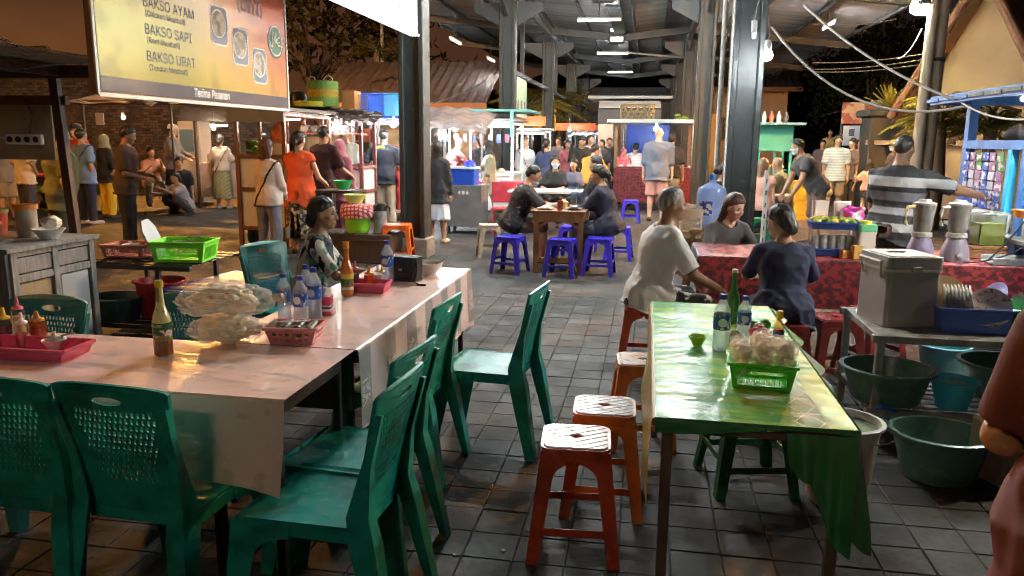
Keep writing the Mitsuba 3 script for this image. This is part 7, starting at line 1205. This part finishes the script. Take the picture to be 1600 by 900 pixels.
mat('maroon_batik', lambda p, n, uv: mikit.mix(V(.16, .03, .03), V(.36, .20, .14), ss(.55, .62, fb(p.x * 20, p.y * 20, p.z * 20, 2))), .8)
def stripes_fn(p, n, uv):
    z = p.z + .03 * (p.x - 2.1); b = lambda a, c: ss(a - .006, a + .006, z) * (1 - ss(c - .006, c + .006, z)); c = V(.012, .012, .013)
    c = mikit.mix(c, V(.29, .285, .28), b(1.245, 1.325)); c = mikit.mix(c, V(.10, .10, .11), b(1.125, 1.20)); c = mikit.mix(c, V(.20, .20, .215), b(1.01, 1.07)); c = mikit.mix(c, V(.25, .245, .245), b(.87, .94)); return mikit.mix(c, V(.30, .25, .22), b(.62, .73))
mat('striped_polo', stripes_fn, .85)
mat('thin_striped_tee', lambda p, n, uv: mikit.mix(V(.50, .52, .56), V(.36, .37, .40), ss(.4, .6, dr.abs(dr.sin(p.z * 52)))), .85)
mat('striped_dress', lambda p, n, uv: mikit.mix(V(.14, .15, .07), V(.27, .26, .14), ss(.4, .6, dr.abs(dr.sin((p.z - p.x) * 36)))), .85)
JEANS, NAVY, BLACK, OLIVE, GREYT = (.06, .08, .13), (.014, .018, .05), (.013, .013, .015), (.12, .115, .05), (.20, .19, .18)
GREYH = hair_mat('grey_hair', (.24, .235, .23)); BROWNH = hair_mat('brown_hair', (.10, .045, .022)); LBROWN = hair_mat('light_hair', (.22, .13, .075))
T_ = lambda *a: dict(top=a)
# --- near
person(-2.30, 4.98, 78, 'woman in a leafy patterned shirt sitting sideways at the pink table', 1.44, 'f', seat=.42, lean=14, head=(8, -4), armR=((38, 12), (82, -8)), armL=((30, 10), (88, -20)), top=('tropical_shirt', .5, -.05), bot=('trousers', BLACK, 1.0), hair=('low', .1), **SIT, curl=.7)
one('hair_clip', 'pale hair clip at the nape of the woman in the leafy shirt', 'hair clip', wob(box((0, 0, 0), (.03, .012, .07), b=.004), .004, 60), plain((.6, .55, .5), .3), (-2.39, 4.91, .96), 30)
person(.03, 5.42, 70, 'white haired man in a white polo shirt on a red stool', 1.57, 'm', seat=.45, lean=16, head=(14, -4), armR=((28, 12), (62, -10)), top=((.80, .81, .82), .5, -.07, .05), bot=('trousers', 'bw_shorts', .52), hair=('short',), hairm=GREYH, skin='brown', legs=((84, 14), (8, 4)), fat=1.12, curl=.5)
person(.66, 7.12, 165, 'young woman in a dark grey shirt looking down with her arms on the red table', 1.52, 'f', seat=.40, lean=27, head=(-24, -22), armR=((42, 16), (80, -48)), armL=((42, 16), (78, -40)), top=((.075, .07, .07), .95, -.05), bot=('trousers', BLACK, 1.0), hair=('long', .20), hairm=hair_mat('dark_brown_hair', (.055, .028, .018)), skin='fair', **SIT)
person(.93, 5.28, 2, 'woman in a dark navy top seen from behind at the red table', 1.50, 'f', seat=.40, lean=22, head=(-48, -16), armR=((40, 14), (85, -30)), top=(NAVY, .5, -.09), bot=('trousers', (.01, .012, .025), 1.0), hair=('low', .1), fat=1.12, **SIT)
stool('maroon stool under the woman in the navy top', .93, 5.22, 5, plastic((.16, .02, .02)), None, .44)
stool('grey stool hidden behind the red table under the young woman', .66, 7.15, 5, plastic((.2, .2, .2)), None, .45, None, False)
person(2.10, 7.12, 48, 'stall keeper in a black and white striped polo reaching to the right', 1.66, 'm', lean=6, head=(-6, -3), armR=((66, 34), (78, 18)), armL=((22, 14), (50, -10)), top=('striped_polo', .5, -.09), bot=('trousers', (.12, .10, .09), 1.0), skin='brown', fat=1.3, hair=('crop',), curl=.3)
person(.975, 1.60, 22, 'person in a brick red tee shirt cut by the right edge of the picture', 1.54, 'f', lean=12, armL=((6, 12), (70, -66)), armR=((30, 10), (60, -10)), top=((.115, .028, .021), .5, -.24), bot=('trousers', (.10, .024, .017), .3), hair=('bob', .12), fat=1.42, skin=(.40, .22, .11))
# --- the wooden table
person(-1.70, 9.78, 78, 'man in a dark speckled tee eating at the wooden table, mask under his chin', 1.66, 'm', seat=.45, lean=27, head=(8, -18), armR=((48, 14), (104, -22)), armL=((52, 10), (84, -18)), top=('speckled_tee', .5, -.06), bot=('trousers', (.13, .11, .09), .55), mask=((.45, .55, .6), False), fat=1.15, **SIT, skin='tan', curl=.8)
person(-.42, 9.72, 288, 'woman in a dark navy jacket and glasses eating at the wooden table', 1.62, 'f', seat=.45, lean=16, head=(-4, -16), armR=((40, 8), (86, -16)), top=((.02, .02, .035), 1, -.06), bot=('trousers', (.09, .095, .11), 1.0), hair=('pony', .22), glasses='clear', **SIT, fat=1.12)
px, _ = (-0.58,1.33); person(px, 11.4, 275, 'man in a black hooded jacket sitting behind the wooden table', 1.74, 'm', seat=.47, lean=14, head=(8, -8), armR=((36, 8), (80, -12)), top=(BLACK, 1, -.06), bot=('trousers', BLACK, 1.0), **SIT, fat=1.15)
one('hidden_stool', 'dark stool under the man in the black jacket', 'stool', cat(box((0, 0, .44), (.28, .28, .03)), *[box((sx * .12, sy * .12, .215), (.03, .03, .43)) for sx in (-1, 1) for sy in (-1, 1)]), BLUEP, (px, 11.4, 0))
px, _ = (-1.63,1.13); person(px, 14.1, 186, 'woman in black with a pale blue face mask sitting at the far table', 1.60, 'f', seat=.46, lean=8, head=(-22, -4), armR=((35, 8), (85, -35)), top=(BLACK, .5, -.05), bot=('trousers', BLACK, 1.0), hair=('long', .14), mask=((.40, .52, .62), True), **SIT)
px, _ = (-1.32,1.13); person(px, 14.3, 190, 'child in dark clothes sitting beside the masked woman', 1.25, 'f', seat=.55, top=((.10, .10, .14), .5, -.05), bot=('trousers', BLACK, 1.0), hair=('bob', .1), **SIT)
px, _ = (-1.13,1.23); person(px, 15.0, 30, 'person in a bright orange tee bending at the far table', 1.55, 'm', lean=25, head=(20, -10), armR=((40, 8), (70, -10)), top=((.62, .20, .02), .5, -.06), bot=('trousers', NAVY, 1.0))
px, _ = (-1.42,1.46); person(px, 17.0, 170, 'man in a black tee bending his head, behind the orange tee', 1.70, 'm', lean=8, head=(0, -25), armR=((30, 8), (75, -20)), top=(BLACK, .5, -.06), bot=('trousers', JEANS, 1.0))
px, _ = (-1.33,1.52); person(px, 18.5, 150, 'person in a pale shirt behind the man in the black tee', 1.72, 'm', top=((.45, .45, .45), .5, -.06), bot=('trousers', BLACK, 1.0))
px, _ = (-2.68,1.30); person(px, 17.2, 148, 'woman with glasses and a pale blue tunic holding a bag strap', 1.64, 'f', head=(-20, 2), armR=((10, 10), (30, -10)), armL=((14, 12), (60, -30)), top=((.36, .40, .44), .8, -.16), bot=('trousers', (.2, .2, .22), 1.0), hair=('bob', .10), hairm=LBROWN, skin='fair', glasses='clear', strap=((.05, .05, .06), 1))
px, _ = (-2.11,1.32); person(px, 16.4, 28, 'woman in a dark blue top turning away, beside the woman with glasses', 1.60, 'f', armL=((16, 30), (60, 20)), top=((.03, .045, .11), .5, -.1), bot=('trousers', NAVY, 1.0), hair=('pony', .2))
px, _ = (0.21,1.73); person(px, 16.1, 4, 'tall grey haired man in a blue grey shirt standing at the red counter', 1.87, 'm', armR=((2, 7), (8, 4)), top=((.12, .14, .18), .55, -.10), bot=('trousers', (.48, .24, .20), .5), hair=('bald',), hairm=plain((.38, .35, .32), .7), skin='fair', fat=1.14)
px, _ = (0.50,1.61); person(px, 17.2, 12, 'dark haired man in black right behind the tall grey haired man', 1.74, 'm', top=(BLACK, .5, -.06), bot=('trousers', (.35, .26, .16), 1.0))
px, _ = (-0.30,1.29); person(px, 19.75, 0, 'person in a white and blue striped shirt behind the red counter', 1.52, 'm', top=('thin_striped_tee', .5, -.06), bot=('trousers', NAVY, 1.0))
px, _ = (-0.59,1.21); person(px, 19.5, 160, 'small person in a red hijab behind the red counter', 1.40, 'f', top=((.40, .08, .10), 1, -.1), bot=('trousers', NAVY, 1.0), hair=('hijab',), hairm=plain((.45, .10, .12), .8))
px, _ = (-1.18,1.27); person(px, 20.5, 200, 'person in dark clothes left of the basket stall', 1.6, 'm', top=((.05, .04, .04), .5, -.06), bot=('trousers', BLACK, 1.0))
# --- left crowd
person(-6.99,8.33, 34, 'man in an olive tee with his hands behind him by the cart post', 1.68, 'm', lean=8, head=(40, -4), armR=((-14, 12), (20, -30)), armL=((-10, 22), (24, -10)), top=(OLIVE, .5, -.12), bot=('trousers', (.13, .12, .09), .85, 1.4), fat=1.35)
person(-7.30,10.01, 66, 'man in a brown and black tee looking down at his phone', 1.72, 'm', lean=4, head=(6, -20), armR=((4, 8), (74, -20)), armL=((8, 10), (78, -22)), top=((.055, .032, .022), .5, -.08), bot=('trousers', BLACK, 1.0), hair=('vol',), skin='brown', fat=1.08)
one('phone', 'phone glowing faintly in the hands of the man in the brown tee', 'phone', mv(rbox((0, 0, 0), (.075, .15, .01), .008), rx=40), plain((.03, .03, .035), .2), (-7.02, 10.10, 1.13), -60)
person(-10.04,12.65, 14, 'woman in a blue tee and navy jeans seen from behind, hair in a bun', 1.70, 'f', armR=((-6, 10), (14, -12)), top=((.11, .19, .34), .5, -.10), bot=('trousers', NAVY, 1.0), hair=('bun', .03), strap=((.012, .012, .014), 1), shoes=(.4, .4, .4))
person(-11.27,14.08, 196, 'man in a red tee and dark cap facing the camera behind the blue tee', 1.80, 'm', top=((.42, .05, .04), .5, -.07), bot=('trousers', BLACK, 1.0), hair=('crop', 0, 'cap', (.02, .02, .025)), mask=((.5, .48, .45), True))
person(-10.37,13.66, 22, 'woman in a pale green hijab, black top and yellow trousers', 1.60, 'f', top=(BLACK, .6, -.10), bot=('trousers', (.62, .42, .03), 1.0), hair=('hijab',), hairm=plain((.20, .24, .15), .8))
person(-11.81,12.75, 110, 'masked man in a grey tee and shorts at the far left edge', 1.58, 'm', top=(GREYT, .5, -.08), bot=('trousers', (.26, .22, .17), .5), mask=((.6, .58, .55), True))
person(-10.87,12.20, 24, 'person in a cream tee with brown hair, hands on hips', 1.66, 'm', armR=((-6, 34), (40, -40)), armL=((-6, 34), (40, -40)), top=((.55, .46, .36), .5, -.09), bot=('trousers', (.04, .04, .06), 1.0), hair=('bob', .08), hairm=BROWNH)
px, _ = (-10.59,1.09); person(px, 15.4, 135, 'woman in a peach top sitting with her hand at her face', 1.58, 'f', seat=.5, lean=8, head=(-10, 0), armL=((50, 4), (150, -10)), armR=((30, 8), (70, -20)), top=((.60, .30, .20), .5, -.05), bot=('trousers', (.35, .3, .2), 1.0), hair=('low', .1), **SIT)
px, _ = (-10.61,1.64); person(px, 16.2, 78, 'man in a grey shirt and white cap serving at the stall', 1.84, 'm', lean=5, armR=((24, 8), (72, -10)), top=((.13, .12, .12), .9, -.06), bot=('trousers', (.04, .035, .03), 1.0), hair=('crop', 0, 'cap', (.6, .55, .5)))
person(-9.49,14.88, 205, 'woman in a pale blouse squatting on the ground, phone in hand', 1.56, 'f', lean=22, head=(0, -8), armR=((64, 12), (96, -12)), armL=((72, 4), (118, -16)), top=((.36, .33, .36), .5, -.05), bot=('trousers', (.03, .03, .035), 1.0), hair=('low', .1), **SQUAT)
person(-9.40,16.19, 352, 'woman in a green striped dress with a black shoulder bag', 1.62, 'f', armL=((0, 10), (6, 4)), armR=((14, 16), (70, -30)), top=((.42, .36, .30), .5, -.02), bot=('skirt', 'striped_dress', .40, .035), hair=('low', .1), strap=((.012, .012, .012), 1), shoes=(.45, .42, .4))
px, _ = (-9.80,0.54); person(px, 15.2, 150, 'person in dark clothes sitting low before the silvery counter', 1.6, 'm', seat=.3, lean=12, top=(BLACK, .5, -.05), bot=('trousers', BLACK, 1.0), **SIT)
# --- before the stalls
person(-4.89,9.53, 12, 'woman in a cream sweatshirt with a thin black bag strap', 1.55, 'f', armR=((10, 8), (50, -20)), top=((.58, .45, .38), .95, -.07), bot=('trousers', (.14, .13, .15), 1.0, 1.1), hair=('bob', .12), hairm=BROWNH, strap=((.012, .012, .012), 1), shoes=(.2, .12, .08))
person(-4.71,10.12, 8, 'woman in a bright orange red sleeveless top and floral skirt', 1.66, 'f', armR=((8, 20), (70, -10)), armL=((8, 14), (46, -10)), top=((.62, .085, .02), .12, -.14), bot=('skirt', 'floral_skirt', .40, .02), hair=('pony', .16), hairm=HAIRC, fat=1.12)
px, _ = (-4.90,1.65); person(px, 11.35, 18, 'man in a dark maroon tee behind the orange red top', 1.76, 'm', lean=4, armR=((20, 10), (70, -10)), top=((.045, .018, .022), .5, -.08), bot=('trousers', BLACK, 1.0))
px, _ = (-4.81,1.41); person(px, 11.8, 14, 'person in a pink hijab half hidden behind the maroon tee', 1.55, 'f', top=((.35, .12, .16), 1, -.15), bot=('skirt', (.20, .07, .09), .45), hair=('hijab',), hairm=plain((.42, .15, .20), .8))
px, _ = (-5.21,1.66); person(px, 13.05, 178, 'seller in a white tee seen through the window of the maroon stall', 1.78, 'm', top=((.55, .60, .56), .5, -.07), bot=('trousers', BLACK, 1.0), hair=('crop',))
px, _ = (-4.73,1.61); p7 = person(px, 13.7, 352, 'man in a black tee with a yellow print on his back, hand on hip', 1.74, 'm', armL=((-4, 34), (34, -34)), armR=((10, 10), (40, -10)), top=((.013, .016, .025), .5, -.09), bot=('trousers', (.34, .27, .19), 1.0, 1.2), fat=1.1)
p7.p('back_print', mv(mv(prism(affinity.scale(Point(0, 0).buffer(.055), 1.5, .75), .03), rx=90), (px - .02, 13.60, 1.435)), plain((.60, .58, .14), .6))
one('red_apron', 'dark red cloth hanging beside the man in the black tee', 'cloth', wob(grid(14, 20, lambda u, w: np.stack([-.16 + .32 * u, .05 * np.sin(u * 9), -.7 * w], 1)), .02, 8), plain((.32, .02, .025), .8), (px + .26, 13.72, 1.02), sm=True)
px, _ = (-3.19,1.38); person(px, 11.7, 6, 'woman with long black hair, dark jacket and white skirt beside the column', 1.54, 'f', top=((.016, .016, .024), 1, -.13), bot=('skirt', (.50, .50, .56), .30, .03), hair=('long', .30), shoes=(.35, .3, .22))
px, _ = (-3.87,1.50); person(px, 14.95, 50, 'seller in a maroon batik shirt bending at the white stall', 1.66, 'm', lean=24, head=(0, -16), armR=((40, 10), (80, -10)), top=('maroon_batik', .6, -.06), bot=('trousers', BLACK, 1.0), hair=('crop',), hairm=GREYH)
px, _ = (-3.50,1.54); person(px, 16.0, 255, 'woman in a dark tee serving inside the white stall', 1.66, 'f', armR=((34, 10), (70, -10)), armL=((40, 10), (74, -10)), top=((.03, .035, .05), .5, -.06), bot=('trousers', BLACK, 1.0), hair=('low', .1), skin='fair')
px, _ = (-2.92,1.34); p11 = person(px, 14.4, 262, 'woman in a black hijab and olive tunic carrying a white bag', 1.56, 'f', armL=((4, 8), (10, 2)), armR=((4, 8), (10, 2)), top=((.20, .185, .13), .6, -.17), bot=('trousers', (.17, .155, .11), 1.0), hair=('hijab',), hairm=plain((.012, .012, .013), .7))
for lb, q, s, c in (('full white plastic carrier bag hanging from the hijab woman\'s hand', p11.J['L'][2] + A(0, 0, -.12), (.13, .09, .20), (.60, .60, .60)), ('small green plastic bag beside the white carrier bag', p11.J['R'][2] + A(-.08, .05, -.10), (.06, .05, .16), (.12, .30, .08))):
    t = Th('carrier_bag', lb, 'bag', tuple(q)); g = lathe([(0, -1.7), (.8, -1.65), (1.0, -1.2), (.85, -.6), (.5, -.1), (.3, .05)], 18, sx=s[0], sy=s[1]); g.vertices = g.vertices * A(1, 1, s[2])
    t.p('sack', wob(g, .02, 14), plain(c, .5), 40); t.p('handle', tube([A(-.04, 0, -.05), A(-.02, 0, .08), A(.02, 0, .08), A(.04, 0, -.05)], .008), plain(c, .5))
# --- right side
px, _ = (0.91,1.37); person(px, 10.6, 110, 'black haired woman in black looking at her phone between the columns', 1.56, 'f', seat=.5, lean=8, head=(0, -18), armR=((24, 8), (90, -16)), top=(BLACK, .6, -.05), bot=('trousers', BLACK, 1.0), hair=('pony', .16), **SIT)
px, _ = (1.87,1.37); person(px, 13.3, 30, 'woman with long light brown hair and bare shoulders beside the column', 1.58, 'f', seat=.48, top=((.6, .34, .26), .15, -.05), bot=('trousers', NAVY, 1.0), hair=('long', .3), hairm=LBROWN, skin='fair', **SIT)
px, _ = (2.34,1.09); person(px, 14.0, 278, 'bald man in an olive tee sitting at the small white table', 1.70, 'm', seat=.46, lean=12, head=(0, -8), armR=((40, 8), (80, -10)), top=((.13, .12, .065), .5, -.06), bot=('trousers', BLACK, 1.0), hair=('none',), skin='tan', fat=1.15, **SIT)
px, _ = (2.65,1.44); person(px, 12.9, 262, 'man in a dark grey tee and white mask bending over to the left', 1.74, 'm', lean=34, head=(0, -14), armR=((16, 10), (26, -4)), armL=((16, 10), (30, -4)), top=((.06, .062, .066), .3, -.06), bot=('trousers', (.15, .10, .08), .55, 1.2), mask=((.6, .6, .6), True), fat=1.15)
px, _ = (4.18,1.65); person(px, 18.6, 192, 'young man in a pale striped tee strolling towards the camera', 1.76, 'm', head=(-8, 0), top=('thin_striped_tee', .5, -.10), bot=('trousers', (.20, .16, .11), .52, 1.2), legs=((10, 3), (0, 1)), legL=((-8, 3), (-14, 1)), hair=('vol',))
px, _ = (4.84,1.58); person(px, 20.0, 240, 'dark haired woman in profile behind the young man in the striped tee', 1.70, 'f', top=((.10, .08, .07), .5, -.1), bot=('trousers', BLACK, 1.0), hair=('long', .2), skin='fair')
px, _ = (5.20,1.54); person(px, 20.8, 200, 'woman in an olive brown dress with long hair near the gate post', 1.68, 'f', top=((.12, .10, .06), .3, -.05), bot=('skirt', (.12, .10, .06), .20, .03), hair=('long', .25), hairm=BROWNH)
px, _ = (4.79,1.11); person(px, 18.2, 18, 'little girl in a peach tee and black skirt with long dark hair', 1.18, 'f', top=((.72, .28, .20), .5, -.04), bot=('skirt', BLACK, .16, .03), hair=('long', .24), armL=((10, 40), (20, 20)))
px, _ = (5.44,1.59); person(px, 18.8, 285, 'woman in a straw hat, white mask and brown tee by the gate post', 1.66, 'f', top=((.10, .07, .055), .5, -.08), bot=('trousers', (.10, .08, .07), 1.0), hair=('bob', .12, 'hat', (.45, .32, .16)), mask=((.6, .58, .55), True), strap=((.03, .03, .03), 1))
px, _ = (5.81,1.77); person(px, 27, 185, 'person in a pale yellow shirt far down the street', 1.70, 'f', zoff=.32, top=((.50, .40, .14), .5, -.08), bot=('trousers', BLACK, 1.0))
one('street_step', 'low kerb step under the person in the yellow shirt', 'step', box((0, 0, .16), (2.5, 1.2, .32)), 'far_paving', (px, 27, 0))
px, _ = (6.59,1.53); person(px, 24, 180, 'distant person in dark clothes by the poster', 1.66, 'm', top=((.08, .07, .08), .5, -.06), bot=('trousers', BLACK, 1.0))

for u_, y_, f_, sx_, c_, lb in (((-2.03,1.39), 20, 150, 'f', (.30, .08, .10), 'far woman in a rose top between the second and third left columns'), ((-2.60,1.40), 23, 200, 'm', (.10, .10, .11), 'far man in grey by the far glass stall'), ((-1.06,1.46), 22, 170, 'm', (.03, .03, .035), 'dark figure between the orange tee and the basket stall'), ((6.16,1.47), 23, 30, 'f', (.20, .14, .10), 'far woman in a tan top walking away near the poster'), ((4.99,1.37), 24, 200, 'm', (.06, .06, .08), 'far man in dark blue in front of the parked car'), ((-4.28,1.33), 19, 190, 'm', (.35, .33, .30), 'far man in a pale tee behind the white stall')):
    person(u_[0], y_, f_, lb, 1.66 if sx_ == 'm' else 1.58, sx_, top=(c_, .5, -.08), bot=('trousers', (.03, .03, .04), 1.0), hair=('short',) if sx_ == 'm' else ('long', .18))
